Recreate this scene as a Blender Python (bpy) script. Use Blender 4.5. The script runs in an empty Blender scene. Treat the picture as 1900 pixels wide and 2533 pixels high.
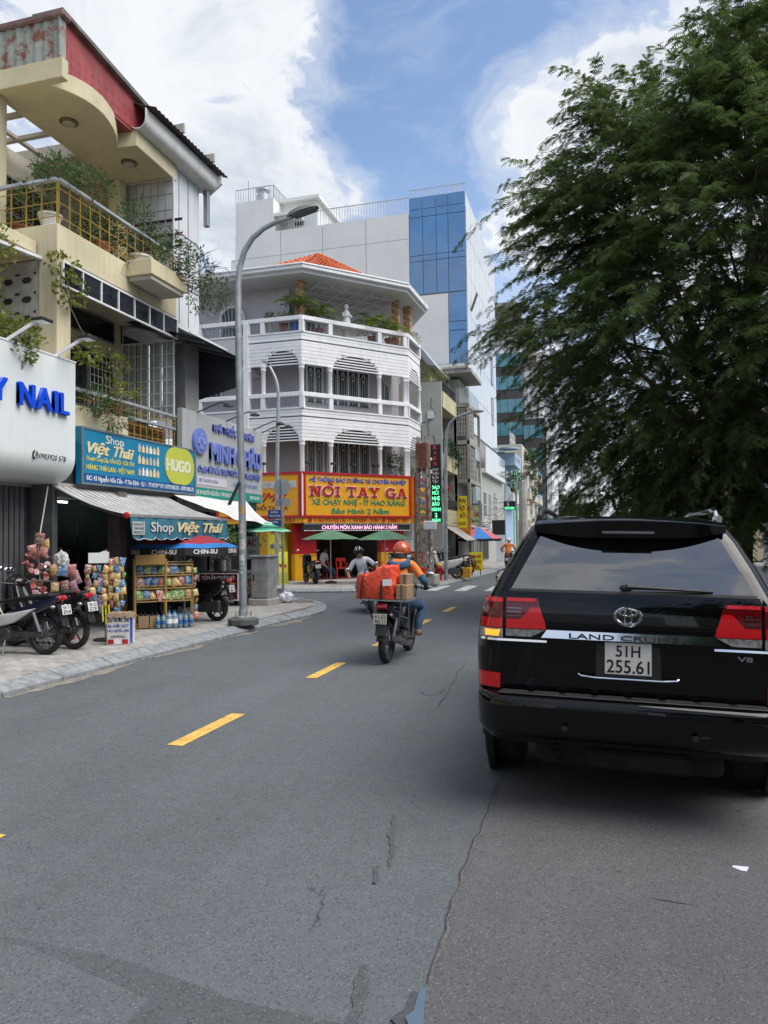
import bpy, bmesh, math, random
import numpy as np
from mathutils import Vector, Matrix

random.seed(7)
SC = bpy.context.scene
COL = SC.collection

# ------------------------------------------------------------------ camera
# phone held 1.74 m above the street, world +Y runs along the street
F_PX, CAM_H, YAW, PITCH, ROLL = 1850.0, 1.74, math.radians(15.87), math.atan((1333 - 1266.5) / 1850.0), math.radians(0.7)
_fw = Vector((-math.sin(YAW), math.cos(YAW), 0)); _rt = Vector((math.cos(YAW), math.sin(YAW), 0)); _up = Vector((0, 0, 1))
CF = _fw * math.cos(PITCH) + _up * math.sin(PITCH)
_u = _up * math.cos(PITCH) - _fw * math.sin(PITCH)
CR = _rt * math.cos(ROLL) - _u * math.sin(ROLL)
CU = _u * math.cos(ROLL) + _rt * math.sin(ROLL)
CC = Vector((0, 0, CAM_H))
cam = bpy.data.cameras.new('camera')
cam.sensor_fit = 'VERTICAL'; cam.sensor_height = 36.0; cam.lens = 36.0 * F_PX / 2533.0
cam.clip_start = 0.05; cam.clip_end = 5000
camo = bpy.data.objects.new('camera', cam); COL.objects.link(camo)
camo.matrix_world = Matrix(((CR.x, CU.x, -CF.x, CC.x), (CR.y, CU.y, -CF.y, CC.y), (CR.z, CU.z, -CF.z, CC.z), (0, 0, 0, 1)))
SC.camera = camo

# ------------------------------------------------------------------ light
SUN_EL, SUN_AZ = math.radians(58), math.radians(96)     # azimuth from +Y towards +X: sun high behind the camera, to the right
SUN_DIR = Vector((math.sin(SUN_AZ) * math.cos(SUN_EL), math.cos(SUN_AZ) * math.cos(SUN_EL), math.sin(SUN_EL)))
sl = bpy.data.lights.new('sun', 'SUN'); sl.energy = 3.2; sl.angle = math.radians(55); sl.color = (1.0, 0.955, 0.9)
so = bpy.data.objects.new('sun', sl); COL.objects.link(so)
so.rotation_euler = (-SUN_DIR).to_track_quat('-Z', 'Y').to_euler(); so.location = (0, 0, 40)
SC.view_settings.view_transform = 'Standard'; SC.view_settings.look = 'None'; SC.view_settings.gamma = 1
SC.view_settings.use_curve_mapping = False
SC.view_settings.exposure = 0.48
SC.cycles.use_denoising = True
SC.cycles.max_bounces = 8; SC.cycles.transparent_max_bounces = 8
SC.cycles.sample_clamp_indirect = 6

def direction(x, y):
    """unit direction of the sky seen at a place in the photograph (1659 px wide)"""
    s = 1900 / 1659
    return (CF + CR * ((x * s - 950) / F_PX) - CU * ((y * s - 1266.5) / F_PX)).normalized()

class NT:
    def __init__(s, tree):
        s.t = tree; s.n = tree.nodes; s.l = tree.links
    def add(s, typ, **kw):
        n = s.n.new(typ)
        for k, v in kw.items():
            if k.startswith('i_'): n.inputs[int(k[2:])].default_value = v
            else: setattr(n, k, v)
        return n
    def link(s, a, b): s.l.new(a, b)
    def val(s, x, sock):
        if isinstance(x, (int, float, tuple)): sock.default_value = x
        else: s.l.new(x, sock)
    def math(s, op, a, b=0.0, clamp=False):
        n = s.add('ShaderNodeMath', operation=op, use_clamp=clamp); s.val(a, n.inputs[0]); s.val(b, n.inputs[1]); return n.outputs[0]
    def vmath(s, op, a, b=(0, 0, 0)):
        n = s.add('ShaderNodeVectorMath', operation=op); s.val(a, n.inputs[0]); s.val(b, n.inputs[1])
        return n.outputs['Value'] if op in ('DOT_PRODUCT', 'LENGTH', 'DISTANCE') else n.outputs[0]
    def mix(s, f, a, b, blend='MIX'):
        n = s.add('ShaderNodeMix', data_type='RGBA', blend_type=blend)
        s.val(f, n.inputs[0]); s.val(a, n.inputs[6]); s.val(b, n.inputs[7]); return n.outputs[2]
    def ramp(s, x, a, b, lo=0.0, hi=1.0, smooth=True):
        n = s.add('ShaderNodeMapRange', interpolation_type='SMOOTHSTEP' if smooth else 'LINEAR')
        s.val(x, n.inputs[0]); n.inputs[1].default_value = a; n.inputs[2].default_value = b; n.inputs[3].default_value = lo; n.inputs[4].default_value = hi
        return n.outputs[0]
    def noise(s, vec, scale, detail=4, rough=0.55, dist=0.0):
        n = s.add('ShaderNodeTexNoise'); s.link(vec, n.inputs['Vector'])
        n.inputs['Scale'].default_value = scale; n.inputs['Detail'].default_value = detail; n.inputs['Roughness'].default_value = rough; n.inputs['Distortion'].default_value = dist
        return n.outputs[0]
    def mapv(s, vec, scale=(1, 1, 1), rot=(0, 0, 0), loc=(0, 0, 0)):
        n = s.add('ShaderNodeMapping'); s.link(vec, n.inputs[0]); n.inputs['Scale'].default_value = scale; n.inputs['Rotation'].default_value = rot; n.inputs['Location'].default_value = loc
        return n.outputs[0]

def make_world():
    w = bpy.data.worlds.new('World'); SC.world = w; w.use_nodes = True
    t = NT(w.node_tree); t.n.clear()
    sky = t.add('ShaderNodeTexSky', sky_type='NISHITA', sun_disc=False)
    sky.sun_elevation = SUN_EL; sky.sun_rotation = SUN_AZ; sky.altitude = 10; sky.air_density = 1.0; sky.dust_density = 1.2; sky.ozone_density = 1.5
    tc = t.add('ShaderNodeTexCoord'); d = tc.outputs['Generated']
    sep = t.add('ShaderNodeSeparateXYZ'); t.link(d, sep.inputs[0]); zz = sep.outputs[2]
    # cloud sheet coordinates: direction flattened on a layer overhead
    den = t.math('ADD', t.math('MAXIMUM', zz, 0.0), 0.42)
    cx = t.math('DIVIDE', sep.outputs[0], den); cy = t.math('DIVIDE', sep.outputs[1], den)
    com = t.add('ShaderNodeCombineXYZ'); t.link(cx, com.inputs[0]); t.link(cy, com.inputs[1]); com.inputs[2].default_value = 3.7
    p = com.outputs[0]
    warp = t.add('ShaderNodeTexNoise'); t.link(p, warp.inputs['Vector']); warp.inputs['Scale'].default_value = 3.0; warp.inputs['Detail'].default_value = 4
    wv = t.vmath('SCALE', t.vmath('SUBTRACT', warp.outputs['Color'], (0.5, 0.5, 0.5))); wv.node.inputs['Scale'].default_value = 0.35
    pw = t.vmath('ADD', p, wv)
    dw = t.vmath('ADD', d, t.vmath('SCALE', t.vmath('SUBTRACT', warp.outputs['Color'], (0.5, 0.5, 0.5)))); dw.node.inputs[1].links[0].from_node.inputs['Scale'].default_value = 0.28
    big = t.noise(pw, 1.7, 3, 0.5); mid = t.noise(pw, 4.2, 14, 0.60); fine = t.noise(pw, 15.0, 10, 0.66)
    def cen(x, g): return t.math('MULTIPLY', t.math('SUBTRACT', x, 0.5), g)
    dens = t.math('ADD', t.math('ADD', cen(big, 1.6), 0.5), t.math('ADD', cen(mid, 3.6), cen(fine, 1.1)))
    # the banks of cumulus that stand over the street
    bumps = None
    for (x, y, rad, amp) in [(450, 130, 15, .36), (640, 215, 7, .34), (290, 330, 10, .28), (60, 60, 13, .2), (440, 330, 9, .2), (300, -300, 20, .15), (590, 20, 6, .12), (520, 300, 8, .15),
                             (1330, 150, 11, .45), (1180, 270, 5, .34), (1480, 20, 12, .34), (1110, 340, 5, .36), (1480, 330, 12, .3), (1650, 500, 14, .2), (1230, 60, 5, .12),
                             (985, 235, 2.8, .42), (965, 82, 2.0, .26), (610, 420, 5, .36), (540, 470, 5, .2), (420, 240, 5, .15),
                             (905, 130, 9, -.34), (840, 340, 6, -.30), (1020, 150, 6, -.28), (950, 350, 6, -.25), (740, 50, 5, -.2), (1080, 30, 6, -.26), (900, -100, 14, -.15), (760, 430, 5, -.20)]:
        c = direction(x, y)
        dt = t.vmath('DOT_PRODUCT', t.vmath('NORMALIZE', dw), tuple(c))
        b = t.ramp(dt, math.cos(math.radians(rad * 1.25)), 1.0, 0.0, amp)
        bumps = b if bumps is None else t.math('ADD', bumps, b)
    dens = t.math('ADD', dens, t.math('MULTIPLY', bumps, 0.62))
    mask = t.ramp(dens, 0.42, 0.95)
    veil = t.math('ADD', t.ramp(dens, -0.1, 0.70, 0.0, 0.40), t.ramp(t.noise(t.mapv(pw, (1, 2.6, 1), rot=(0, 0, .6)), 5.0, 8, .6), .45, .75, 0.0, .25))
    # low on the horizon the air whitens
    low = t.ramp(zz, 0.02, 0.50, 0.78, 0.0)
    mask2 = t.math('MAXIMUM', t.math('MAXIMUM', mask, veil), low)
    # cloud tone: bright crowns, greyer thick middles
    tone = t.ramp(t.noise(pw, 3.0, 8, 0.62), 0.36, 0.62)
    thick = t.ramp(dens, 0.8, 1.5)
    ccol = t.mix(t.math('MULTIPLY', t.math('SUBTRACT', 1.0, tone), t.math('ADD', 0.22, t.math('MULTIPLY', thick, 0.78))), (6.35, 6.55, 6.8, 1), (4.0, 4.5, 5.2, 1))
    skyc = t.mix(1.0, sky.outputs[0], (1.42, 1.45, 1.46, 1), 'MULTIPLY')
    col = t.mix(mask2, skyc, ccol)
    bg = t.add('ShaderNodeBackground'); t.link(col, bg.inputs[0]); bg.inputs[1].default_value = 0.105
    out = t.add('ShaderNodeOutputWorld'); t.link(bg.outputs[0], out.inputs[0])
make_world()

# ------------------------------------------------------------------ layout helpers: places read off the photograph at a known plane
S_ = 1900 / 1659
def ray(x, y): return CF + CR * ((x * S_ - 950) / F_PX) - CU * ((y * S_ - 1266.5) / F_PX)
def on_z(x, y, z=0.0):
    r = ray(x, y); return CC + r * ((z - CC.z) / r.z)
def on_x(x, y, X):
    r = ray(x, y); return CC + r * (X / r.x)
def on_y(x, y, Y):
    r = ray(x, y); return CC + r * (Y / r.y)
def on_d(x, y, d): return CC + ray(x, y) * d
def gz(x): return -0.0262 * max(0.0, x + 2.4)

# ------------------------------------------------------------------ materials
MATS = {}
def mat(name, col, rough=0.6, metal=0.0, var=0.18, scale=2.5, bump=0.0, bscale=40, streak=0.0, dirt=None, spec=0.5, coat=0.0, emit=None, estr=1.0, trans=0.0, dirtcol=None, ior=1.45, sheen=0):
    if name in MATS: return MATS[name]
    m = bpy.data.materials.new(name); m.use_nodes = True
    t = NT(m.node_tree); b = t.n['Principled BSDF']
    c4 = (col[0], col[1], col[2], 1)
    b.inputs['Roughness'].default_value = rough; b.inputs['Metallic'].default_value = metal
    b.inputs['Specular IOR Level'].default_value = spec; b.inputs['IOR'].default_value = ior
    if coat: b.inputs['Coat Weight'].default_value = coat; b.inputs['Coat Roughness'].default_value = 0.03
    if trans: b.inputs['Transmission Weight'].default_value = trans
    cur = None
    tc = t.add('ShaderNodeTexCoord'); ob = tc.outputs['Object']
    if var or streak or dirt:
        n = t.noise(ob, scale, 6, 0.6)
        dark = tuple(x * (1 - var) for x in col) + (1,); lite = tuple(min(1, x * (1 + var * 0.7)) for x in col) + (1,)
        cur = t.mix(t.ramp(n, 0.3, 0.7), dark, lite)
        rn = t.ramp(t.noise(ob, scale * 3.1, 4), 0.3, 0.7, max(0.02, rough - 0.08), min(1, rough + 0.1)); t.link(rn, b.inputs['Roughness'])
    if streak:
        s1 = t.noise(t.mapv(ob, (5, 5, 0.35)), 1.6, 6, 0.65); s2 = t.noise(ob, 0.6, 3)
        f = t.math('MULTIPLY', t.ramp(s1, 0.5, 0.75), t.ramp(s2, 0.35, 0.65))
        dc = dirtcol or (0.10, 0.095, 0.08)
        cur = t.mix(t.math('MULTIPLY', f, streak), cur, dc + (1,))
    if dirt:
        f = t.ramp(t.noise(ob, dirt[0], 8, 0.7), dirt[1], dirt[1] + 0.12)
        cur = t.mix(t.math('MULTIPLY', f, dirt[3] if len(dirt) > 3 else 1.0), cur, tuple(dirt[2]) + (1,))
    if cur is None: b.inputs['Base Color'].default_value = c4
    else: t.link(cur, b.inputs['Base Color'])
    if bump:
        bn = t.add('ShaderNodeBump'); bn.inputs['Strength'].default_value = bump; bn.inputs['Distance'].default_value = 0.01
        t.link(t.noise(ob, bscale, 5, 0.6), bn.inputs['Height']); t.link(bn.outputs[0], b.inputs['Normal'])
    if emit:
        b.inputs['Emission Color'].default_value = tuple(emit) + (1,); b.inputs['Emission Strength'].default_value = estr
    MATS[name] = m; return m

# ------------------------------------------------------------------ mesh builder
class B:
    def __init__(s, M=None): s.v = []; s.f = []; s.M = M
    def add(s, vs, fs):
        o = len(s.v)
        if s.M is not None: vs = [s.M @ Vector(p) for p in vs]
        s.v.extend([tuple(p) for p in vs]); s.f.extend([tuple(i + o for i in q) for q in fs]); return s
    def box(s, x0, x1, y0, y1, z0, z1):
        if x0 > x1: x0, x1 = x1, x0
        if y0 > y1: y0, y1 = y1, y0
        if z0 > z1: z0, z1 = z1, z0
        return s.add([(x0, y0, z0), (x1, y0, z0), (x1, y1, z0), (x0, y1, z0), (x0, y0, z1), (x1, y0, z1), (x1, y1, z1), (x0, y1, z1)],
                     [(0, 3, 2, 1), (4, 5, 6, 7), (0, 1, 5, 4), (1, 2, 6, 5), (2, 3, 7, 6), (3, 0, 4, 7)])
    def bar(s, p, q, w, h=None, up=(0, 0, 1)):
        """rectangular bar from p to q, w across, h along up"""
        h = h or w; p = Vector(p); q = Vector(q); a = (q - p)
        if a.length < 1e-6: return s
        a.normalize(); u = Vector(up); r = a.cross(u)
        if r.length < 1e-3: r = a.cross(Vector((1, 0, 0)))
        r.normalize(); u = r.cross(a); r = r * w / 2; u = u * h / 2
        vs = [p - r - u, p + r - u, p + r + u, p - r + u, q - r - u, q + r - u, q + r + u, q - r + u]
        return s.add(vs, [(0, 1, 2, 3), (7, 6, 5, 4), (0, 4, 5, 1), (1, 5, 6, 2), (2, 6, 7, 3), (3, 7, 4, 0)])
    def tube(s, pts, r, n=8, caps=True):
        pts = [Vector(p) for p in pts]; rs = r if isinstance(r, (list, tuple)) else [r] * len(pts)
        t0 = (pts[1] - pts[0]).normalized(); ref = Vector((0, 0, 1)) if abs(t0.z) < 0.9 else Vector((1, 0, 0))
        nrm = t0.cross(ref).normalized(); vs = []; fs = []
        for i, p in enumerate(pts):
            if i == 0: t = pts[1] - pts[0]
            elif i == len(pts) - 1: t = pts[-1] - pts[-2]
            else: t = (pts[i + 1] - pts[i]).normalized() + (pts[i] - pts[i - 1]).normalized()
            t.normalize(); nrm = (nrm - t * nrm.dot(t))
            if nrm.length < 1e-6: nrm = t.orthogonal()
            nrm.normalize(); bn = t.cross(nrm)
            for k in range(n):
                a = 2 * math.pi * k / n; vs.append(p + (nrm * math.cos(a) + bn * math.sin(a)) * rs[i])
        for i in range(len(pts) - 1):
            for k in range(n):
                a = i * n + k; b = i * n + (k + 1) % n; fs.append((a, b, b + n, a + n))
        if caps: fs.append(tuple(reversed(range(n)))); fs.append(tuple(range((len(pts) - 1) * n, len(pts) * n)))
        return s.add(vs, fs)
    def cyl(s, p, q, r0, r1=None, n=12): return s.tube([p, q], [r0, r0 if r1 is None else r1], n)
    def lathe(s, prof, n=16, c=(0, 0, 0), ax=(0, 0, 1), caps=True):
        ax = Vector(ax).normalized(); e1 = ax.orthogonal().normalized(); e2 = ax.cross(e1); c = Vector(c); vs = []; fs = []
        for (r, z) in prof:
            for k in range(n):
                a = 2 * math.pi * k / n; vs.append(c + ax * z + (e1 * math.cos(a) + e2 * math.sin(a)) * r)
        for i in range(len(prof) - 1):
            for k in range(n):
                a = i * n + k; b = i * n + (k + 1) % n; fs.append((a, b, b + n, a + n))
        if caps: fs.append(tuple(reversed(range(n)))); fs.append(tuple(range((len(prof) - 1) * n, len(prof) * n)))
        return s.add(vs, fs)
    def prism(s, poly, o, ex, ey, ez):
        """polygon of (a,b) in the plane o + a*ex + b*ey, pushed along the vector ez"""
        o = Vector(o); ex = Vector(ex); ey = Vector(ey); ez = Vector(ez); n = len(poly)
        vs = [o + ex * a + ey * b for a, b in poly] + [o + ex * a + ey * b + ez for a, b in poly]
        fs = [tuple(reversed(range(n))), tuple(range(n, 2 * n))] + [(i, (i + 1) % n, (i + 1) % n + n, i + n) for i in range(n)]
        return s.add(vs, fs)
    def quad(s, a, b, c, d): return s.add([a, b, c, d], [(0, 1, 2, 3)])
    def ell(s, c, r, nu=12, nv=8):
        c = Vector(c); r = (r, r, r) if isinstance(r, (int, float)) else r; vs = [c + Vector((0, 0, -r[2]))]; fs = []
        for j in range(1, nv):
            t = math.pi * j / nv
            for i in range(nu):
                a = 2 * math.pi * i / nu; vs.append(c + Vector((r[0] * math.sin(t) * math.cos(a), r[1] * math.sin(t) * math.sin(a), -r[2] * math.cos(t))))
        vs.append(c + Vector((0, 0, r[2]))); L = len(vs) - 1
        for i in range(nu):
            fs.append((0, 1 + (i + 1) % nu, 1 + i)); fs.append((L, L - nu + i, L - nu + (i + 1) % nu))
        for j in range(nv - 2):
            for i in range(nu):
                a = 1 + j * nu + i; b = 1 + j * nu + (i + 1) % nu; fs.append((a, b, b + nu, a + nu))
        return s.add(vs, fs)
    def mesh(s, name, m, smooth=False, bev=0.0, seg=1, sharp=35, fix=True):
        me = bpy.data.meshes.new(name); me.from_pydata(s.v, [], s.f); me.update()
        if fix or bev:
            bm = bmesh.new(); bm.from_mesh(me)
            if bev:
                bmesh.ops.remove_doubles(bm, verts=bm.verts, dist=1e-5)
                es = [e for e in bm.edges if len(e.link_faces) == 2 and e.calc_face_angle(0) > math.radians(30)]
                bmesh.ops.bevel(bm, geom=es, offset=bev, segments=seg, affect='EDGES', profile=0.6)
            bmesh.ops.recalc_face_normals(bm, faces=bm.faces)
            bm.to_mesh(me); bm.free()
        if smooth:
            me.polygons.foreach_set('use_smooth', [True] * len(me.polygons)); me.set_sharp_from_angle(angle=math.radians(sharp))
        if m is not None: me.materials.append(m)
        return me
    def build(s, name, m, parent=None, **kw):
        return link(name, s.mesh(name, m, **kw), parent)

def link(name, me, parent=None):
    o = bpy.data.objects.new(name, me); COL.objects.link(o)
    if parent is not None:
        o.parent = parent
        if parent.type == 'EMPTY' and not parent.get('_local'):
            o.matrix_parent_inverse = Matrix.Translation(-Vector(parent.location))
    return o
def tag(o, label, cat, group=None):
    o['label'] = label; o['category'] = cat
    if group: o['group'] = group
    return o
def thing(name, label, cat, loc=(0, 0, 0), group=None, local=False, rotz=0.0):
    o = bpy.data.objects.new(name, None); COL.objects.link(o); o.location = loc; o.rotation_euler = (0, 0, rotz); o.empty_display_size = 0.1
    if local: o['_local'] = True
    return tag(o, label, cat, group)
def structure(o): o['kind'] = 'structure'; return o
def copy_tree(root, loc, rotz=0.0, label=None):
    r = root.copy(); COL.objects.link(r); r.location = loc; r.rotation_euler = (0, 0, rotz)
    if label: r['label'] = label
    for ch in root.children:
        c = ch.copy(); COL.objects.link(c); c.parent = r
        for g in ch.children:
            d = g.copy(); COL.objects.link(d); d.parent = c
    return r

_tcache = {}
def text(parent, s, o, right, up, w=None, h=None, m=None, ext=0.006, bold=0.0, shear=0.0, name='lettering', align='L', res=3, space=1.0):
    """raised lettering: lower-left corner at o, cap height h, squeezed to width w"""
    s = s.replace('Đ', 'Ð'); key = (s, bold, shear, res, space)
    if key not in _tcache:
        c = bpy.data.curves.new('t', 'FONT'); c.body = s; c.resolution_u = res; c.shear = shear; c.space_character = space
        c.extrude = 0.5; ob = bpy.data.objects.new('t', c)
        me = bpy.data.meshes.new_from_object(ob); bpy.data.objects.remove(ob); bpy.data.curves.remove(c)
        n = len(me.vertices); a = np.empty(n * 3, np.float32); me.vertices.foreach_get('co', a); a = a.reshape(n, 3)
        if bold:      # heavier strokes: four copies a hair apart
            bm = bmesh.new()
            for i, (dx, dy) in enumerate(((-1, -.6), (1, -.6), (-1, .6), (1, .6))):
                k = len(bm.verts); bm.from_mesh(me); bm.verts.ensure_lookup_table()
                for v in bm.verts[k:]: v.co = (v.co.x + dx * bold, v.co.y + dy * bold, v.co.z if v.co.z < 0 else v.co.z - .02 * i)
            bm.to_mesh(me); bm.free(); n = len(me.vertices); a = np.empty(n * 3, np.float32); me.vertices.foreach_get('co', a); a = a.reshape(n, 3)
        _tcache[key] = (me, a)
    me0, a = _tcache[key]
    x0, x1 = a[:, 0].min(), a[:, 0].max()
    h = h or 0.2; sy = h / 0.70; sx = (w / (x1 - x0)) if w else sy
    right = np.array(Vector(right).normalized()); up = np.array(Vector(up).normalized()); nr = np.cross(right, up)
    dx = 0.0 if align == 'L' else (-(x1 - x0) * sx / 2 if align == 'C' else -(x1 - x0) * sx)
    co = np.array(o)[None, :] + ((a[:, 0] - x0) * sx + dx)[:, None] * right + (a[:, 1] * sy)[:, None] * up + ((a[:, 2] + 0.5) * ext)[:, None] * nr
    me = me0.copy(); me.name = name; me.vertices.foreach_set('co', co.astype(np.float32).ravel()); me.update()
    me.materials.clear(); me.materials.append(m)
    return link(name, me, parent)

def bez(p0, p1, p2, p3, n=12):
    p0, p1, p2, p3 = map(Vector, (p0, p1, p2, p3)); out = []
    for i in range(n + 1):
        t = i / n; out.append(p0 * (1 - t) ** 3 + p1 * 3 * t * (1 - t) ** 2 + p2 * 3 * t * t * (1 - t) + p3 * t ** 3)
    return out
V = Vector
EX, EY, EZ = V((1, 0, 0)), V((0, 1, 0)), V((0, 0, 1))
# ================================================================== ground, road, pavements
def asphalt(name, col, seed, rough=0.85):
    m = bpy.data.materials.new(name); m.use_nodes = True; t = NT(m.node_tree); b = t.n['Principled BSDF']
    ob = t.mapv(t.add('ShaderNodeTexCoord').outputs['Object'], loc=(seed, seed * 0.7, 0))
    n1 = t.noise(ob, 0.35, 4, 0.6); n2 = t.noise(t.mapv(ob, (1.0, 0.25, 1)), 1.1, 6, 0.65); n3 = t.noise(ob, 9, 6, 0.7)
    tone = t.math('ADD', t.math('MULTIPLY', t.ramp(n1, .3, .7), .34), t.math('ADD', t.math('MULTIPLY', t.ramp(n2, .3, .7), .36), t.math('MULTIPLY', t.ramp(n3, .3, .7), .30)))
    c = t.mix(tone, tuple(x * .72 for x in col) + (1,), tuple(x * 1.28 for x in col) + (1,))
    # aggregate: pale and dark stones
    v = t.add('ShaderNodeTexVoronoi'); t.link(ob, v.inputs['Vector']); v.inputs['Scale'].default_value = 105
    sp = t.add('ShaderNodeSeparateColor'); t.link(v.outputs['Color'], sp.inputs[0])
    pale = t.math('MULTIPLY', t.ramp(sp.outputs[0], .84, .96), t.ramp(v.outputs['Distance'], .55, .25))
    c = t.mix(t.math('MULTIPLY', pale, .6), c, (.245, .25, .255, 1))
    dk = t.math('MULTIPLY', t.ramp(sp.outputs[1], .78, .92), .7); c = t.mix(dk, c, tuple(x * .5 for x in col) + (1,))
    v2 = t.add('ShaderNodeTexVoronoi'); t.link(ob, v2.inputs['Vector']); v2.inputs['Scale'].default_value = 190
    s2 = t.add('ShaderNodeSeparateColor'); t.link(v2.outputs['Color'], s2.inputs[0])
    c = t.mix(t.math('MULTIPLY', t.ramp(s2.outputs[0], .3, 1), .30), c, tuple(x * 1.75 for x in col) + (1,))
    # oil spots and gum
    v3 = t.add('ShaderNodeTexVoronoi'); t.link(t.mapv(ob, (1, .8, 1)), v3.inputs['Vector']); v3.inputs['Scale'].default_value = 3.6; v3.inputs['Randomness'].default_value = 1
    s3 = t.add('ShaderNodeSeparateColor'); t.link(v3.outputs['Color'], s3.inputs[0])
    spot = t.math('MULTIPLY', t.ramp(t.math('ADD', v3.outputs['Distance'], t.math('MULTIPLY', t.noise(ob, 25, 3), .14)), .15, .10), t.ramp(s3.outputs[0], .40, .6))
    c = t.mix(t.math('MULTIPLY', spot, .55), c, (.025, .025, .027, 1))
    t.link(c, b.inputs['Base Color'])
    t.link(t.ramp(n3, .3, .7, rough - .12, rough + .08), b.inputs['Roughness']); b.inputs['Specular IOR Level'].default_value = .35
    bn = t.add('ShaderNodeBump'); bn.inputs['Strength'].default_value = .55; bn.inputs['Distance'].default_value = .006
    hgt = t.math('ADD', t.math('MULTIPLY', v.outputs['Distance'], .8), t.noise(ob, 60, 4, .7)); t.link(hgt, bn.inputs['Height']); t.link(bn.outputs[0], b.inputs['Normal'])
    return m
M_ROAD = asphalt('asphalt', (.090, .100, .109), 0)
M_ROAD2 = asphalt('asphalt_older', (.082, .083, .087), 11)
M_ROAD3 = asphalt('asphalt_relaid', (.068, .073, .080), 23)
M_PAVE = mat('paver', (.30, .285, .265), .8, var=.25, scale=7, bump=.5, bscale=60, dirt=(2.2, .55, (.15, .14, .125), .7))
M_PAVE2 = mat('paver_pale', (.345, .335, .315), .8, var=.25, scale=6, bump=.5, bscale=60, dirt=(1.7, .56, (.17, .16, .145), .6))
M_GROUT = mat('grout', (.13, .12, .11), .9, var=.4, scale=12)
M_KERB = mat('granite', (.22, .235, .245), .65, var=.28, scale=9, bump=.25, bscale=90, dirt=(3, .56, (.12, .12, .115), .7))
M_CONC = mat('concrete', (.32, .31, .29), .85, var=.25, scale=3, bump=.4, bscale=30, streak=.5)

b = B(); b.quad((-1500, -1500, -.25), (1500, -1500, -.25), (1500, 1500, -.25), (-1500, 1500, -.25))
structure(b.build('ground', mat('bare_ground', (.16, .15, .135), .95, scale=.2), fix=False))
xs = [-60, -30, -20, -15, -12, -10, -8, -7, -6, -5, -4, -3.2, -2.4, -1.5, -.6, .3, 1.2, 2.1, 3.0]
ys = [-25 + i * 2.5 for i in range(42)] + [90, 120, 160, 220, 320]
b = B(); b.add([(x, y, gz(x)) for y in ys for x in xs], [(j * len(xs) + i, j * len(xs) + i + 1, (j + 1) * len(xs) + i + 1, (j + 1) * len(xs) + i) for j in range(len(ys) - 1) for i in range(len(xs) - 1)])
road = structure(b.build('road', M_ROAD, fix=False))

def sheet(name, pts, m, dz, parent=road, sub=0):
    """thin layer laid on the road surface"""
    bm = bmesh.new(); vs = [bm.verts.new((p[0], p[1], 0)) for p in pts]; bm.faces.new(vs)
    bmesh.ops.triangulate(bm, faces=bm.faces)
    if sub: bmesh.ops.subdivide_edges(bm, edges=bm.edges, cuts=sub, use_grid_fill=True)
    for v in bm.verts: v.co.z = gz(v.co.x) + dz
    bmesh.ops.recalc_face_normals(bm, faces=bm.faces)
    me = bpy.data.meshes.new(name); bm.to_mesh(me); bm.free()
    if me.polygons[0].normal.z < 0: me.flip_normals()
    me.materials.append(m); return link(name, me, parent)

rnd = random.Random(3)
crack = [on_z(x, y, gz(-.9)) for x, y in [(1092, 1640), (1075, 1689), (1040, 1789), (1000, 1869), (960, 2009), (930, 2079), (918, 2139), (900, 2215)]]
crack = [(p.x, p.y) for p in crack]; crack = [(crack[0][0] - .15, 30.0), (crack[0][0] + .02, 7.5)] + crack + [(crack[-1][0] - .05, 1.0), (crack[-1][0], -8.0)]
def jag(pts, step, amp):
    out = []
    for a, c in zip(pts[:-1], pts[1:]):
        L = math.hypot(c[0] - a[0], c[1] - a[1]); n = max(1, int(L / step))
        for i in range(n):
            t = i / n; out.append((a[0] + (c[0] - a[0]) * t + rnd.uniform(-amp, amp), a[1] + (c[1] - a[1]) * t))
    return out + [pts[-1]]
cj = jag(crack, .09, .014)
# strips keep the layer on the cambered surface
b = B(); xr = [.3, 1.2, 2.1, 3.0]
vs = []
for (x, y) in cj:
    row = [x] + [max(x + .05 * (i + 1), q) for i, q in enumerate(xr)]
    vs += [(q, y, gz(q) + .004) for q in row]
b.add(vs, [(i * 5 + k, i * 5 + k + 1, i * 5 + 6 + k, i * 5 + 5 + k) for i in range(len(cj) - 1) for k in range(4)])
o = b.build('asphalt_patch', M_ROAD2, road, fix=False)
if o.data.polygons[0].normal.z < 0: o.data.flip_normals()
patch = [on_z(x, y, 0) for x, y in [(-60, 2014), (0, 2024), (120, 2042), (250, 2064), (380, 2104), (500, 2144), (640, 2172), (745, 2192), (760, 2300)]]
pj = jag([(p.x, p.y) for p in patch], .05, .008)
sheet('asphalt_patch', pj + [(pj[-1][0], -8), (-7.0, -8), (-7.0, pj[0][1])], M_ROAD3, .004)
M_CRACK = mat('crack', (.035, .033, .032), .95, var=.3, scale=30)
M_CRUMB = mat('crumbled_edge', (.115, .112, .108), .95, var=.45, scale=60, bump=.6, bscale=120)
vis = [p for p in cj if 1.5 < p[1] < 9]
for nm, m, wd, dz in (('crumbled_edge', M_CRUMB, .012, .008), ('crack', M_CRACK, .0035, .012)):
    b = B(); ws = [wd * rnd.uniform(.15, 1.2) for _ in vis]
    b.add([(x + s * w + (.010 if nm != 'crack' else 0), y, gz(x) + dz) for (x, y), w in zip(vis, ws) for s in (-1, 1)], [(2 * i, 2 * i + 1, 2 * i + 3, 2 * i + 2) for i in range(len(vis) - 1)])
    o = b.build(nm, m, road, fix=False)
    if o.data.polygons[0].normal.z < 0: o.data.flip_normals()
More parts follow.
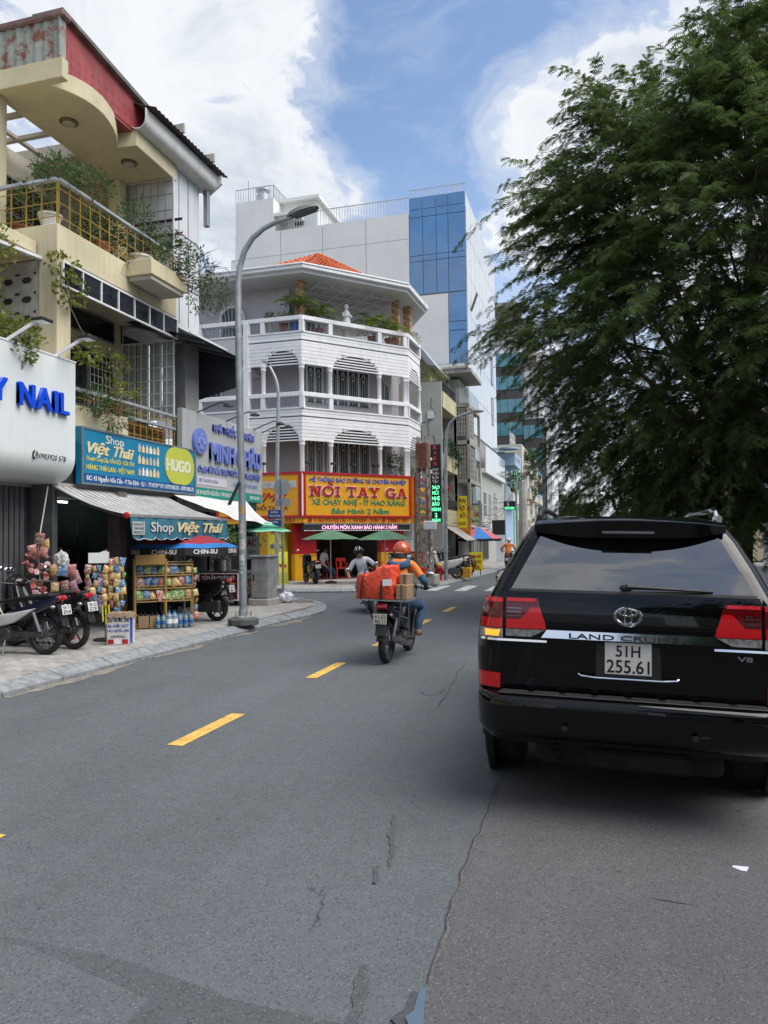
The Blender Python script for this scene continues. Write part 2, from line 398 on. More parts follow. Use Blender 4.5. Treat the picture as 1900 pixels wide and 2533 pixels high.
def streak_mark(px, w, m, nm, dz=.008):
    pts = [on_z(x, y, -.02) for x, y in px]; pts = jag([(p.x, p.y) for p in pts], .05, .012); n = len(pts)
    L = [(x - w * rnd.uniform(.4, 1) * min(1, 4 * (i + 1) / n, 4 * (n - i) / n), y) for i, (x, y) in enumerate(pts)]; R = [(x + w * rnd.uniform(.4, 1) * min(1, 4 * (i + 1) / n, 4 * (n - i) / n), y) for i, (x, y) in enumerate(pts)]
    return sheet(nm, L + R[::-1], m, dz)
M_SKID = asphalt('tar', (.068, .071, .076), 40, .78)
streak_mark([(853, 1758), (846, 1810), (842, 1868)], .022, M_SKID, 'tar_mark')
streak_mark([(815, 1868), (808, 1905)], .016, M_SKID, 'tar_mark')
streak_mark([(788, 2078), (778, 2130), (765, 2190), (752, 2260)], .035, M_SKID, 'tar_mark')
streak_mark([(1420, 1922), (1470, 1930), (1500, 1934)], .06, M_SKID, 'tar_mark')
M_WATER = mat('puddle', (.085, .12, .16), .04, var=0, spec=.9)  # blue-grey of the reflected sky painted into the base colour
pw = [on_z(x, y, 0) for x, y in [(925, 2108), (918, 2140), (915, 2180), (918, 2240), (880, 2240), (884, 2200), (875, 2180), (893, 2165), (903, 2130)]]
sheet('puddle', [(p.x, p.y) for p in pw], M_WATER, .016)
pw = [on_z(x, y, 0) for x, y in [(918, 2130), (912, 2175), (912, 2240), (858, 2240), (862, 2195), (848, 2180), (880, 2160), (897, 2120)]]
sheet('wet_patch', [(p.x - .01, p.y) for p in pw], mat('wet_asphalt', (.058, .061, .066), .5, var=.3, scale=30), .010)

# yellow centre line, zebra bars
M_YEL = mat('yellow_paint', (.66, .40, .09), .7, var=.2, scale=6, bump=.4, bscale=80, dirt=(11, .52, (.24, .18, .09), .8))
M_WHT = mat('white_road_paint', (.50, .50, .49), .75, var=.2, scale=6, dirt=(7, .48, (.18, .18, .18), .85))
for y0 in (2.55, 5.70, 8.85, 11.70, 14.55, 17.45, 20.4 + 12, 35.3, 38.2, 41.2):
    sheet('lane_dash', [(-3.575, y0), (-3.425, y0), (-3.425, y0 + 1.18), (-3.575, y0 + 1.18)], M_YEL, .005)
for i in range(8):
    x = -5.35 + i * .98
    sheet('zebra_bar', [(x - .2, 24.3), (x + .2, 24.3), (x + .2, 27.0), (x - .2, 27.0)], M_WHT, .006)
def hairline(px, w):
    pts = []
    for a, c in zip(px[:-1], px[1:]):
        for k in range(8): pts.append(on_z(a[0] + (c[0] - a[0]) * k / 8, a[1] + (c[1] - a[1]) * k / 8, 0) + V((rnd.uniform(-.015, .015), rnd.uniform(-.02, .02), 0)))
    b = B(); n = len(pts); vs = []
    for i, p in enumerate(pts):
        t = (pts[min(n - 1, i + 1)] - pts[max(0, i - 1)]).normalized(); q = V((-t.y, t.x, 0)) * w * rnd.uniform(.3, 1) * min(1, (i + .5) / 4, (n - i - .5) / 4); vs += [(p - q).xy.to_3d() + EZ * (gz(p.x) + .009), (p + q).xy.to_3d() + EZ * (gz(p.x) + .009)]
    b.add(vs, [(2 * i, 2 * i + 1, 2 * i + 3, 2 * i + 2) for i in range(n - 1)]); o = b.build('hairline_crack', M_CRACK2, road, fix=False)
    if o.data.polygons[0].normal.z < 0: o.data.flip_normals()
M_CRACK2 = mat('hairline_crack', (.055, .056, .058), .95, var=.3, scale=30)
hairline([(905, 1488), (920, 1500), (950, 1497), (965, 1480)], .006); hairline([(1010, 1425), (990, 1450), (962, 1500), (940, 1535)], .006); hairline([(700, 1900), (690, 1960), (668, 2010)], .004)
M_DUST = mat('gutter_dust', (.20, .185, .155), .95, var=.35, scale=6, bump=.3)
for y0, y1, w in ((7.0, 9.4, .16), (9.9, 11.6, .20), (12.2, 13.4, .28), (13.6, 16.2, .40)):
    n = 14; L = [(-6.49 + .02 * math.sin(i), y0 + (y1 - y0) * i / n) for i in range(n + 1)]; R = [(-6.42 + max(.03, w * math.sin(math.pi * i / n) * rnd.uniform(.5, 1.1)), y0 + (y1 - y0) * i / n) for i in range(n + 1)]; sheet('gutter_dust', L + R[::-1], M_DUST, .005)

# pavements
NEAR = [(-6.52, -14), (-6.50, 9.0), (-6.40, 11.3), (-6.38, 14.7), (-6.22, 16.0), (-6.35, 17.3), (-7.1, 18.9), (-8.4, 20.0), (-10.5, 20.6), (-40, 20.8)]
FAR = [(-40, 22.7), (-10, 22.8), (-8.2, 23.05), (-6.7, 23.9), (-5.6, 25.1), (-5.35, 27.0), (-5.2, 30.4), (-4.9, 35.5), (-4.7, 42), (-4.6, 60), (-4.6, 300)]
def kerb_line(path, name, parent, inner, step=1.0, upto=60):
    """kerb stones along a path; inner = +1 when the pavement lies on the left of the walking direction"""
    d = []; acc = 0; pts = [V((p[0], p[1], 0)) for p in path]
    seg = [(a, c, (c - a).length) for a, c in zip(pts[:-1], pts[1:])]; tot = sum(s[2] for s in seg)
    def at(s):
        for a, c, L in seg:
            if s <= L: return a + (c - a) * (s / L)
            s -= L
        return pts[-1]
    n = int(min(tot, upto) / step)
    for i in range(n):
        p = at(i * step + .006); q = at((i + 1) * step - .006); t = (q - p).normalized(); nn = V((-t.y, t.x, 0)) * inner
        z = .002 * rnd.uniform(-1, 1); base = gz(p.x) - .03
        prof = [(0, base), (0, .055), (.21, .131 + z), (.30, .131 + z), (.30, base)]
        vs = [p + nn * a + EZ * c for a, c in prof] + [q + nn * a + EZ * c for a, c in prof]
        bb = B(); bb.add(vs, [(0, 1, 2, 3, 4), (9, 8, 7, 6, 5)] + [(k, (k + 1) % 5, (k + 1) % 5 + 5, k + 5) for k in range(5)])
        bb.build('kerb_stone', M_KERB, parent, bev=.006)
def pave(name, poly, m, z=.13):
    bb = B(); bb.prism(poly, (0, 0, -.2), EX, EY, (0, 0, z + .2)); return structure(bb.build(name, m))
def inset(path, d):
    out = []
    for i, p in enumerate(path):
        a = V(path[max(0, i - 1)]); c = V(path[min(len(path) - 1, i + 1)]); t = (c - a).normalized(); out.append((p[0] - t.y * d, p[1] + t.x * d))
    return out
pn = pave('pavement_left', inset(NEAR, .29) + [(-40, -14)], M_GROUT, .122)
kerb_line(NEAR, 'kerb_left', pn, 1, upto=45)
pf = pave('pavement_far', [(-60, 60)] + [(-60, 22.4)] + inset(FAR, .29)[1:] + [(-60, 300)], mat('far_pavement', (.30, .285, .26), .85, var=.3, scale=2, bump=.3, dirt=(1.2, .55, (.19, .18, .16), .8)), .131)
kerb_line(FAR[1:], 'kerb_far', pf, 1, upto=26)
pr = pave('pavement_right', [(2.75, -14), (14, -14), (14, 300), (2.75, 300)], mat('right_pavement', (.28, .265, .245), .85, var=.3, scale=3), .05)
kerb_line([(2.4, 30), (2.4, -4)], 'kerb_right', pr, 1, upto=34)
# interlocking pavers, one stone each where they can be told apart
g = .0035
def tile_mesh(name, m, k):
    q = [(g, g), (.15, .03 + g), (.30 - g, g), (.27 - g, .15), (.30 - g, .30 - g), (.15, .33 - g), (g, .30 - g), (-.03 + g, .15)]
    bb = B(); bb.prism([(a * 1.0667, c * 1.0667) for a, c in q], (0, 0, 0), EX, EY, (0, 0, .02)); return bb.mesh(name, m, bev=.003)
tm = [tile_mesh('paving_stone', M_PAVE, 0), tile_mesh('paving_stone', M_PAVE2, 1)]
for j in range(33):
    for i in range(7):
        x = -8.95 + i * .32; y = 6.6 + j * .32
        if x + .32 > -6.66: continue
        o = link('paving_stone', tm[0 if rnd.random() < .55 else 1], pn); o.location = (x, y, .112 + rnd.uniform(-.0025, .0025))
        o.rotation_euler = (rnd.uniform(-.006, .006), rnd.uniform(-.006, .006), 0)
bb = B()   # the pavement beyond the stones that can be picked apart
for (x0, x1, y0, y1) in [(-6.95, -6.73, 6.0, 14.9), (-16, -9.0, 17.2, 20.1), (-9.0, -6.75, 17.2, 17.9), (-9.0, -7.9, 17.9, 19.5), (-8.9, -6.7, -6, 6.5)]:
    bb.box(x0, x1, y0, y1, .05, .126)
o = bb.build('paving_slab', mat('paving_worn', (.30, .285, .265), .85, var=.3, scale=4, bump=.5, bscale=25, dirt=(1.4, .52, (.17, .16, .14), .8)), pn)
b = B(); b.box(-8.98, -8.9, 6.0, 17.2, .05, .127); b.build('shop_threshold', M_CONC, pn)
# ================================================================== the parked black SUV
M_PAINT = mat('black_paint', (.0025, .0025, .003), .02, var=0, spec=.5, ior=1.42)
M_TRIM = mat('black_plastic', (.018, .018, .019), .5, var=.2, scale=20, bump=.1, bscale=300)
M_GLASSD = mat('tinted_glass', (.006, .007, .009), .015, var=0, ior=2.6, spec=.5)
M_CHROME = mat('chrome', (.78, .79, .80), .07, 1.0, var=0)
M_RUB = mat('rubber', (.016, .016, .017), .75, var=.3, scale=14, bump=.3, bscale=120)
M_RIM = mat('alloy', (.42, .43, .44), .3, .9, var=.1)
M_REDL = mat('red_lens', (.42, .006, .010), .08, var=0, coat=.5, emit=(.5, .004, .008), estr=.10)
M_REDD = mat('dark_red_lens', (.10, .003, .005), .06, var=0, coat=.6)
M_CLEAR = mat('clear_lens', (.36, .36, .36), .15, .3, var=.5, scale=30, coat=.5)
M_AMBER = mat('amber_lamp', (.8, .28, .02), .2, var=.4, scale=40, emit=(1.0, .35, .03), estr=1.1)
M_PLATE = mat('plate_white', (.62, .62, .60), .45, var=.06)
M_PLATEG = mat('plate_grey', (.36, .35, .31), .55, var=.15, scale=12)
M_INK = mat('ink_black', (.012, .012, .014), .5, var=0)
M_DARK = mat('underside', (.012, .012, .013), .9, var=.3)

def suv():
    th = thing('parked_car', 'black full-size SUV parked at the kerb, seen from its tailgate', 'car', (.143, 6.08, -.067), local=True)
    th.rotation_euler = (0, math.radians(1.5), 0)
    key = [(.43, .90, -1.00, 3.68, .20), (.55, .955, -1.05, 3.78, .20), (.80, .975, -1.08, 3.82, .19), (1.05, .975, -1.10, 3.80, .18), (1.20, .965, -1.11, 3.72, .17), (1.30, .945, -1.105, 3.5, .16),
           (1.36, .915, -1.095, 2.5, .16), (1.42, .88, -1.075, 2.3, .15), (1.60, .79, -.99, 1.95, .14), (1.78, .695, -.885, 1.55, .13), (1.87, .635, -.825, 1.28, .13), (1.92, .565, -.75, 1.02, .15), (1.945, .42, -.56, .75, .18), (1.95, .2, -.3, .5, .1)]
    kz = [k[0] for k in key]
    def P(z, i): return float(np.interp(z, kz, [k[i] for k in key]))
    def outline(z, e=0.0, yr=None, yf=None, w=None, rr=None, n=7):
        w = (P(z, 1) if w is None else w) + e; yr = (P(z, 2) if yr is None else yr) - e; yf = (P(z, 3) if yf is None else yf) + e; r = (P(z, 4) if rr is None else rr); rf = .35 if w > .6 else r
        rf = min(rf, (yf - yr) * .4)
        pts = []
        for (cx, cy, a0, rad) in ((-w + r, yr + r, 180, r), (w - r, yr + r, 270, r), (w - rf, yf - rf, 0, rf), (-w + rf, yf - rf, 90, rf)):
            for i in range(n):
                a = math.radians(a0 + 90 * i / (n - 1)); pts.append((cx + rad * math.cos(a), cy + rad * math.sin(a), z))
        return pts
    def loft(rings):
        b = B(); n = len(rings[0]); vs = [p for r in rings for p in r]
        fs = [(i * n + k, i * n + (k + 1) % n, (i + 1) * n + (k + 1) % n, (i + 1) * n + k) for i in range(len(rings) - 1) for k in range(n)]
        fs += [tuple(reversed(range(n))), tuple(range((len(rings) - 1) * n, len(rings) * n))]
        return b.add(vs, fs)
    zs = sorted(set([round(z, 3) for z in np.linspace(.43, 1.95, 34)] + kz))
    loft([outline(z) for z in zs]).build('body', M_PAINT, th, smooth=True, sharp=50)
    def rear_y(x, z):
        w, yr, r = P(z, 1), P(z, 2), P(z, 4); a = abs(x) - (w - r)
        return yr if a <= 0 else yr + r - math.sqrt(max(0, r * r - min(a, r) ** 2))
    def patch(name, m, poly_rows, e, parent=th, nx=14, skirt=.012, smooth=True):
        """panel lying e proud of the rear of the body; rows of (z, x0, x1)"""
        b = B(); vs = []; R = len(poly_rows)
        e0, e1 = e if isinstance(e, tuple) else (e, e)
        for j, (z, x0, x1) in enumerate(poly_rows):
            ej = e0 + (e1 - e0) * j / (R - 1)
            for i in range(nx + 1):
                x = x0 + (x1 - x0) * i / nx; vs.append((x, rear_y(x, z) - ej, z))
        e = min(e0, e1)
        fs = [(j * (nx + 1) + i, j * (nx + 1) + i + 1, (j + 1) * (nx + 1) + i + 1, (j + 1) * (nx + 1) + i) for j in range(R - 1) for i in range(nx)]
        ring = [i for i in range(nx + 1)] + [j * (nx + 1) + nx for j in range(1, R)] + [(R - 1) * (nx + 1) + i for i in range(nx - 1, -1, -1)] + [j * (nx + 1) for j in range(R - 2, 0, -1)]
        o = len(vs)
        for i in ring: p = vs[i]; vs.append((p[0], p[1] + skirt + e * .5, p[2]))
        L = len(ring); fs += [(ring[k], ring[(k + 1) % L], o + (k + 1) % L, o + k) for k in range(L)]
        b.add(vs, fs); return b.build(name, m, parent, smooth=smooth, sharp=40)
    def rows(z0, z1, l0, l1, r0, r1, n=6): return [(z0 + (z1 - z0) * i / n, l0 + (l1 - l0) * i / n, r0 + (r1 - r0) * i / n) for i in range(n + 1)]
    gate = patch('tailgate', M_PAINT, rows(.80, 1.435, -.765, -.765, .765, .765, 10), .014, nx=20)
    gl = patch('rear_window', M_GLASSD, rows(1.45, 1.80, -.735, -.56, .735, .56, 8), .012, nx=20)
    patch('window_seal', M_TRIM, rows(1.435, 1.452, -.75, -.745, .75, .745, 1), .016, gl, nx=12)
    # spoiler lip above the glass
    b = B(); prof = []
    n = 16; top = []; bot = []
    for i in range(n + 1):
        x = -.60 + 1.20 * i / n; k = (x / .60) ** 2
        top.append((x, -1.0 + .14 * k, 1.930 - .03 * k)); bot.append((x, -1.0 + .12 * k, 1.795 + .05 * max(0, k - .3)))
    b.add([(p[0], -.55, p[2] - .01) for p in top] + top + [(p[0], p[1] - .045, p[2] - .025) for p in top] + bot + [(p[0], -.82, p[2] + .01) for p in bot],
          [(r * (n + 1) + i, r * (n + 1) + i + 1, (r + 1) * (n + 1) + i + 1, (r + 1) * (n + 1) + i) for r in range(4) for i in range(n)])
    b.build('spoiler', M_PAINT, th, smooth=True, sharp=45)
    b = B(); b.box(-.16, .16, -1.022, -1.0, 1.822, 1.838); b.build('brake_light', M_GLASSD, th)
    # wiper
    b = B(); b.tube([(-.02, -1.10, 1.475), (.0, -1.125, 1.487), (.18, -1.105, 1.48), (.50, -1.075, 1.468)], [.018, .020, .014, .006], 6); b.ell((-.01, -1.11, 1.478), (.045, .02, .022)); b.build('wiper', M_TRIM, th, smooth=True)
    # lamps
    for s in (-1, 1):
        lamp = None
        def sp(rw): return [(z, min(s * a, s * c), max(s * a, s * c)) for z, a, c in rw]
        lamp = patch('tail_lamp', M_REDD, sp(rows(1.195, 1.395, .50, .56, .762, .762, 6)), .024, nx=10)
        patch('red_lens', M_REDL, sp(rows(1.198, 1.255, .505, .515, .758, .758, 2)), .029, lamp, nx=8)
        patch('red_lens', M_REDL, sp(rows(1.255, 1.335, .518, .545, .67, .60, 3)), .029, lamp, nx=4)
        patch('red_lens', M_REDL, sp(rows(1.372, 1.392, .57, .575, .758, .758, 1)), .028, lamp, nx=6)
        patch('reverse_lens', M_CLEAR, sp(rows(1.145, 1.193, .60, .51, .762, .762, 2)), .026, lamp, nx=8)
        for zq in (1.275, 1.30, 1.325): patch('lens_rib', M_GLASSD, sp(rows(zq, zq + .006, .66, .66, .755, .755, 1)), .0265, lamp, nx=4)
        lamp2 = patch('tail_lamp', M_REDD, sp(rows(1.195, 1.392, .782, .782, .945, .918, 6)), .016, nx=12)
        patch('red_lens', M_REDL, sp(rows(1.198, 1.258, .786, .786, .938, .934, 2)), .021, lamp2, nx=8)
        patch('red_lens', M_REDL, sp(rows(1.362, 1.389, .786, .786, .922, .916, 2)), .021, lamp2, nx=8)
        patch('clear_lens', M_CLEAR, sp(rows(1.13, 1.193, .782, .782, .95, .945, 2)), .018, lamp2, nx=8)
        patch('indicator_bulb', M_AMBER, sp(rows(1.142, 1.182, .81, .80, .90, .905, 2)), .023, lamp2, nx=6)
        patch('reflector', M_REDL, sp(rows(.80, .895, .80, .80, .95, .955, 2)), .022, th, nx=8, skirt=.02)
        patch('chrome_strip', M_CHROME, sp(rows(1.113, 1.126, .50, .50, .955, .955, 1)), (.030, .022), th, nx=16)
        # side glass and pillars
        b = B(); yy = [-.70, .25, 1.15, 1.95]
        for a, c in ((-.72, .30), (.36, 1.22), (1.28, 2.0)):
            pts = []
            for z, ya, yc in ((1.43, a, c + (.10 if c > 1.9 else 0)), (1.60, a + (.06 if a < 0 else 0), c - (.12 if c > 1.9 else 0)), (1.80, a + (.14 if a < 0 else 0), c - (.50 if c > 1.9 else 0))):
                w = P(z, 1) + .006; pts.append([(s * w, ya, z), (s * w, yc, z)])
            vs = [p for r in pts for p in r]; b.add(vs, [(0, 1, 3, 2), (2, 3, 5, 4)])
        b.build('side_window', M_GLASSD, th)
        # mirror
        b = B(); b.ell((s * 1.14, 2.12, 1.34), (.115, .075, .105), 14, 10); b.bar((s * .93, 2.16, 1.26), (s * 1.08, 2.13, 1.27), .06, .04)
        mr = b.build('door_mirror', M_PAINT, th, smooth=True)
        b = B(); b.ell((s * 1.14, 2.062, 1.34), (.098, .022, .088), 14, 8); b.build('mirror_glass', mat('mirror_glass', (.55, .57, .6), .03, 1, var=0), mr, smooth=True)
        # roof rail
        b = B(); b.tube([(s * .585, -.72, 1.905), (s * .58, -.64, 1.965), (s * .575, -.45, 1.99), (s * .57, .6, 2.0), (s * .56, 1.0, 1.985), (s * .555, 1.12, 1.93)], .02, 8)
        b.box(s * .565, s * .60, -.74, -.56, 1.89, 1.945); b.build('roof_rail', M_CHROME if s > 0 else M_TRIM, th, smooth=True)
        # mud flap, wheels
        b = B(); b.box(s * .70, s * .985, -.60, -.575, .355, .60); b.build('mud_flap', M_TRIM, th, bev=.008)
        for yw in (0, 2.85):
            cx = s * .865
            b = B(); b.lathe([(.255, -.135), (.36, -.14), (.388, -.12), (.396, -.07), (.396, .07), (.388, .12), (.36, .14), (.255, .135)], 40, (cx, yw, .394), (1, 0, 0))
            for k in range(44):
                a = 2 * math.pi * k / 44
                for q in (-.075, 0, .075): b.bar((cx + q - .02, yw + .397 * math.cos(a), .394 + .397 * math.sin(a)), (cx + q + .02, yw + .397 * math.cos(a + .05), .394 + .397 * math.sin(a + .05)), .022, .010, (0, math.cos(a), math.sin(a)))
            wheel = b.build('wheel', M_RUB, th, smooth=True)
            b = B(); b.lathe([(.252, -.1), (.262, s * .12), (.24, s * .115), (.2, s * .05)], 30, (cx, yw, .394), (1, 0, 0), caps=False)
            for k in range(6):
                a = 2 * math.pi * k / 6; b.bar((cx + s * .09, yw, .394), (cx + s * .105, yw + .25 * math.cos(a), .394 + .25 * math.sin(a)), .06, .03, (1, 0, 0))
            b.cyl((cx - .08, yw, .394), (cx + s * .115, yw, .394), .07); b.build('rim', M_RIM, wheel, smooth=True)
            b = B(); b.lathe([(.43, -.02), (.475, -.02), (.475, .03), (.43, .03)], 28, (s * .955, yw, .41), (1, 0, 0)); b.build('wheel_arch', M_TRIM, th, smooth=True)
    # bumper with its step
    br = [(.475, .90, -1.05, .20), (.50, .945, -1.13, .24), (.55, .962, -1.20, .27), (.66, .968, -1.235, .28), (.735, .965, -1.24, .27), (.768, .955, -1.225, .26), (.779, .945, -1.20, .25), (.782, .90, -1.10, .2)]
    bump = loft([outline(z, 0, yr=y, yf=-.55, w=w, rr=r) for z, w, y, r in br]).build('bumper', M_PAINT, th, smooth=True, sharp=50)
    b = B(); b.box(-.80, .80, -1.195, -1.10, .782, .792); b.build('step_plate', M_TRIM, bump, bev=.004)
    for i in range(8):
        x = -.70 + i * .2; b = B(); b.box(x - .08, x + .08, -1.185, -1.115, .792, .796)
        for k in range(6): b.box(x - .075, x + .075, -1.181 + k * .011, -1.176 + k * .011, .796, .799)
        b.build('step_pad', mat('step_pad', (.05, .05, .052), .6, var=.2), bump)
    for x in (-.38, .38):
        b = B(); b.cyl((x, -1.24, .60), (x, -1.246, .60), .018, n=14); b.build('parking_sensor', M_TRIM, bump)
    b = B(); b.box(-.58, .58, -.98, 3.4, .30, .46); b.box(-.25, .4, -1.02, -.4, .30, .44); b.cyl((-.45, -1.05, .36), (-.45, -.4, .37), .04); b.build('underbody', M_DARK, th, bev=.03)
    b = B(); b.cyl((-.9, 0, .39), (.9, 0, .39), .05); b.ell((.1, 0, .38), (.16, .15, .14)); b.build('rear_axle', M_DARK, th)
    # garnish, letters, emblem, plate, handle
    patch('chrome_garnish', M_CHROME, rows(1.145, 1.195, -.535, -.50, .535, .50, 2), (.038, .022), gate, nx=20)
    yq = rear_y(0, 1.17) - .040
    text(gate, 'LAND CRUISER', (-.36, yq, 1.152), EX, EZ, .72, .032, mat('chrome_dark', (.22, .22, .23), .15, 1, var=0), .006, bold=.01)
    def torus(name, cx, cz, ra, rb, r, y, m):
        b = B(); vs = []; N = 28; K = 6
        for i in range(N):
            a = 2 * math.pi * i / N; c = V((cx + ra * math.cos(a), y, cz + rb * math.sin(a))); nn = V((math.cos(a) / ra, 0, math.sin(a) / rb)).normalized()
            for k in range(K): q = 2 * math.pi * k / K; vs.append(c + nn * r * math.cos(q) + V((0, -1, 0)) * r * .7 * math.sin(q))
        b.add(vs, [(i * K + k, i * K + (k + 1) % K, ((i + 1) % N) * K + (k + 1) % K, ((i + 1) % N) * K + k) for i in range(N) for k in range(K)])
        return b.build(name, m, gate, smooth=True)
    ye = rear_y(0, 1.3) - .022
    torus('emblem', 0, 1.300, .078, .054, .0095, ye, M_CHROME); torus('emblem', 0, 1.300, .022, .047, .007, ye - .002, M_CHROME); torus('emblem', 0, 1.324, .052, .022, .007, ye - .002, M_CHROME)
    yp = rear_y(0, 1.03) - .020
    b = B(); b.box(-.20, .20, yp, yp + .012, .90, 1.145); b.build('plate_holder', M_TRIM, gate, bev=.01)
    b = B(); b.box(-.14, .14, yp - .008, yp - .001, .935, 1.135); pl = b.build('number_plate', M_PLATE, gate, bev=.004)
    text(pl, '51H', (-.073, yp - .008, 1.049), EX, EZ, .146, .070, M_INK, .002, bold=.012)
    text(pl, '255.61', (-.128, yp - .008, .948), EX, EZ, .256, .080, M_INK, .002, bold=.012)
    b = B(); b.tube([(-.30, yp - .006, .927), (-.285, yp - .02, .918), (-.2, yp - .024, .911), (.2, yp - .024, .911), (.285, yp - .02, .918), (.30, yp - .006, .927)], .006, 6); b.build('gate_handle', M_CHROME, gate, smooth=True)
    text(gate, 'V8', (.63, rear_y(.66, 1.07) - .014, 1.055), EX, EZ, .085, .030, M_CHROME, .005, bold=.015)
    return th
suv()
# ================================================================== foliage helpers
NR = np.random.default_rng(5)
def leaf_mesh(name, pos, dirs, L, W, m, fold=.25, seed=1):
    """one folded four-point leaf per position"""
    rg = np.random.default_rng(seed); n = len(pos); d = dirs / np.linalg.norm(dirs, axis=1, keepdims=True)
    r = rg.normal(size=(n, 3)); s = np.cross(d, r); s /= np.linalg.norm(s, axis=1, keepdims=True) + 1e-9; u = np.cross(s, d)
    L = L * rg.uniform(.65, 1.25, (n, 1)); W = W * rg.uniform(.7, 1.2, (n, 1))
    a = pos; b = pos + d * L * .5 + s * W * .5 + u * W * fold; c = pos + d * L; e = pos + d * L * .5 - s * W * .5 + u * W * fold
    co = np.stack([a, b, c, e], 1).reshape(-1, 3)
    return raw_mesh(name, co, n, 4, m)
def raw_mesh(name, co, nf, k, m):
    me = bpy.data.meshes.new(name); me.vertices.add(len(co)); me.vertices.foreach_set('co', co.astype(np.float32).ravel())
    me.loops.add(nf * k); me.loops.foreach_set('vertex_index', np.arange(nf * k, dtype=np.int32)); me.polygons.add(nf)
    me.polygons.foreach_set('loop_start', np.arange(0, nf * k, k, dtype=np.int32)); me.update(calc_edges=True); me.validate()
    me.materials.append(m); return me
def leafy(name, col, trans=.35):
    if name in MATS: return MATS[name]
    m = bpy.data.materials.new(name); m.use_nodes = True; t = NT(m.node_tree); b = t.n['Principled BSDF']
    ob = t.add('ShaderNodeTexCoord').outputs['Object']; n = t.noise(ob, 2.2, 4, .6); n2 = t.noise(ob, 17, 3, .6)
    c = t.mix(t.ramp(n, .3, .7), tuple(x * .6 for x in col) + (1,), tuple(x * 1.35 for x in col) + (1,)); c = t.mix(t.math('MULTIPLY', t.ramp(n2, .52, .75), .6), c, (col[0] * 2.4, col[1] * 1.7, col[2] * .9, 1))
    t.link(c, b.inputs['Base Color']); b.inputs['Roughness'].default_value = .55; b.inputs['Specular IOR Level'].default_value = .3
    tr = t.add('ShaderNodeBsdfTranslucent'); t.link(c, tr.inputs[0]); mx = t.add('ShaderNodeMixShader'); mx.inputs[0].default_value = trans
    t.link(b.outputs[0], mx.inputs[1]); t.link(tr.outputs[0], mx.inputs[2]); t.link(mx.outputs[0], t.n['Material Output'].inputs[0])
    MATS[name] = m; return m
M_LEAF = leafy('leaf_green', (.055, .105, .030)); M_LEAFP = leafy('leaf_pale', (.17, .20, .04)); M_LEAFD = leafy('leaf_dark', (.028, .060, .020))
M_BARK = mat('bark', (.10, .082, .065), .9, var=.35, scale=9, bump=.8, bscale=25)
M_TWIG = mat('twig', (.13, .105, .08), .9, var=.3, scale=9)
M_CLAY = mat('clay_pot', (.28, .115, .06), .8, var=.25, scale=8)
M_FLOWER = mat('pink_flower', (.75, .16, .22), .6, var=.2)
M_POTW = mat('white_pot', (.68, .67, .63), .6, var=.15, scale=6, streak=.4)
def blob_points(blobs, seed):
    """points and outward directions through several ellipsoids (cx,cy,cz,rx,ry,rz,n)"""
    rg = np.random.default_rng(seed); P = []; D = []
    for (cx, cy, cz, rx, ry, rz, n) in blobs:
        v = rg.normal(size=(n, 3)); v /= np.linalg.norm(v, axis=1, keepdims=True); k = rg.uniform(.25, 1.08, (n, 1)) ** .6
        P.append(np.array([cx, cy, cz]) + v * k * np.array([rx, ry, rz])); D.append(v + rg.normal(scale=.55, size=(n, 3)) + np.array([0, 0, .1]))
    return np.concatenate(P), np.concatenate(D)
def bush(name, label, blobs, m=None, L=.07, W=.03, pot=None, seed=1, flowers=0, group=None, stems=5, cat='plant'):
    base = V((blobs[0][0], blobs[0][1], blobs[0][2] - blobs[0][5])) if pot is None else V(pot[:3])
    th = thing(name, label, cat, base, group)
    P, D = blob_points(blobs, seed); link('foliage', leaf_mesh('foliage', P, D, L, W, m or M_LEAF, seed=seed), th)
    rg = random.Random(seed); b = B(); top = base + V((0, 0, pot[3] if pot else 0))
    for i in range(stems):
        bl = blobs[i % len(blobs)]; e = V((bl[0] + rg.uniform(-.5, .5) * bl[3], bl[1] + rg.uniform(-.5, .5) * bl[4], bl[2] + rg.uniform(0, .6) * bl[5]))
        b.tube([top - V((0, 0, .03)), top.lerp(e, .5) + V((rg.uniform(-.04, .04), rg.uniform(-.04, .04), .02)), e], [.012, .009, .004], 5)
    b.build('stem', M_TWIG, th)
    if pot:
        b = B(); h, r = pot[3], pot[4]; b.lathe([(r * .65, 0), (r * .95, h * .9), (r * 1.08, h * .9), (r * 1.08, h), (r * .85, h), (r * .8, h * .9)], 16, base); b.build('pot', pot[5] if len(pot) > 5 else M_CLAY, th, smooth=True)
    if flowers:
        q = P[NR.integers(0, len(P), flowers)]; b = B()
        for p in q: b.ell(tuple(p), .022, 6, 4)
        o = b.build('flowers', M_FLOWER, th, smooth=True); o['kind'] = 'stuff'
    return th

# ================================================================== left row: nail salon, cream house, white house
M_CREAM = mat('cream_render', (.56, .50, .33), .8, var=.12, scale=1.3, bump=.15, bscale=50, streak=.55, dirtcol=(.22, .19, .12))
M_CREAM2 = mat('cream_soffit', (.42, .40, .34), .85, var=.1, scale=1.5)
M_WHITEW = mat('white_render', (.62, .64, .66), .8, var=.08, scale=1, streak=.55, dirtcol=(.30, .30, .29))
M_DGLASS = mat('dark_window', (.010, .011, .016), .08, var=.2, scale=3, ior=1.6)
M_ALU = mat('aluminium', (.50, .51, .52), .4, .7, var=.12)
M_WPAINT = mat('white_paint_metal', (.70, .71, .71), .45, var=.1, streak=.25)
M_YRAIL = mat('yellow_rail', (.33, .21, .03), .55, var=.25, scale=9, dirt=(10, .6, (.16, .08, .03), .8))
M_GREYM = mat('grey_metal', (.30, .31, .32), .45, .6, var=.15, scale=6)
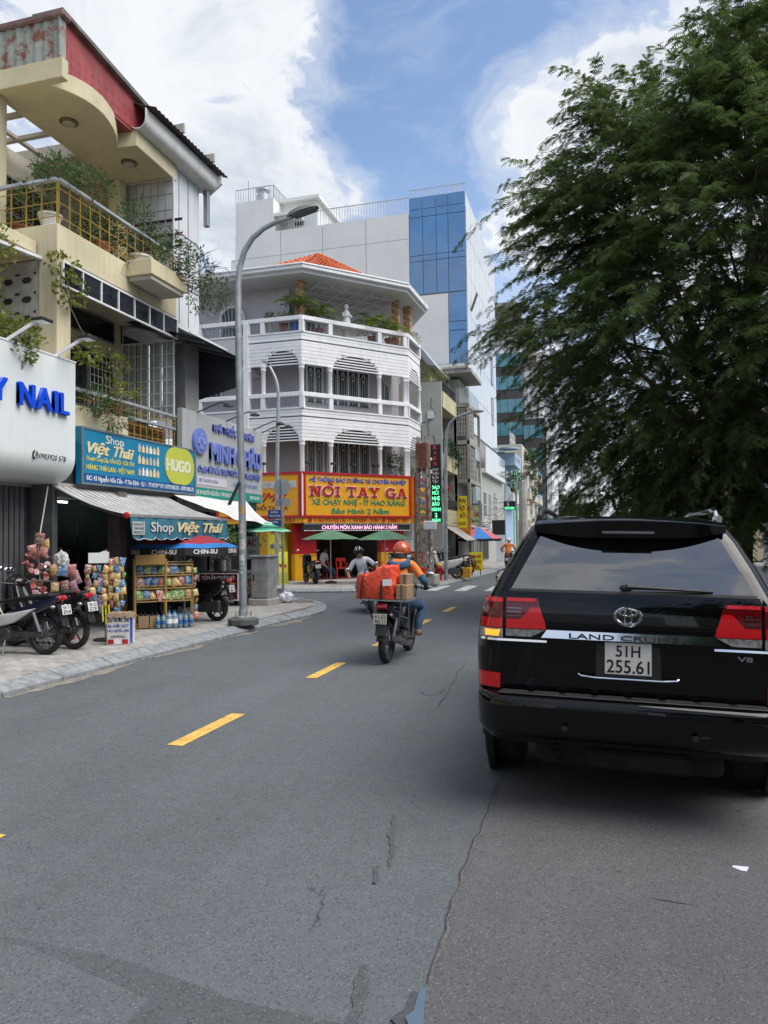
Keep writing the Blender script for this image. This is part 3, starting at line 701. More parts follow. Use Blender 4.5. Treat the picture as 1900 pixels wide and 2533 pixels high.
M_DARKM = mat('dark_metal', (.035, .035, .04), .5, .3, var=.2)
M_RUST = mat('rusty_zinc', (.30, .32, .28), .6, .2, var=.2, scale=2, streak=.95, dirtcol=(.16, .055, .03), dirt=(3.2, .49, (.19, .06, .03), .95))
M_REDR = mat('red_roof_sheet', (.30, .055, .055), .55, var=.25, scale=2, streak=.3)
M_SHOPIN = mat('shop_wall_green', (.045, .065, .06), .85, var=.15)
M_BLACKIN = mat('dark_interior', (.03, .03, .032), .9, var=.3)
M_TUBE = mat('fluorescent', (1, 1, 1), .4, var=0, emit=(.9, 1.0, .97), estr=5)
M_SHUT = mat('shutter_grey', (.16, .165, .17), .5, .5, var=.2, streak=.3)
M_BRICK = mat('brick_red', (.26, .10, .065), .85, var=.3, scale=20)

def frame(b, o, ex, ez, w, h, t=.04, d=.05, n=None):
    """rectangular frame in the plane o+ex*w, o+ez*h"""
    o = V(o); ex = V(ex); ez = V(ez); nn = ex.cross(ez)
    for p, q in ((o, o + ex * w), (o + ez * h, o + ex * w + ez * h)): b.bar(p - ex * t / 2, q + ex * t / 2, d, t, ez)
    for p, q in ((o, o + ez * h), (o + ex * w, o + ex * w + ez * h)): b.bar(p + ez * t / 2, q - ez * t / 2, d, t, ex)
    return b
def bars(parent, o, ex, ez, w, h, nx, nz, m, t=.014, name='grille_bar', nv=True):
    """each bar of a grille its own part"""
    o = V(o); ex = V(ex); ez = V(ez)
    for i in range(nx + 1): B().bar(o + ex * (w * i / nx), o + ex * (w * i / nx) + ez * h, t, t, ex).build(name, m, parent)
    for j in range(nz + 1): B().bar(o + ez * (h * j / nz) + ex.cross(ez) * t * .6, o + ez * (h * j / nz) + ex * w + ex.cross(ez) * t * .6, t, t, ez).build(name, m, parent)

def nail_shop():
    th = thing('shop_house', 'low grey shop house with planted terrace behind the white nail sign', 'building', (-10, 7.5, .13))
    b = B(); b.box(-14, -9.35, 3.0, 10.72, 2.7, 4.3); b.box(-14, -13.6, 3, 10.72, .1, 2.7); b.box(-14, -9.0, 3.0, 3.2, .1, 2.7); b.build('wall', M_CONC, th)
    b = B(); b.box(-14, -9.3, 3.0, 10.74, 6.78, 7.0); b.build('roof_slab', M_CREAM, th, bev=.01)
    b = B(); b.box(-14, -13.8, 3.0, 10.7, 4.3, 6.78); b.build('back_wall', M_CREAM2, th)
    for i in range(14): B().box(-9.42, -9.36, 8.9 + i * .12, 8.99 + i * .12, .13, 2.7).build('shutter_slat', M_SHUT, th)
    b = B(); b.box(-9.5, -9.42, 4, 10.7, .13, 2.7); b.build('shutter', M_BLACKIN, th)
    for y in (8.6, 9.4): B().bar((-9.35, y, 4.3), (-9.35, y, 6.78), .06, .06).build('post', M_WPAINT, th)
    B().bar((-9.2, 7.5, 6.45), (-9.25, 10.9, 6.72), .1, .05).build('rain_pipe', M_WPAINT, th)
    # the sign board: flat face, rounded underside
    sg = thing('shop_sign', 'white shop sign board with raised blue NAIL letters', 'sign', (-8.7, 9.0, 2.72))
    R = .42; prof = [(-8.5, 4.80), (-8.5, 2.75 + R)] + [(-8.5 - R + R * math.cos(a), 2.75 + R - R * math.sin(a)) for a in [math.pi / 2 * i / 8 for i in range(1, 9)]] + [(-9.33, 2.75), (-9.33, 4.80)]
    B().prism([(p[0], p[1]) for p in prof], (0, 4.5, 0), EX, EZ, (0, 6.25, 0)).build('board', mat('sign_white', (.66, .70, .69), .35, var=.05, scale=.8, streak=.25, dirtcol=(.4, .41, .36)), sg, smooth=True, sharp=25)
    B().box(-9.33, -8.49, 4.5, 10.76, 4.80, 4.825).build('top_trim', M_WPAINT, sg)
    M_BLUE = mat('blue_letter', (.006, .07, .62), .3, var=.05, coat=.3)
    for ch, y0, y1 in (('Y', 8.86, 9.17), ('N', 9.40, 9.74), ('A', 9.77, 10.13), ('I', 10.17, 10.26), ('L', 10.31, 10.53)):
        text(sg, ch, (-8.5, y0, 3.87), EY, EZ, y1 - y0, .345, M_BLUE, .07, bold=.035, name='letter')
    text(sg, '0903920 578', (-8.5, 9.90, 3.09), EY, EZ, .62, .085, M_INK, .003, shear=.15)
    b = B()
    for r in (.035, .06, .085): b.tube([(-8.497, 9.79 + r * math.cos(a), 3.135 + r * math.sin(a)) for a in [math.radians(q) for q in range(-50, 51, 20)]], .006, 4)
    b.tube([(-8.497, 9.80, 3.20), (-8.497, 9.76, 3.17), (-8.497, 9.76, 3.10), (-8.497, 9.80, 3.07)], .014, 5); b.build('phone_icon', M_INK, sg)
    for y in (9.22, 10.28):
        fl = thing('flood_light', 'slim arm flood light on the white nail sign, above the blue letter ' + ('Y' if y < 10 else 'L'), 'light', (-8.55, y, 4.82), 'flood lights on the nail sign')
        B().bar((-8.55, y, 4.80), (-8.16, y + .20, 5.12), .035, .05).build('arm', M_WPAINT, fl)
        B().box(-8.20, -7.98, y + .13, y + .37, 5.12, 5.17).build('lamp_head', M_DARKM, fl, bev=.01)
        B().box(-8.18, -8.0, y + .15, y + .35, 5.112, 5.121).build('lens', mat('lens_white', (.85, .85, .82), .2, var=0), fl)
nail_shop()

def cream_house():
    XF = -8.9
    th = thing('cream_house', 'cream three-storey house with curved roof canopy and planted balconies', 'building', (-10.5, 12.7, .13))
    W = lambda name, *bx, m=M_CREAM, bev=.008: B().box(*bx).build(name, m, th, bev=bev)
    # ground floor: shop room
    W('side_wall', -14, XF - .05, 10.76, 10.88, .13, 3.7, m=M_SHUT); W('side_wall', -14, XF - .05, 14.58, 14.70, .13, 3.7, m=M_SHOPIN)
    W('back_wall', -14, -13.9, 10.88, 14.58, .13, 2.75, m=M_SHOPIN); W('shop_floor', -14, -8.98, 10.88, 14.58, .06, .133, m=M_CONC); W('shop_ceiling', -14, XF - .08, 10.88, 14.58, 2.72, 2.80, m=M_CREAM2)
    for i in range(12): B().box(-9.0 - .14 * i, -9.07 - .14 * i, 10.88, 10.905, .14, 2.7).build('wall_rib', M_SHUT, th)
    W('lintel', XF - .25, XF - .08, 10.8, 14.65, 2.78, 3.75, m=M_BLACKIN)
    # first floor
    W('slab', -14, XF - .02, 10.8, 14.65, 3.55, 3.80); W('end_wall', -14, -11.4, 10.8, 10.92, 3.8, 6.7); W('back_wall', -10.42, -10.3, 10.9, 14.62, 3.8, 6.70)
    W('column', -9.27, XF + .01, 10.77, 11.12, 3.8, 6.72); W('end_wall', -14, -10.3, 14.55, 14.67, 3.8, 9.9)
    W('parapet', XF - .12, XF, 11.12, 12.82, 3.80, 4.20)
    # pierced concrete block screen on the near side
    scr = W('vent_screen', -11.4, -9.27, 10.80, 10.86, 4.8, 6.7, m=mat('vent_block', (.40, .38, .34), .85, var=.2, scale=5, streak=.4))
    for i in range(5):
        for j in range(5):
            x = -9.55 - i * .40; z = 5.0 + j * .34
            B().prism([(-.11, 0), (-.06, .055), (.06, .055), (.11, 0), (.06, -.055), (-.06, -.055)], (x, 10.797, z), EX, EZ, (0, -.002, 0)).build('vent_hole', M_BLACKIN, scr)
            for dx in (-.2, .2):
                B().prism([(0, .03), (.07 * (1 if dx < 0 else -1), .0), (0, -.03)], (x + dx * .98, 10.797, z + .11), EX, EZ, (0, -.002, 0)).build('vent_hole', M_BLACKIN, scr)
    # windows on the loggia wall
    w1 = B().box(-10.30, -10.285, 11.2, 14.28, 6.16, 6.62).build('window', M_DGLASS, th); frame(B(), (-10.28, 11.2, 6.16), EY, EZ, 3.08, .46, .035, .03).build('window_frame', M_GREYM, w1)
    w2 = B().box(-10.30, -10.285, 11.6, 14.26, 4.6, 5.84).build('window', M_DGLASS, th); frame(B(), (-10.28, 11.6, 4.6), EY, EZ, 2.66, 1.24, .05, .04).build('window_frame', M_GREYM, w2)
    B().bar((-10.27, 13.37, 4.6), (-10.27, 13.37, 5.84), .06, .05).build('mullion', M_GREYM, w2); bars(w2, (-10.24, 13.42, 4.63), EY, EZ, .80, 1.18, 6, 7, M_WPAINT, .012)
    # transom strip
    tr = B().box(XF + .02, XF + .05, 10.85, 14.52, 6.22, 6.64).build('transom', M_DGLASS, th); b = frame(B(), (XF + .06, 10.85, 6.22), EY, EZ, 3.67, .42, .035, .04); b.build('transom_frame', M_WPAINT, tr)
    for i in range(1, 7): B().bar((XF + .06, 10.85 + 3.67 * i / 7, 6.23), (XF + .06, 10.85 + 3.67 * i / 7, 6.63), .03, .03).build('mullion', M_WPAINT, tr)
    W('loggia_ceiling', -10.3, XF - .01, 10.9, 14.62, 6.66, 6.72, m=M_CREAM2)
    # end screens of the loggias
    for (z0, z1, nx, nz) in ((4.45, 6.20, 8, 6), (7.32, 9.88, 7, 7)):
        s = frame(B(), (-10.28, 14.56, z0), EX, EZ, 1.34, z1 - z0, .03, .03).build('grille_screen', M_WPAINT, th); bars(s, (-10.26, 14.56, z0), EX, EZ, 1.30, z1 - z0, nx, nz, M_WPAINT if z0 < 5 else M_GREYM, .016)
        if z0 < 5:
            for i in range(4): B().box(-10.24 + i * .33, -9.94 + i * .33, 14.60, 14.615, z0, z1).build('curtain', mat('curtain', (.33, .37, .36), .8, var=.2, scale=6), s)
    for i, z in enumerate((7.6, 7.7, 7.8, 8.35, 8.45, 8.62, 8.95)): B().box(-10.2, -8.8, 14.66, 14.70, z, z + .05).build('louvre', M_DARKM, th)
    # balcony rails
    def rail(p0, p1, z0, z1, n, nm, rows):
        p0 = V(p0); p1 = V(p1); r = B().bar(p0 + EZ * z1, p1 + EZ * z1, .09, .05).build(nm, mat('handrail', (.45, .47, .48), .4, .5, var=.15), th)
        for i in range(n + 1):
            p = p0.lerp(p1, i / n); B().bar(p + EZ * z0, p + EZ * (z1 - .03), .017, .017).build('baluster', M_YRAIL, r)
        for j in range(rows): z = z0 + (z1 - z0) * (j + .6) / (rows + .2); B().bar(p0 + EZ * z, p1 + EZ * z, .013, .013).build('rail_bar', M_YRAIL, r)
    rail((XF - .03, 10.85, 0), (XF - .03, 14.5, 0), 7.3, 8.1, 13, 'balcony_rail', 3); rail((-12.5, 10.83, 0), (XF - .05, 10.83, 0), 7.3, 8.1, 11, 'balcony_rail', 3); rail((XF - .03, 11.2, 0), (XF - .03, 14.58, 0), 4.2, 4.5, 10, 'balcony_rail', 1)
    rail((XF - .035, 12.86, 0), (XF - .035, 14.56, 0), 3.8, 4.22, 8, 'balcony_rail', 2)
    for j in range(5):
        for i in range(8): B().box(XF - .35, XF - .25, 12.9 + i * .21, 13.09 + i * .21, 3.80 + j * .085, 3.875 + j * .085).build('brick', M_BRICK, th)
    # second floor
    W('slab', -14, XF, 10.78, 14.6, 6.72, 7.30); W('planter_box', -8.9, -8.32, 12.75, 14.05, 7.02, 7.34, bev=.012)
    W('planter_box_bottom', -8.88, -8.36, 12.80, 14.0, 6.93, 7.02, m=M_CREAM2)
    W('back_wall', -11.62, -11.5, 10.9, 14.6, 7.3, 9.9, m=M_CREAM2); W('column', -10.42, -10.15, 14.28, 14.55, 7.3, 9.9); W('column', -10.62, -10.27, 10.80, 11.1, 7.3, 9.9)
    d = B().box(-11.5, -11.47, 12.2, 14.0, 7.32, 9.3).build('window', M_DGLASS, th); bars(d, (-11.44, 12.2, 7.4), EY, EZ, 1.8, 1.85, 6, 5, M_GREYM, .02)
    # roof canopy with its waved front edge
    cur = [(-9.25, 10.97), (-9.10, 11.12), (-9.0, 11.29), (-8.92, 11.5), (-8.88, 11.72), (-8.88, 11.98), (-8.93, 12.23), (-9.01, 12.5), (-9.12, 12.74), (-9.23, 12.93), (-9.36, 13.13)]
    B().prism([(-10.40, 10.97)] + cur + [(-8.95, 13.19), (-8.99, 14.78), (-10.40, 14.78)], (0, 0, 9.9), EX, EY, (0, 0, .34)).build('canopy', M_CREAM, th, bev=.012)
    W('canopy_beam', -14, -8.83, 10.80, 10.965, 9.90, 10.26); W('canopy_beam', -14, -10.4, 14.55, 14.78, 9.9, 10.24)
    for i, y in enumerate((11.62, 12.34, 13.22)): W('canopy_beam', -12.4, -10.4, y - .05, y + .05, 9.9, 9.99, m=M_CREAM2)
    W('canopy_slab', -12.4, -10.4, 13.28, 14.55, 9.92, 10.3, m=M_CREAM2)
    for x in (-11.15, -11.95): W('canopy_beam', x - .05, x + .05, 10.97, 13.2, 9.905, 9.985, m=M_CREAM2)
    W('canopy_slab', -14, -12.4, 10.97, 14.55, 9.9, 10.3, m=M_CREAM2)
    for x, y, z in ((-9.68, 12.03, 9.9), (-9.51, 13.73, 9.9)):
        l = B().lathe([(.17, 0), (.17, -.03), (.13, -.05), (.05, -.06)], 20, (x, y, z)).build('ceiling_light', mat('lamp_bronze', (.16, .14, .09), .5, .4, var=.2), th, smooth=True)
        B().lathe([(.12, -.052), (.08, -.068), (.02, -.074)], 16, (x, y, z)).build('lamp_glass', mat('lamp_glass', (.42, .40, .30), .3, var=.1), l, smooth=True)
    # roof: rusty sheet gable and red sheet roof
    rf = B().prism([(10.98, 10.2), (13.35, 10.2), (13.75, 10.90), (11.0, 11.2)], (-9.45, 0, 0), EY, EZ, (.40, 0, 0)).build('roof', M_REDR, th)
    for j in range(3):      # courses of pressed tiles
        z0 = 10.26 + j * .17; y1 = 13.45; n = int((y1 - 11.1) / .2)
        for i in range(n):
            y = 11.1 + i * .2; B().prism([(0, 0), (.195, 0), (.195, .16), (.10, .175), (0, .16)], (-9.06, y, z0), EY, EZ, (.022, 0, 0)).build('roof_tile', M_REDR, rf)
    B().prism([(10.95, 11.20), (10.95, 11.27), (13.85, 10.97), (13.78, 10.88)], (-9.6, 0, 0), EY, EZ, (.66, 0, 0)).build('roof_edge', mat('weathered_sheet', (.14, .13, .115), .7, var=.4, scale=4), rf)
    n = 40; b = B(); vs = []
    for i in range(n + 1):
        x = -13.0 + i * (13.0 - 8.95) / n; y = 10.90 - (.018 if i % 2 else -.018); vs += [(x, y, 10.24), (x, y, 11.05), (x, y + .02, 10.24), (x, y + .02, 11.05)]
    fs = []
    for i in range(n): a = i * 4; c = a + 4; fs += [(a, c, c + 1, a + 1), (a + 2, a + 3, c + 3, c + 2)]
    b.add(vs, fs); b.build('corrugated_sheet', M_RUST, th, fix=False)
    B().prism([(-13.0, 11.04), (-8.85, 11.04), (-8.85, 11.17), (-13.0, 11.17)], (0, 10.84, 0), EX, EZ, (0, .25, 0)).build('ridge_cap', mat('ridge_cap', (.20, .12, .11), .6, .2, var=.3, scale=5), th, bev=.03)
    B().prism([(10.86, 10.28), (11.02, 10.28), (11.02, 11.2), (10.86, 11.18)], (-8.96, 0, 0), EY, EZ, (.03, 0, 0)).build('corner_sheet', M_RUST, th)
    # tube light inside the shop
    for z, y0, y1 in ((2.66, 13.15, 14.4), (2.62, 12.3, 13.3)):
        tl = thing('tube_light', ('upper' if z > 2.65 else 'lower') + ' lit white fluorescent tube under the dark shop ceiling', 'light', (-11.6, y0, z), 'tube lights in the shop')
        B().cyl((-11.6, y0, z), (-11.6, y1, z), .018, n=8).build('tube', M_TUBE, tl); B().box(-11.64, -11.56, y0 - .02, y1 + .02, z + .02, z + .06).build('batten', M_WPAINT, tl)
cream_house()

def white_house():
    th = thing('white_house', 'white rendered house with broad rain gutter and dark tarpaulin awning', 'building', (-10.5, 15.6, .13))
    W = lambda name, *bx, m=M_WHITEW, bev=.008: B().box(*bx).build(name, m, th, bev=bev)
    pl = [(-14, 14.72), (-9.05, 14.72), (-9.05, 15.75)] + [(-9.40 + .35 * math.cos(a), 15.75 + .38 * math.sin(a)) for a in [math.radians(q) for q in (15, 30, 45, 60, 75, 90)]] + [(-14, 16.13)]
    B().prism(pl, (0, 0, 6.6), EX, EY, (0, 0, 3.9)).build('wall', M_WHITEW, th, smooth=True, sharp=30)
    for z in (7.6, 8.8): B().box(-9.06, -9.035, 14.75, 15.8, z, z + .012).build('wall_joint', M_GREYM, th)
    for y in (14.95, 15.35): B().box(-9.06, -9.035, y, y + .012, 6.7, 10.2).build('wall_joint', M_GREYM, th)
    # gutter
    R = .19; prof = [(0, .30), (.02, .12)] + [(.19 + R * math.cos(a) * 1.0, .12 + R * math.sin(a)) for a in [math.radians(q) for q in range(180, 361, 20)]] + [(.38, .34)]
    pts = [(a, c) for a, c in prof]; inner = [(a * .94 + .012, c + .02) for a, c in prof][::-1]
    gt = B().prism(pts + inner, (-9.10, 13.15, 10.30), EX, EZ, (0, 3.0, 0)).build('gutter', mat('gutter_white', (.60, .60, .57), .5, var=.12, scale=3, streak=.6, dirtcol=(.22, .13, .06)), th, smooth=True, sharp=50)
    W('soffit', -9.9, -8.85, 13.2, 16.12, 10.24, 10.30); W('fascia', -9.3, -9.06, 13.05, 14.72, 10.35, 10.72)
    B().prism([(-9.05, 10.1), (-8.6, 10.42), (-8.6, 10.62), (-9.3, 10.62)], (0, 16.15, 0), EX, EZ, (0, .06, 0)).build('gutter_end', M_WHITEW, th)
    n = 44; b = B(); vs = []
    for i in range(n + 1):
        y = 13.2 + i * 3.2 / n; z = .018 if i % 2 else -.018; vs += [(-8.55, y, 10.68 + z), (-11.2, y, 11.55 + z)]
    b.add(vs, [(2 * i, 2 * i + 2, 2 * i + 3, 2 * i + 1) for i in range(n)]); b.build('roof_sheet', mat('old_fibre_cement', (.10, .095, .09), .9, var=.4, scale=4), th, fix=False)
    W('downpipe', -9.0, -8.88, 15.98, 16.10, 9.35, 10.25, m=M_GREYM)
    for y in (14.35, 15.7): W('roof_bracket', -8.85, -8.55, y, y + .06, 10.74, 10.95, m=M_CREAM2)
    # dark loggia and pillar under the tarpaulin
    W('loggia_back', -12, -10.6, 14.72, 16.1, 2.9, 6.6, m=M_BLACKIN); W('pillar', -9.35, -9.0, 15.15, 15.75, 2.9, 6.3, m=mat('grey_render', (.25, .25, .25), .85, var=.15, streak=.3)); W('slab', -12, -9.0, 14.72, 18.85, 2.55, 2.78, m=M_CONC)
    tp = B(); tp.quad((-10.3, 14.4, 6.75), (-8.15, 14.2, 6.12), (-8.15, 16.15, 6.12), (-10.3, 16.35, 6.75)); tp.quad((-8.15, 16.15, 6.12), (-8.15, 16.15, 5.42), (-9.5, 16.3, 5.15), (-9.7, 16.32, 6.55))
    M_TARP = mat('dark_tarpaulin', (.022, .025, .035), .7, var=.4, scale=3, bump=.6, bscale=6)
    me = tp.mesh('tarpaulin', M_TARP, fix=False); o = link('awning_sheet', me, th); md = o.modifiers.new('t', 'SOLIDIFY'); md.thickness = .015
    B().bar((-8.15, 13.9, 6.14), (-8.15, 15.5, 6.14), .05, .04).build('awning_pole', M_WPAINT, th)
    for y in (14.6, 15.4, 16.1): B().bar((-10.2, y + .1, 6.68), (-8.2, y, 6.09), .03, .03).build('awning_rafter', M_GREYM, th)
    B().tube(bez((-9.4, 14.75, 10.2), (-9.2, 15.5, 9.5), (-9.1, 15.9, 9.3), (-9.02, 16.0, 7.2), 10), .012, 5).build('cable', M_DARKM, th)
    # ground floor: pharmacy, dark opening with steel frame
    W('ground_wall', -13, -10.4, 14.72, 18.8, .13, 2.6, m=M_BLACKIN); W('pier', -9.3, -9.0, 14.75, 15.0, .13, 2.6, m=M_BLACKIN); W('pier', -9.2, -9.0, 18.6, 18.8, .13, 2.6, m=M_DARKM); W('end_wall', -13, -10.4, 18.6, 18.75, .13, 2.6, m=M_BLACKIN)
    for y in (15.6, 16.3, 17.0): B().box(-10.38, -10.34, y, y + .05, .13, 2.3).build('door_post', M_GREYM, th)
white_house()
# ================================================================== signs and awnings of the left row
M_TEAL = mat('sign_teal', (.010, .20, .36), .4, var=.10, scale=.9)
M_LIME = mat('sign_lime', (.50, .53, .07), .45, var=.05)
M_SWHITE = mat('letter_white', (.75, .75, .72), .5, var=.04)
M_SYEL = mat('letter_yellow', (.75, .65, .10), .5, var=.04)
M_GOLD = mat('letter_gold', (.72, .60, .32), .5, var=.15, scale=10)
M_PURP = mat('letter_periwinkle', (.16, .21, .55), .45, var=.06)
M_SGREY = mat('sign_grey', (.42, .43, .43), .5, var=.05, scale=1, streak=.3, dirtcol=(.25, .25, .24))
M_GREEN = mat('sign_green', (.01, .27, .20), .5, var=.06)
def shop_sign_teal():
    th = thing('shop_sign', 'teal shop sign reading Shop Việt Thái with a lime HUGO panel', 'sign', (-8.85, 13.2, 2.78))
    X = -8.78
    B().box(-8.9, X, 11.27, 15.2, 2.78, 3.82).build('board', M_TEAL, th, bev=.004)
    frame(B(), (X, 11.29, 2.80), EY, EZ, 3.89, 1.0, .035, .03).build('board_frame', M_GREYM, th)
    X += .003
    B().box(X - .002, X + .004, 11.33, 15.15, 2.83, 2.985).build('address_band', mat('sign_blue', (.006, .085, .27), .45, var=.05), th)
    text(th, 'Shop', (X, 11.95, 3.585), EY, EZ, .55, .15, M_SWHITE, .006, bold=.01)
    text(th, 'Việt Thái', (X, 11.43, 3.36), EY, EZ, 1.40, .20, M_GOLD, .008, bold=.03, shear=.35)
    text(th, 'Chuyên Cung Cấp: DẦU GỘI - SỮA TẮM', (X, 11.40, 3.225), EY, EZ, 1.43, .075, M_SYEL, .004, bold=.01)
    text(th, 'HÀNG THÁI LAN - VIỆT NAM', (X, 11.40, 3.06), EY, EZ, 1.43, .09, M_SYEL, .004, bold=.015)
    text(th, 'ĐC: 43 Nguyễn Hữu Cầu - P.Tân Định - Q.1 - TP.HCM * ĐT: 0779.938.373 - 0707.938.373', (X + .003, 11.40, 2.865), EY, EZ, 3.70, .085, M_SWHITE, .004, bold=.012)
    r = .40; pts = [(13.92 + r + r * math.cos(a), 3.385 + r * math.sin(a)) for a in [math.radians(q) for q in range(90, 271, 18)]] + [(14.72 + r * math.cos(a), 3.385 + r * math.sin(a)) for a in [math.radians(q) for q in range(-90, 91, 18)]]
    hp = B().prism(pts, (X, 0, 0), EY, EZ, (.012, 0, 0)).build('panel', M_LIME, th)
    text(hp, 'HUGO', (X + .012, 13.98, 3.27), EY, EZ, .98, .24, mat('letter_cream', (.72, .72, .58), .5, var=.03), .004, bold=.05)
    rg = random.Random(4); cols = [M_SWHITE, M_INK, M_GOLD, M_CREAM, M_SGREY]
    for j in range(3):
        for i in range(6):
            y = 13.02 + i * .13; z = 3.07 + j * .235; h = rg.uniform(.14, .20); w = rg.uniform(.035, .05)
            B().prism([(-w, 0), (w, 0), (w, h * .65), (w * .4, h * .8), (w * .4, h), (-w * .4, h), (-w * .4, h * .8), (-w, h * .65)], (X, y, z), EY, EZ, (.005, 0, 0)).build('bottle_picture', rg.choice(cols), th)
shop_sign_teal()
def pharmacy_sign():
    th = thing('shop_sign', 'grey pharmacy sign with raised periwinkle letters MINH CHÂU', 'sign', (-8.85, 16.8, 2.75))
    X = -8.82
    ys = [14.70, 14.95, 15.32, 16.54, 17.4, 18.26, 18.76]
    for a, c in zip(ys[:-1], ys[1:]): B().box(-8.95, X, a + .004, c - .004, 2.98, 4.72).build('panel', M_SGREY, th, bev=.004)
    pr = [(-8.95 - .0, 18.764)] + [(-9.07 + .25 * math.cos(a), 18.764 + .25 * math.sin(a)) for a in [math.radians(q) for q in range(0, 91, 15)]] + [(-9.3, 19.01), (-9.3, 18.764)]
    B().prism(pr, (0, 0, 2.76), EX, EY, (0, 0, 1.96)).build('rounded_end', M_SGREY, th, smooth=True)
    B().box(-8.95, X + .004, 15.22, 18.76, 2.76, 2.975).build('address_band', M_GREEN, th)
    X += .002
    disc = B().lathe([(.30, 0), (.30, .07), (.28, .075)], 28, (X, 15.40, 4.05), (1, 0, 0)).build('emblem_disc', M_PURP, th, smooth=True, sharp=40)
    ml = mat('letter_periwinkle_pale', (.24, .30, .64), .45, var=.05)
    B().prism([(-.07, -.19), (.07, -.19), (.07, -.07), (.19, -.07), (.19, .07), (.07, .07), (.07, .19), (-.07, .19), (-.07, .07), (-.19, .07), (-.19, -.07), (-.07, -.07)], (X + .075, 15.40, 4.05), EY, EZ, (.02, 0, 0)).build('emblem_cross', ml, disc)
    b = B(); b.tube([(X + .10, 15.40 + .05 * math.sin(t * 9), 3.92 + .25 * t) for t in [i / 12 for i in range(13)]], .012, 5); b.prism([(-.08, 0), (.08, 0), (.03, -.05), (-.03, -.05)], (X + .096, 15.40, 4.09), EY, EZ, (.012, 0, 0)); b.build('emblem_snake', M_PURP, disc)
    text(th, 'NHÀ THUỐC TƯ NHÂN', (X, 16.05, 4.37), EY, EZ, 2.2, .17, M_PURP, .05, bold=.02)
    text(th, 'MINH CHÂU', (X, 15.88, 3.66), EY, EZ, 2.75, .42, M_PURP, .07, bold=.045)
    text(th, 'Chuyên BÁN CÁC LOẠI THUỐC NỘI - NGOẠI NHẬP', (X, 15.35, 3.36), EY, EZ, 3.30, .14, M_PURP, .03, bold=.02)
    pl = B().box(X, X + .006, 15.32, 16.75, 3.055, 3.25).build('name_panel', mat('panel_lilac', (.58, .58, .64), .5, var=.04), th); text(pl, 'DƯỢC SĨ NGUYỄN THỊ HỒNG', (X + .006, 15.36, 3.12), EY, EZ, .95, .075, mat('ink_violet', (.12, .12, .25), .5, var=0), .003)
    text(th, 'QUẦY PHÂN PHỐI LEO CORNO', (X, 17.1, 3.12), EY, EZ, 1.4, .10, mat('letter_blue_thin', (.2, .3, .5), .5, var=0), .008)
    text(th, 'ĐC 43 NGUYỄN HỮU CẦU, P. TÂN ĐỊNH, Q.1', (X + .002, 15.30, 2.83), EY, EZ, 1.75, .09, M_SWHITE, .004, bold=.01); text(th, '0934 922 853', (X + .002, 18.05, 2.83), EY, EZ, .58, .09, M_SWHITE, .004, bold=.01)
    for i, y in enumerate((15.35, 16.75, 18.3, 18.85)):
        fl = thing('flood_light', 'dark swan neck lamp on the grey pharmacy sign ' + ('above its round emblem', 'above the word MINH', 'above the word CHÂU', 'at its rounded end')[i], 'light', (-8.85, y, 4.73), 'swan neck lamps on the pharmacy sign')
        B().tube([(-8.85, y, 4.70), (-8.55, y + .15, 4.86), (-8.32, y + .2, 4.95), (-8.22, y + .22, 4.92)], .016, 6).build('arm', M_DARKM, fl, smooth=True)
        B().lathe([(.02, .03), (.05, .02), (.12, -.03), (.125, -.05)], 14, (-8.15, y + .24, 4.90)).build('shade', M_DARKM, fl, smooth=True)
pharmacy_sign()
def text_on(parent, s, o, right, up, w, h, m, **k): return text(parent, s, o, right, up, w, h, m, **k)
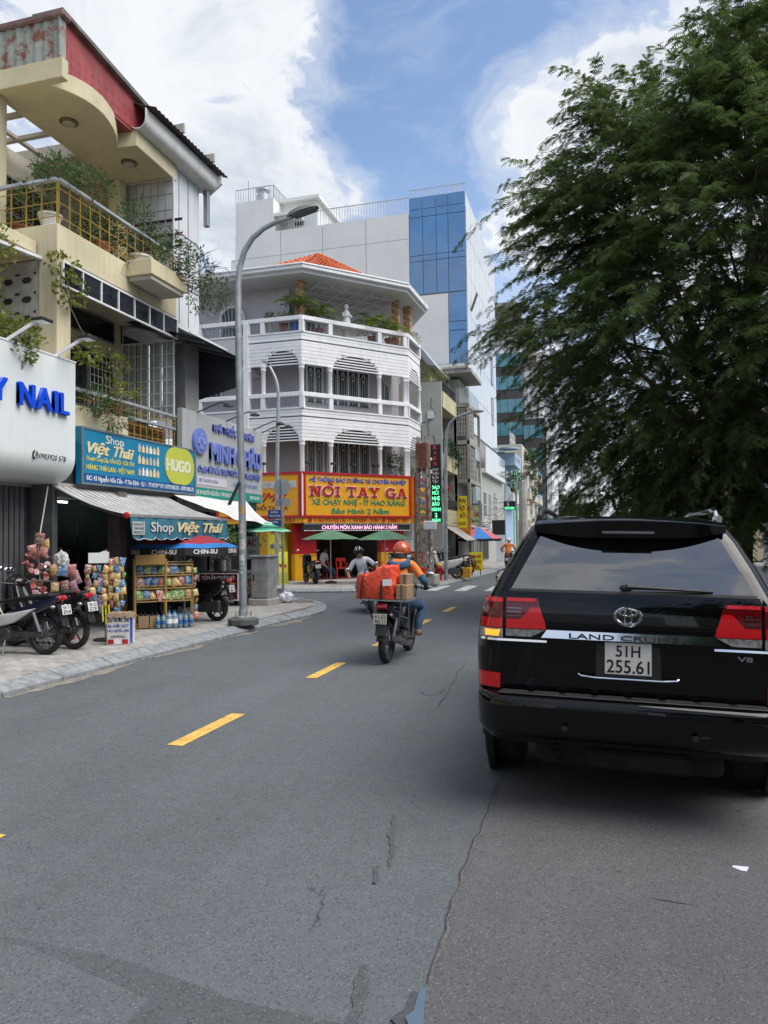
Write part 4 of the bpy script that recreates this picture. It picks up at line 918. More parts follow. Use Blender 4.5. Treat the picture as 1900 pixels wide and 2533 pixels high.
def shop_awning():
    th = thing('shop_awning', 'grey striped roll-out awning with a teal Shop Việt Thái valance', 'awning', (-8.3, 12.6, 2.0))
    y0, y1 = 10.95, 14.42; p_out, p_in = V((-7.62, 0, 2.20)), V((-8.92, 0, 2.72)); n = 40
    ma = mat('awning_grey', (.20, .20, .20), .75, var=.2, scale=4, dirt=(3, .55, (.10, .10, .10), .6)); mb = mat('awning_pale', (.44, .44, .43), .75, var=.2, scale=4, dirt=(3, .55, (.2, .2, .19), .6))
    for k in range(n):
        a = y0 + (y1 - y0) * k / n; c = y0 + (y1 - y0) * (k + 1) / n; b = B(); vs = []
        for t in (0, .25, .5, .75, 1):
            p = p_in.lerp(p_out, t); z = p.z - .07 * math.sin(math.pi * t); sh = .25 * (1 - t)
            vs += [(p.x, a - sh, z), (p.x, c - sh, z)]
        b.add(vs, [(2 * i, 2 * i + 1, 2 * i + 3, 2 * i + 2) for i in range(4)]); b.build('canvas_stripe', mb if k % 2 else ma, th, fix=False)
    B().bar((-7.60, y0 - .02, 2.19), (-7.60, y1 + .02, 2.19), .05, .05).build('front_bar', M_ALU, th); B().lathe([(.0, -.03), (.05, -.02), (.055, .02), (.0, .03)], 12, (-7.60, y0 - .05, 2.19), (0, 1, 0)).build('end_cap', mat('red_plastic', (.45, .02, .02), .4, var=.1), th, smooth=True)
    # scalloped valance
    nn = 90; b = B(); vs = []
    for i in range(nn + 1):
        y = y0 + .04 + (y1 - y0 - .02) * i / nn; x = -7.575 + .018 * math.sin(i * .55) + .01 * math.sin(i * 1.7); z = 1.80 - .05 * abs(math.sin(math.pi * i / 9)) ** .7 + .02
        vs += [(x * .3 + -7.59 * .7, y, 2.165), ((x - 7.585) / 2, y, 2.0), (x, y + .06, z)]
    b.add(vs, [(3 * i + r, 3 * i + 3 + r, 3 * i + 4 + r, 3 * i + 1 + r) for i in range(nn) for r in (0, 1)]); va = b.build('valance', mat('valance_teal', (.035, .155, .215), .75, var=.2, scale=5, bump=.5, bscale=9, dirt=(3, .58, (.02, .08, .11), .6)), th, smooth=True, fix=False)
    B().tube([(vs[3 * i + 2][0], vs[3 * i + 2][1], vs[3 * i + 2][2]) for i in range(0, nn + 1, 2)], .006, 4).build('valance_hem', M_SWHITE, va)
    text(va, 'Shop', (-7.55, 11.55, 1.92), EY, EZ, .72, .17, mat('letter_pinkish', (.58, .54, .50), .6, var=.05), .004, bold=.01)
    text(va, 'Việt Thái', (-7.55, 12.42, 1.915), EY, EZ, 1.75, .185, M_GOLD, .006, bold=.03, shear=.35)
    pl = B().box(-7.556, -7.55, 11.0, 11.36, 1.86, 2.09).build('painted_notice', mat('notice_grey', (.38, .42, .42), .7, var=.1), va)
    for j, s in enumerate(('KHOAN CẮT', 'THANH HUNG', '0909.679.721')): text(pl, s, (-7.55, 11.03, 2.02 - j * .07), EY, EZ, .30, .045, M_INK, .002)
    for y in (11.4, 13.9): B().tube([(-8.9, y, 2.45), (-8.2, y + .25, 2.2), (-7.62, y, 2.18)], .018, 6).build('folding_arm', M_GREYM, th)
shop_awning()
def tarp():
    th_b = B(); nx, ny = 26, 8; vs = []
    for j in range(ny + 1):
        for i in range(nx + 1):
            u = i / nx; v = j / ny; y = 14.3 + 3.55 * u + .12 * v; sag = .16 * math.sin(math.pi * u) * v
            x = -8.84 + .71 * v + .04 * math.sin(u * 17 + v * 3) * v + .03 * math.sin(u * 7 - v * 5); z = 2.775 - .40 * v * (.8 + .9 * u) - sag * .2 + .03 * math.sin(u * 11) * v
            if v > .8 and u > .93: z += .05
            vs.append((x, y, z))
    th_b.add(vs, [(j * (nx + 1) + i, j * (nx + 1) + i + 1, (j + 1) * (nx + 1) + i + 1, (j + 1) * (nx + 1) + i) for j in range(ny) for i in range(nx)])
    o = th_b.build('tarpaulin', mat('tarp_white', (.62, .62, .60), .7, var=.1, scale=3, bump=.4, bscale=8), None, smooth=True, fix=False)
    tag(o, 'white canvas tarpaulin hanging slack below the pharmacy sign', 'tarpaulin')
tarp()
# ================================================================== corner house with the yellow garage sign
M_SIDING = mat('white_siding', (.77, .77, .77), .6, var=.07, scale=2, streak=.35, dirtcol=(.42, .42, .41))
M_LILAC = mat('lilac_wall', (.48, .465, .485), .85, var=.06, scale=1, streak=.15)
M_OCHRE = mat('sign_ochre', (.72, .34, .012), .42, var=.05, scale=.7)
M_SRED = mat('sign_red', (.42, .010, .018), .4, var=.06)
M_SBLUE = mat('letter_blue', (.012, .06, .36), .45, var=.05)
M_SGRN = mat('letter_green', (.01, .20, .05), .45, var=.05)
M_TILE = mat('terracotta', (.50, .12, .045), .75, var=.35, scale=7, dirt=(4, .6, (.22, .09, .05), .7))
M_GDOOR = mat('green_door_glass', (.03, .05, .045), .12, var=.3, scale=4)
M_IRON = mat('grey_iron', (.30, .30, .31), .5, .3, var=.1)
PA, PB = V((-11.04, 27.22, 0)), V((-7.70, 31.15, 0)); PD = V((-7.65, 33.25, 0)); PL = V((-17.5, 27.22, 0)); PS = V((-13.40, 27.22, 0))
class Face:
    def __init__(s, p, q): s.p = V(p); s.e = (V(q) - V(p)).normalized(); s.L = (V(q) - V(p)).length; s.n = V((s.e.y, -s.e.x, 0))
    def pt(s, a, z, d=0): return s.p + s.e * a + EZ * z + s.n * d
    def box(s, b, a0, a1, z0, z1, d0, d1):
        q = [s.pt(a, z, d) for z in (z0, z1) for (a, d) in ((a0, d1), (a1, d1), (a1, d0), (a0, d0))]
        return b.add(q, [(0, 3, 2, 1), (4, 5, 6, 7), (0, 1, 5, 4), (1, 2, 6, 5), (2, 3, 7, 6), (3, 0, 4, 7)])
F1, F1L, F2, F3 = Face(PS, PA), Face(PL, PS), Face(PA, PB), Face(PB, PD)
SLAB = {
 'N': (1.0, [[(.10, .0), (.30, 0), (.30, 1), (.10, 1)], [(.70, 0), (.90, 0), (.90, 1), (.70, 1)], [(.10, 1), (.36, 1), (.90, 0), (.68, 0)], [(0, 0), (.40, 0), (.40, .13), (0, .13)], [(0, .87), (.3, .87), (.3, 1), (0, 1)], [(.60, .87), (1, .87), (1, 1), (.60, 1)]]),
 'I': (.5, [[(.15, 0), (.35, 0), (.35, 1), (.15, 1)], [(.02, 0), (.48, 0), (.48, .13), (.02, .13)], [(.02, .87), (.48, .87), (.48, 1), (.02, 1)]]),
 'T': (.9, [[(.35, 0), (.55, 0), (.55, 1), (.35, 1)], [(0, .85), (.9, .85), (.9, 1), (0, 1)], [(0, .68), (.12, .68), (.12, .9), (0, .9)], [(.78, .68), (.9, .68), (.9, .9), (.78, .9)], [(.22, 0), (.68, 0), (.68, .13), (.22, .13)]]),
 'A': (1.0, [[(.10, 0), (.28, 0), (.56, 1), (.40, 1)], [(.70, 0), (.92, 0), (.62, 1), (.42, 1)], [(.26, .24), (.74, .24), (.74, .37), (.26, .37)], [(0, 0), (.36, 0), (.36, .13), (0, .13)], [(.60, 0), (1, 0), (1, .13), (.60, .13)]]),
 'Y': (1.0, [[(.40, 0), (.60, 0), (.60, .48), (.40, .48)], [(.10, 1), (.32, 1), (.60, .42), (.40, .42)], [(.70, 1), (.90, 1), (.60, .42), (.42, .42)], [(0, .87), (.40, .87), (.40, 1), (0, 1)], [(.62, .87), (1, .87), (1, 1), (.62, 1)], [(.26, 0), (.74, 0), (.74, .13), (.26, .13)]]),
}
def arc(cx, cy, r0x, r0y, r1x, r1y, a0, a1, n=14):
    out = []
    for i in range(n):
        a = math.radians(a0 + (a1 - a0) * i / n); c = math.radians(a0 + (a1 - a0) * (i + 1) / n)
        out.append([(cx + r0x * math.cos(a), cy + r0y * math.sin(a)), (cx + r1x * math.cos(a), cy + r1y * math.sin(a)), (cx + r1x * math.cos(c), cy + r1y * math.sin(c)), (cx + r0x * math.cos(c), cy + r0y * math.sin(c))])
    return out
SLAB['O'] = (1.0, arc(.5, .5, .28, .36, .5, .52, 0, 360, 22))
SLAB['G'] = (1.0, arc(.5, .5, .28, .36, .5, .52, 40, 325, 18) + [[(.55, .34), (1.02, .34), (1.02, .48), (.55, .48)], [(.72, .0), (.9, .0), (.9, .4), (.72, .4)], [(.74, .68), (.88, .68), (.88, 1.0), (.74, .9)]])
def slab_text(parent, s, f, a0, z0, width, h, d):
    adv = {' ': .38}; tot = sum(adv.get(c, SLAB.get(c, (0,))[0]) + .07 for c in s) - .07; k = width / tot; x = a0
    for c in s:
        if c == ' ': x += .45 * k; continue
        w, polys = SLAB[c]
        for grow, m, dd, th in ((.045, M_SWHITE, d, .02), (0, M_SRED, d + .02, .025)):
            b = B()
            for i, pl in enumerate(polys):
                cx = sum(p[0] for p in pl) / len(pl); cy = sum(p[1] for p in pl) / len(pl)
                q = [(px + grow * (1 if px > cx else -1), py + grow * (1 if py > cy else -1)) for px, py in pl]
                pts = [f.pt(x + px * k, z0 + py * h, dd) for px, py in q]; o = pts[0]
                b.prism([(px * k, py * h) for px, py in q], f.pt(x, z0, dd), f.e, EZ, f.n * (th + .0007 * i))
            b.build('letter', m, parent)
        x += (w + .07) * k
def face_text(parent, s, f, a, z, w, h, m, d=.0, ext=.01, **k): return text(parent, s, f.pt(a, z, d), f.e, EZ, w, h, m, ext, **k)
def outlined(parent, s, f, a, z, w, h, m, d, **k):
    face_text(parent, s, f, a - .012, z - .006, w + .024, h, M_SWHITE, d, .008, bold=.035); face_text(parent, s, f, a, z, w, h, m, d + .008, .012, bold=.018)

def corner_house():
    th = thing('corner_house', 'white balconied corner house with arched louvres and red tiled roof', 'building', (-12, 30, .13))
    P = lambda nm, f, m, *a, bev=0, par=None: f.box(B(), *a).build(nm, m, par or th, bev=bev)
    WI = 1.3
    core = [(-17.5, 27.22 + WI), (-11.65, 27.22 + WI), (-9.0, 31.65), (-9.0, 36.5), (-17.5, 36.5)]
    B().prism(core, (0, 0, 2.9), EX, EY, (0, 0, 6.9)).build('wall', M_LILAC, th)
    for k in (0, 1):
        dz = 3.03 * k; zr, zo, zb = 7.58 + dz, 6.93 + dz, 5.65 + dz
        for f in (F1L, F1, F2, F3):
            main = f is not F1L
            P('rail_cap', f, M_SIDING, 0, f.L, zr - .17, zr, -.16, .05, bev=.01)
            P('sill', f, M_SIDING, 0, f.L, zo - .02, zo + .035, -.14, .03)
            if not main:
                P('parapet', f, M_LILAC, 0, f.L, zb + .35, zo - .02, -.14, 0); P('slab_edge', f, M_SIDING, 0, f.L, zb - .1, zb + .05, -WI, 0); 
            arches = []
            if f is F2: arches = [(1.42, 3.64)]
            if f is F1: arches = [(.80, 2.25)]
            if f is F3: arches = [(.22, 1.95)]
            if main:
                nb = 9; hb = (zo - .02 - zb) / nb
                for i in range(nb):
                    z0 = zb + i * hb; z1 = z0 + hb; rec = (i == 6)       # one recessed dark joint under the top courses
                    iv = [(0, f.L)]
                    for (a0, a1) in arches:
                        c = (a0 + a1) / 2; ra = (a1 - a0) / 2; rz = .60; t = (z0 + hb * .3 - zb) / rz
                        if t < 1:
                            q = ra * math.sqrt(1 - t * t); iv = [(x0, c - q) if True else 0 for x0, x1 in iv] + [(c + q, x1) for x0, x1 in iv]
                    for (x0, x1) in iv:
                        if x1 - x0 < .03: continue
                        P('siding_board', f, M_SIDING, x0, x1, z0 + .006, z1 - (.05 if rec else .006), -.10, .0 if not rec else -.012)
                P('siding_backing', f, M_IRON, 0, f.L, zb + .62, zo - .03, -.12, -.085)
            # arched louvres
            for (a0, a1) in arches:
                c = (a0 + a1) / 2; ra = (a1 - a0) / 2; rz = .60
                fr = B(); pts = [f.pt(c + ra * math.cos(a), zb + rz * math.sin(a), -.04) for a in [math.pi * i / 20 for i in range(21)]]; fr.tube(pts, .035, 6); lv = fr.build('arch_trim', M_SIDING, th, smooth=True)
                B().prism([(ra * math.cos(a), rz * math.sin(a)) for a in [math.pi * i / 20 for i in range(21)]], f.pt(c, zb, -.13), f.e, EZ, f.n * .02).build('arch_back', M_DARKM, lv)
                for j in range(5):
                    z = .02 + j * .112; q = ra * math.sqrt(max(0, 1 - ((z + .04) / rz) ** 2)) - .01
                    B().bar(f.pt(c - q, zb + z, -.06), f.pt(c + q, zb + z, -.06), .075, .045).build('louvre_slat', M_SIDING, lv)
            # iron infill of the balustrade
            posts = {id(F2): (0.0, 1.32, 3.69, 5.0), id(F1): (0.05, .70, 2.36), id(F3): (.02, 2.05), id(F1L): (.1, 2.0)}[id(f)]
            for a in posts:
                P('baluster_post', f, M_SIDING, max(0, a - .09), a + .09, zo, zr - .17, -.15, .035)
                if main and 0 <= a:
                    b = B(); c = f.pt(min(max(a, .02), f.L - .02), 0, -.06); z0 = 4.40 if k == 0 else zr - 3.03; b.lathe([(.085, z0), (.085, zb - .20), (.11, zb - .17), (.11, zb - .13), (.095, zb - .11), (.13, zb - .02), (.13, zb)], 14, c); b.build('column', M_SIDING, th, smooth=True, sharp=40)
            for z in (zo + .06, zr - .22): B().bar(f.pt(0, z, -.06), f.pt(f.L, z, -.06), .02, .02).build('iron_rail', M_IRON, th)
            n = int(f.L / .19)
            for i in range(n):
                a = (i + .5) * f.L / n; B().tube([f.pt(a - .05, zo + .06, -.06), f.pt(a, zr - .23, -.06), f.pt(a + .05, zo + .06, -.06)], .010, 4).build('iron_bar', M_IRON, th)
        # balcony floors close the loggias
        B().prism([(-17.5, 27.30), (-11.0, 27.30), (-7.78, 31.12), (-7.75, 33.2), (-9.0, 33.2), (-9.0, 31.65), (-11.65, 28.5), (-17.5, 28.5)], (0, 0, zb + .62), EX, EY, (0, 0, .18)).build('balcony_floor', M_LILAC, th)
        # glazed doors on the splayed wall
        fw = Face((-11.65, 28.52, 0), (-9.0, 31.65, 0)); z0, z1 = (zr - 3.15, zb + .30)
        for (a0, a1, npan) in ((.30, 1.05, 2), (1.25, 3.35, 4)):
            d = P('door', fw, M_GDOOR, a0, a1, z0, z1, 0, .03); fb = B()
            for i in range(npan + 1): fw.box(fb, a0 + (a1 - a0) * i / npan - .035, a0 + (a1 - a0) * i / npan + .035, z0, z1, .03, .07)
            fw.box(fb, a0, a1, z1 - .05, z1 + .03, .025, .06); fb.build('door_frame', M_SIDING, d)
            for i in range(npan):
                c = a0 + (a1 - a0) * (i + .5) / npan; w = (a1 - a0) / npan * .32; b = B()
                for q in (-1, -.35, .35, 1): b.tube([fw.pt(c + q * w, z0 + .05, .05), fw.pt(c + q * w, z1 - .35, .05), fw.pt(c + q * w * .2, z1 - .12, .05)], .012, 4)
                b.bar(fw.pt(c - w * .4, z0 + 1.1, .05), fw.pt(c + w * .4, z0 + 1.1, .05), .02, .06); b.build('door_ironwork', M_SIDING, d)
        fw1 = Face((-17.5, 28.52, 0), (-11.65, 28.52, 0))
        w = P('window', fw1, M_GDOOR, .9, 2.3, z0 + .2, z1 - .1, 0, .03); frame(B(), fw1.pt(.9, z0 + .2, .04), fw1.e, EZ, 1.4, z1 - z0 - .3, .07, .05).build('window_frame', M_SIDING, w); bars(w, fw1.pt(.9, z0 + .2, .06), fw1.e, EZ, 1.4, z1 - z0 - .3, 6, 3, M_SIDING, .02)
        if k == 0: P('pilaster', F1, M_SIDING, -.12, .08, 2.9, 10.60, -.3, .08)
        wn = P('window', F3, M_GDOOR, .6, 1.3, zr - 2.7, zb, -1.32, -1.28); frame(B(), F3.pt(.6, zr - 2.7, -1.27), F3.e, EZ, .7, zb - zr + 2.7, .05, .03).build('window_frame', M_SIDING, wn)
    # top terrace: brick piers, eave, coffers
    for (x, y) in ((-11.35, 27.95), (-8.3, 31.5), (-8.05, 32.6)):
        pr = B().box(x - .15, x + .15, y - .15, y + .15, 9.95, 12.2).build('terrace_pier', mat('brick_mortar', (.38, .30, .22), .85, var=.15), th)
        for j in range(22):
            for q in range(2): B().box(x - .16 + q * .165, x - .005 + q * .165 - .005, y - .163, y + .163, 10.0 + j * .1, 10.088 + j * .1).build('brick', mat('pier_brick_a', (.42, .22, .11), .85, var=.3, scale=9) if (j + q) % 3 else mat('pier_brick_b', (.52, .40, .26), .85, var=.2, scale=9), pr)
    ev = [(-17.5, 26.95), (-10.84, 26.95), (-7.55, 30.50), (-7.45, 33.6), (-9.0, 36.5), (-17.5, 36.5)]
    B().prism(ev, (0, 0, 12.2), EX, EY, (0, 0, .18)).build('eave_soffit', mat('soffit_white', (.60, .595, .59), .85, var=.05), th)
    ev2 = [(-17.5, 26.80), (-10.78, 26.80), (-7.42, 30.44), (-7.32, 33.7), (-9, 36.7), (-17.5, 36.7)]
    B().prism(ev2, (0, 0, 12.34), EX, EY, (0, 0, .14)).build('eave_fascia', M_SIDING, th, bev=.02); B().prism([(p[0], p[1] - .05) for p in ev2], (0, 0, 12.48), EX, EY, (0, 0, .07)).build('eave_gutter', M_SIDING, th, bev=.015)
    for i in range(7): B().bar((-10.6 + i * .42, 28.2 + i * .48, 12.17), (-12.6 + i * .42, 30.2 + i * .48, 12.17), .05, .07).build('coffer_beam', M_SIDING, th)
    for i in range(3): B().bar((-11.0 - i * .55, 28.5 + i * .55, 12.165), (-8.1 - i * .55, 31.6 + i * .55, 12.165), .05, .07).build('coffer_beam', M_SIDING, th)
    wl = B().box(-13.4, -11.9, 28.48, 28.52, 10.0, 11.6).build('terrace_wall_window', M_GDOOR, th); B().box(-17.5, -12.05, 28.40, 28.50, 9.9, 12.2).build('terrace_wall', M_LILAC, th)
    for cx in (-14.6, -11.85):
        yy = 28.36 if cx < -12 else 29.5; fx = EX if cx < -12 else V((.72, .69, 0)); nn = V((fx.y, -fx.x, 0)); o = V((cx, yy, 10.0)); a = .55
        pts = [(-a, 0), (a, 0), (a, 1.1)] + [(a * math.cos(t), 1.1 + .5 * math.sin(t)) for t in [math.pi * i / 10 for i in range(1, 10)]] + [(-a, 1.1)]
        w = B().prism(pts, o, fx, EZ, nn * .04).build('arched_window', M_GDOOR, th); B().tube([o + fx * p[0] + EZ * p[1] + nn * .05 for p in pts + [pts[0]]], .06, 6).build('window_trim', M_SIDING, w); b = B()
        for q in range(-3, 4): b.tube([o + fx * (q * .15) + nn * .06, o + fx * (q * .15) + EZ * 1.1 + nn * .06, o + fx * (q * .19) + EZ * (1.1 + .45 * math.sqrt(max(0, 1 - (q / 3.3) ** 2))) + nn * .06], .015, 4)
        b.build('window_ironwork', M_SIDING, w)
    B().prism([(-17.5, 29.0), (-12.6, 29.0), (-12.6, 33.0), (-17.5, 33.0)], (0, 0, 12.55), EX, EY, (0, 0, .75)).build('roof_parapet', M_LILAC, th)
    # hipped roof, courses of barrel tiles
    ap = V((-11.2, 29.7, 13.85)); base = [V((-13.9, 27.7, 12.57)), V((-11.1, 27.6, 12.57)), V((-8.7, 30.3, 12.57)), V((-8.75, 33.4, 12.57)), V((-13.9, 33.2, 12.57))]
    rb = B(); rb.add(base + [ap], [(0, 1, 5), (1, 2, 5), (2, 3, 5), (3, 4, 5), (4, 0, 5), (4, 3, 2, 1, 0)]); rf = rb.build('roof', M_TILE, th); tb = B()
    for (p, q) in ((base[0], base[1]), (base[1], base[2]), (base[2], base[3])):
        for j in range(14):
            t0, t1 = j / 14, (j + 1.25) / 14; L = (q - p).length * (1 - t0); n = max(1, int(L / .17))
            for i in range(n):
                a = p.lerp(q, (i + .5) / n); s0 = a.lerp(ap, t0); s1 = a.lerp(ap, min(1, t1)); up = V((0, 0, .03)); tb.tube([s0 + up * 1.6, s1 + up], [.075, .055], 6)
    tb.build('roof_tiles', M_TILE, rf, smooth=True, fix=False)['kind'] = 'stuff'
    for p in (base[0], base[1], base[2]):
        for j in range(16): s0 = p.lerp(ap, j / 16); s1 = p.lerp(ap, (j + 1.15) / 16); B().tube([s0 + EZ * .09, s1 + EZ * .07], [.10, .08], 7).build('ridge_tile', M_TILE, rf, smooth=True)
    # ground floor
    P('ground_pier', F2, M_SRED, -.2, .76, 1.18, 2.9, -.6, -.3); P('ground_pier', F2, M_OCHRE, -.2, .76, .13, 1.18, -.6, -.29)
    P('ground_pier', F2, M_SRED, 3.85, 5.05, 1.18, 2.9, -.6, -.3); P('ground_pier', F2, M_OCHRE, 3.85, 5.05, .13, 1.18, -.6, -.29); P('ground_pier', F3, M_LILAC, 0.1, 2.1, .13, 2.9, -.7, -.4)
    P('ground_pier', F1, M_OCHRE, 0, 2.3, .13, 2.9, -.9, -.6)
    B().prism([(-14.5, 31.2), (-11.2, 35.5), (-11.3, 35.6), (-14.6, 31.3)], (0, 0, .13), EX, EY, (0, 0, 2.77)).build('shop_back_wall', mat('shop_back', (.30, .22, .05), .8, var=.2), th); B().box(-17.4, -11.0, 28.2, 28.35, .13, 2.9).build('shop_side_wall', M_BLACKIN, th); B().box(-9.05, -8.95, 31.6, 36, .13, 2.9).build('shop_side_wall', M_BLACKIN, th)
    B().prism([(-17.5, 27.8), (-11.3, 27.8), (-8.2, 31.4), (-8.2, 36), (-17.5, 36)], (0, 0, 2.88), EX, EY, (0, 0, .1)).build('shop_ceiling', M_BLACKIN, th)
    B().prism([(-17.4, 27.5), (-11.2, 27.5), (-8.0, 31.2), (-8.0, 36), (-17.4, 36)], (0, 0, .10), EX, EY, (0, 0, .036)).build('shop_floor', mat('red_floor', (.16, .05, .045), .6, var=.3, scale=3), th)
    b = B(); b.lathe([(.42, .13), (.42, 2.45)], 26, (-12.25, 27.55, 0)); pl = b.build('round_pier', mat('pier_yellow', (.70, .58, .03), .5, var=.05), th, smooth=True, sharp=60)
    for s, z, h, w, m in (('GARAGE', 2.0, .16, .5, M_SRED), ('Nồi Tay Ga', 1.42, .16, .55, M_SBLUE), ('900k', 1.02, .20, .5, M_SRED), ('Xe Chạy Nhẹ', .78, .10, .5, M_SRED), ('Ít Hao Xăng', .55, .10, .5, M_SRED)):
        text(pl, s, (-12.38, 27.115, z), EX, EZ, w * .9, h, m, .01, bold=.02)
    return th
corner_house()

def garage_sign():
    th = thing('shop_sign', 'yellow wraparound garage sign with red NỒI TAY GA lettering', 'sign', (-9.4, 29.2, 2.4))
    P = lambda nm, f, m, *a: f.box(B(), *a).build(nm, m, th)
    P('board', F2, M_OCHRE, -.10, 5.05, 2.66, 4.38, .08, .25); P('board', F1, M_OCHRE, -1.2, 2.42, 2.66, 4.38, .08, .25); P('board', F3, M_OCHRE, .03, 1.9, 2.66, 4.36, .08, .25)
    P('address_band', F2, M_OCHRE, -.10, 5.05, 2.40, 2.63, .08, .22); P('address_band', F1, M_OCHRE, -1.2, 2.42, 2.40, 2.63, .08, .22); P('address_band', F3, M_OCHRE, .03, 1.9, 2.40, 2.63, .08, .22)
    D = .252
    for f, a0, a1 in ((F2, -.05, 5.0), (F1, -1.2, 2.35), (F3, .08, 1.85)):
        for z0, z1 in ((4.30, 4.40), (2.62, 2.70)): P('red_border', f, M_SRED, a0 - .1, a1 + .1, z0, z1, .2, .275)
        for a in (a0, a1): P('red_border', f, M_SRED, a - .06, a + .06, 2.70, 4.30, .2, .27)
    P('corner_trim', F2, M_SWHITE, -.16, -.11, 2.66, 4.4, .15, .27)
    outlined(th, 'HỆ THỐNG BẢO DƯỠNG XE CHUYÊN NGHIỆP', F2, .18, 4.02, 4.6, .17, M_SBLUE, D)
    slab_text(th, 'NOI TAY GA', F2, .16, 3.46, 4.65, .40, D)
    for pts in ([(.99, 3.90), (1.10, 3.98), (1.20, 3.90)], [(1.02, 4.03), (1.12, 3.98)]): B().tube([F2.pt(a, z, D + .03) for a, z in pts], .026, 5).build('letter_accent', M_SRED, th)
    outlined(th, 'XE CHẠY NHẸ - ÍT HAO XĂNG', F2, .26, 3.13, 4.45, .21, M_SGRN, D)
    outlined(th, 'Bảo Hành 2 Năm', F2, 1.15, 2.78, 2.75, .20, M_SGRN, D)
    D2 = .222
    face_text(th, '51 NGUYỄN HỮU CẦU - P. TÂN ĐỊNH - QUẬN 1', F2, .38, 2.45, 3.1, .12, M_SRED, D2, .008, bold=.03); face_text(th, '0988511051', F2, 3.85, 2.44, 1.05, .15, M_SRED, D2, .008, bold=.03)
    for a in (.20, 3.65): B().lathe([(.085, 0), (.085, .02)], 18, F2.pt(a, 2.515, D2), tuple(F2.n)).build('sign_icon', M_SRED, th)
    face_text(th, '0988 511 - 051', F1, .35, 2.44, 1.75, .15, M_SRED, D2, .008, bold=.03)
    pn = P('white_panel', F1, mat('panel_pale', (.52, .50, .44), .5, var=.1), .25, 2.2, 3.78, 4.05, .25, .265); face_text(pn, 'LAVIE CHAI', F1, .35, 3.83, 1.7, .16, mat('letter_faded', (.30, .29, .27), .6, var=.1), .266, .004)
    face_text(th, 'NM8', F1, .2, 3.25, 1.6, .35, M_SRED, D, .02, bold=.01, shear=.5); face_text(th, 'NỒI TAY GA', F1, .55, 2.92, 1.3, .16, mat('letter_brown', (.20, .06, .02), .5, var=.1), D, .01, bold=.02)
    for s, z, h, m in (('GARAGE', 4.02, .20, M_SBLUE), ('Nồi Tay Ga', 3.62, .20, M_SRED), ('900K', 3.28, .22, M_SBLUE), ('Xe Chạy Nhẹ', 3.0, .15, M_SGRN), ('Ít Hao Xăng', 2.76, .13, M_SGRN)): outlined(th, s, F3, .22, z, 1.5, h, m, D)
    face_text(th, '0988.511.051', F3, .4, 2.45, 1.3, .12, M_SRED, D2, .008, bold=.03)
    led = thing('led_sign', 'black LED message bar with pink letters under the yellow sign', 'sign', F2.pt(2.5, 2.08, .1)); F2.box(B(), -.05, 5.0, 2.08, 2.38, .02, .17).build('case', M_DARKM, led)
    M_LEDP = mat('led_pink', (.8, .3, .5), .5, var=0, emit=(1, .55, .75), estr=.8); M_LEDW = mat('led_white', (.9, .9, .9), .5, var=0, emit=(1, 1, 1), estr=.7)
    face_text(led, 'CHUYÊN MÔN XANH BẢO HÀNH 2 NĂM', F2, .75, 2.15, 3.6, .15, M_LEDP, .17, .004, bold=.02)
    for i in range(64): B().add([F2.pt(-.02 + 5.0 * i / 63 + q, z, .172) for q, z in ((0, 2.355), (.035, 2.355), (.035, 2.372), (0, 2.372))], [(0, 1, 2, 3)]).build('led_dot', M_LEDW, led); 
    for i in range(64): B().add([F2.pt(-.02 + 5.0 * i / 63 + q, z, .172) for q, z in ((0, 2.09), (.035, 2.09), (.035, 2.107), (0, 2.107))], [(0, 1, 2, 3)]).build('led_dot', M_LEDW, led)
    for i, (f, a) in enumerate(((F1, .8), (F2, .1), (F2, 1.25), (F2, 2.15), (F2, 3.2), (F2, 4.05), (F3, .2), (F3, 1.0))):
        fl = thing('flood_light', 'small black flood light on the yellow garage sign ' + ('over the red script letters', 'over the word HỆ', 'over the word THỐNG', 'over the word DƯỠNG', 'over the word XE', 'over the word NGHIỆP', 'over the G of GARAGE', 'over the end of GARAGE')[i], 'light', f.pt(a, 4.4, .2), 'flood lights on the garage sign')
        B().tube([f.pt(a, 4.38, .2), f.pt(a, 4.62, .22), f.pt(a + .03, 4.72, .3)], .014, 5).build('stem', M_DARKM, fl); b = B(M=None); f.box(b, a - .13, a + .13, 4.70, 4.79, .26, .46); b.build('lamp_head', M_DARKM, fl)
garage_sign()
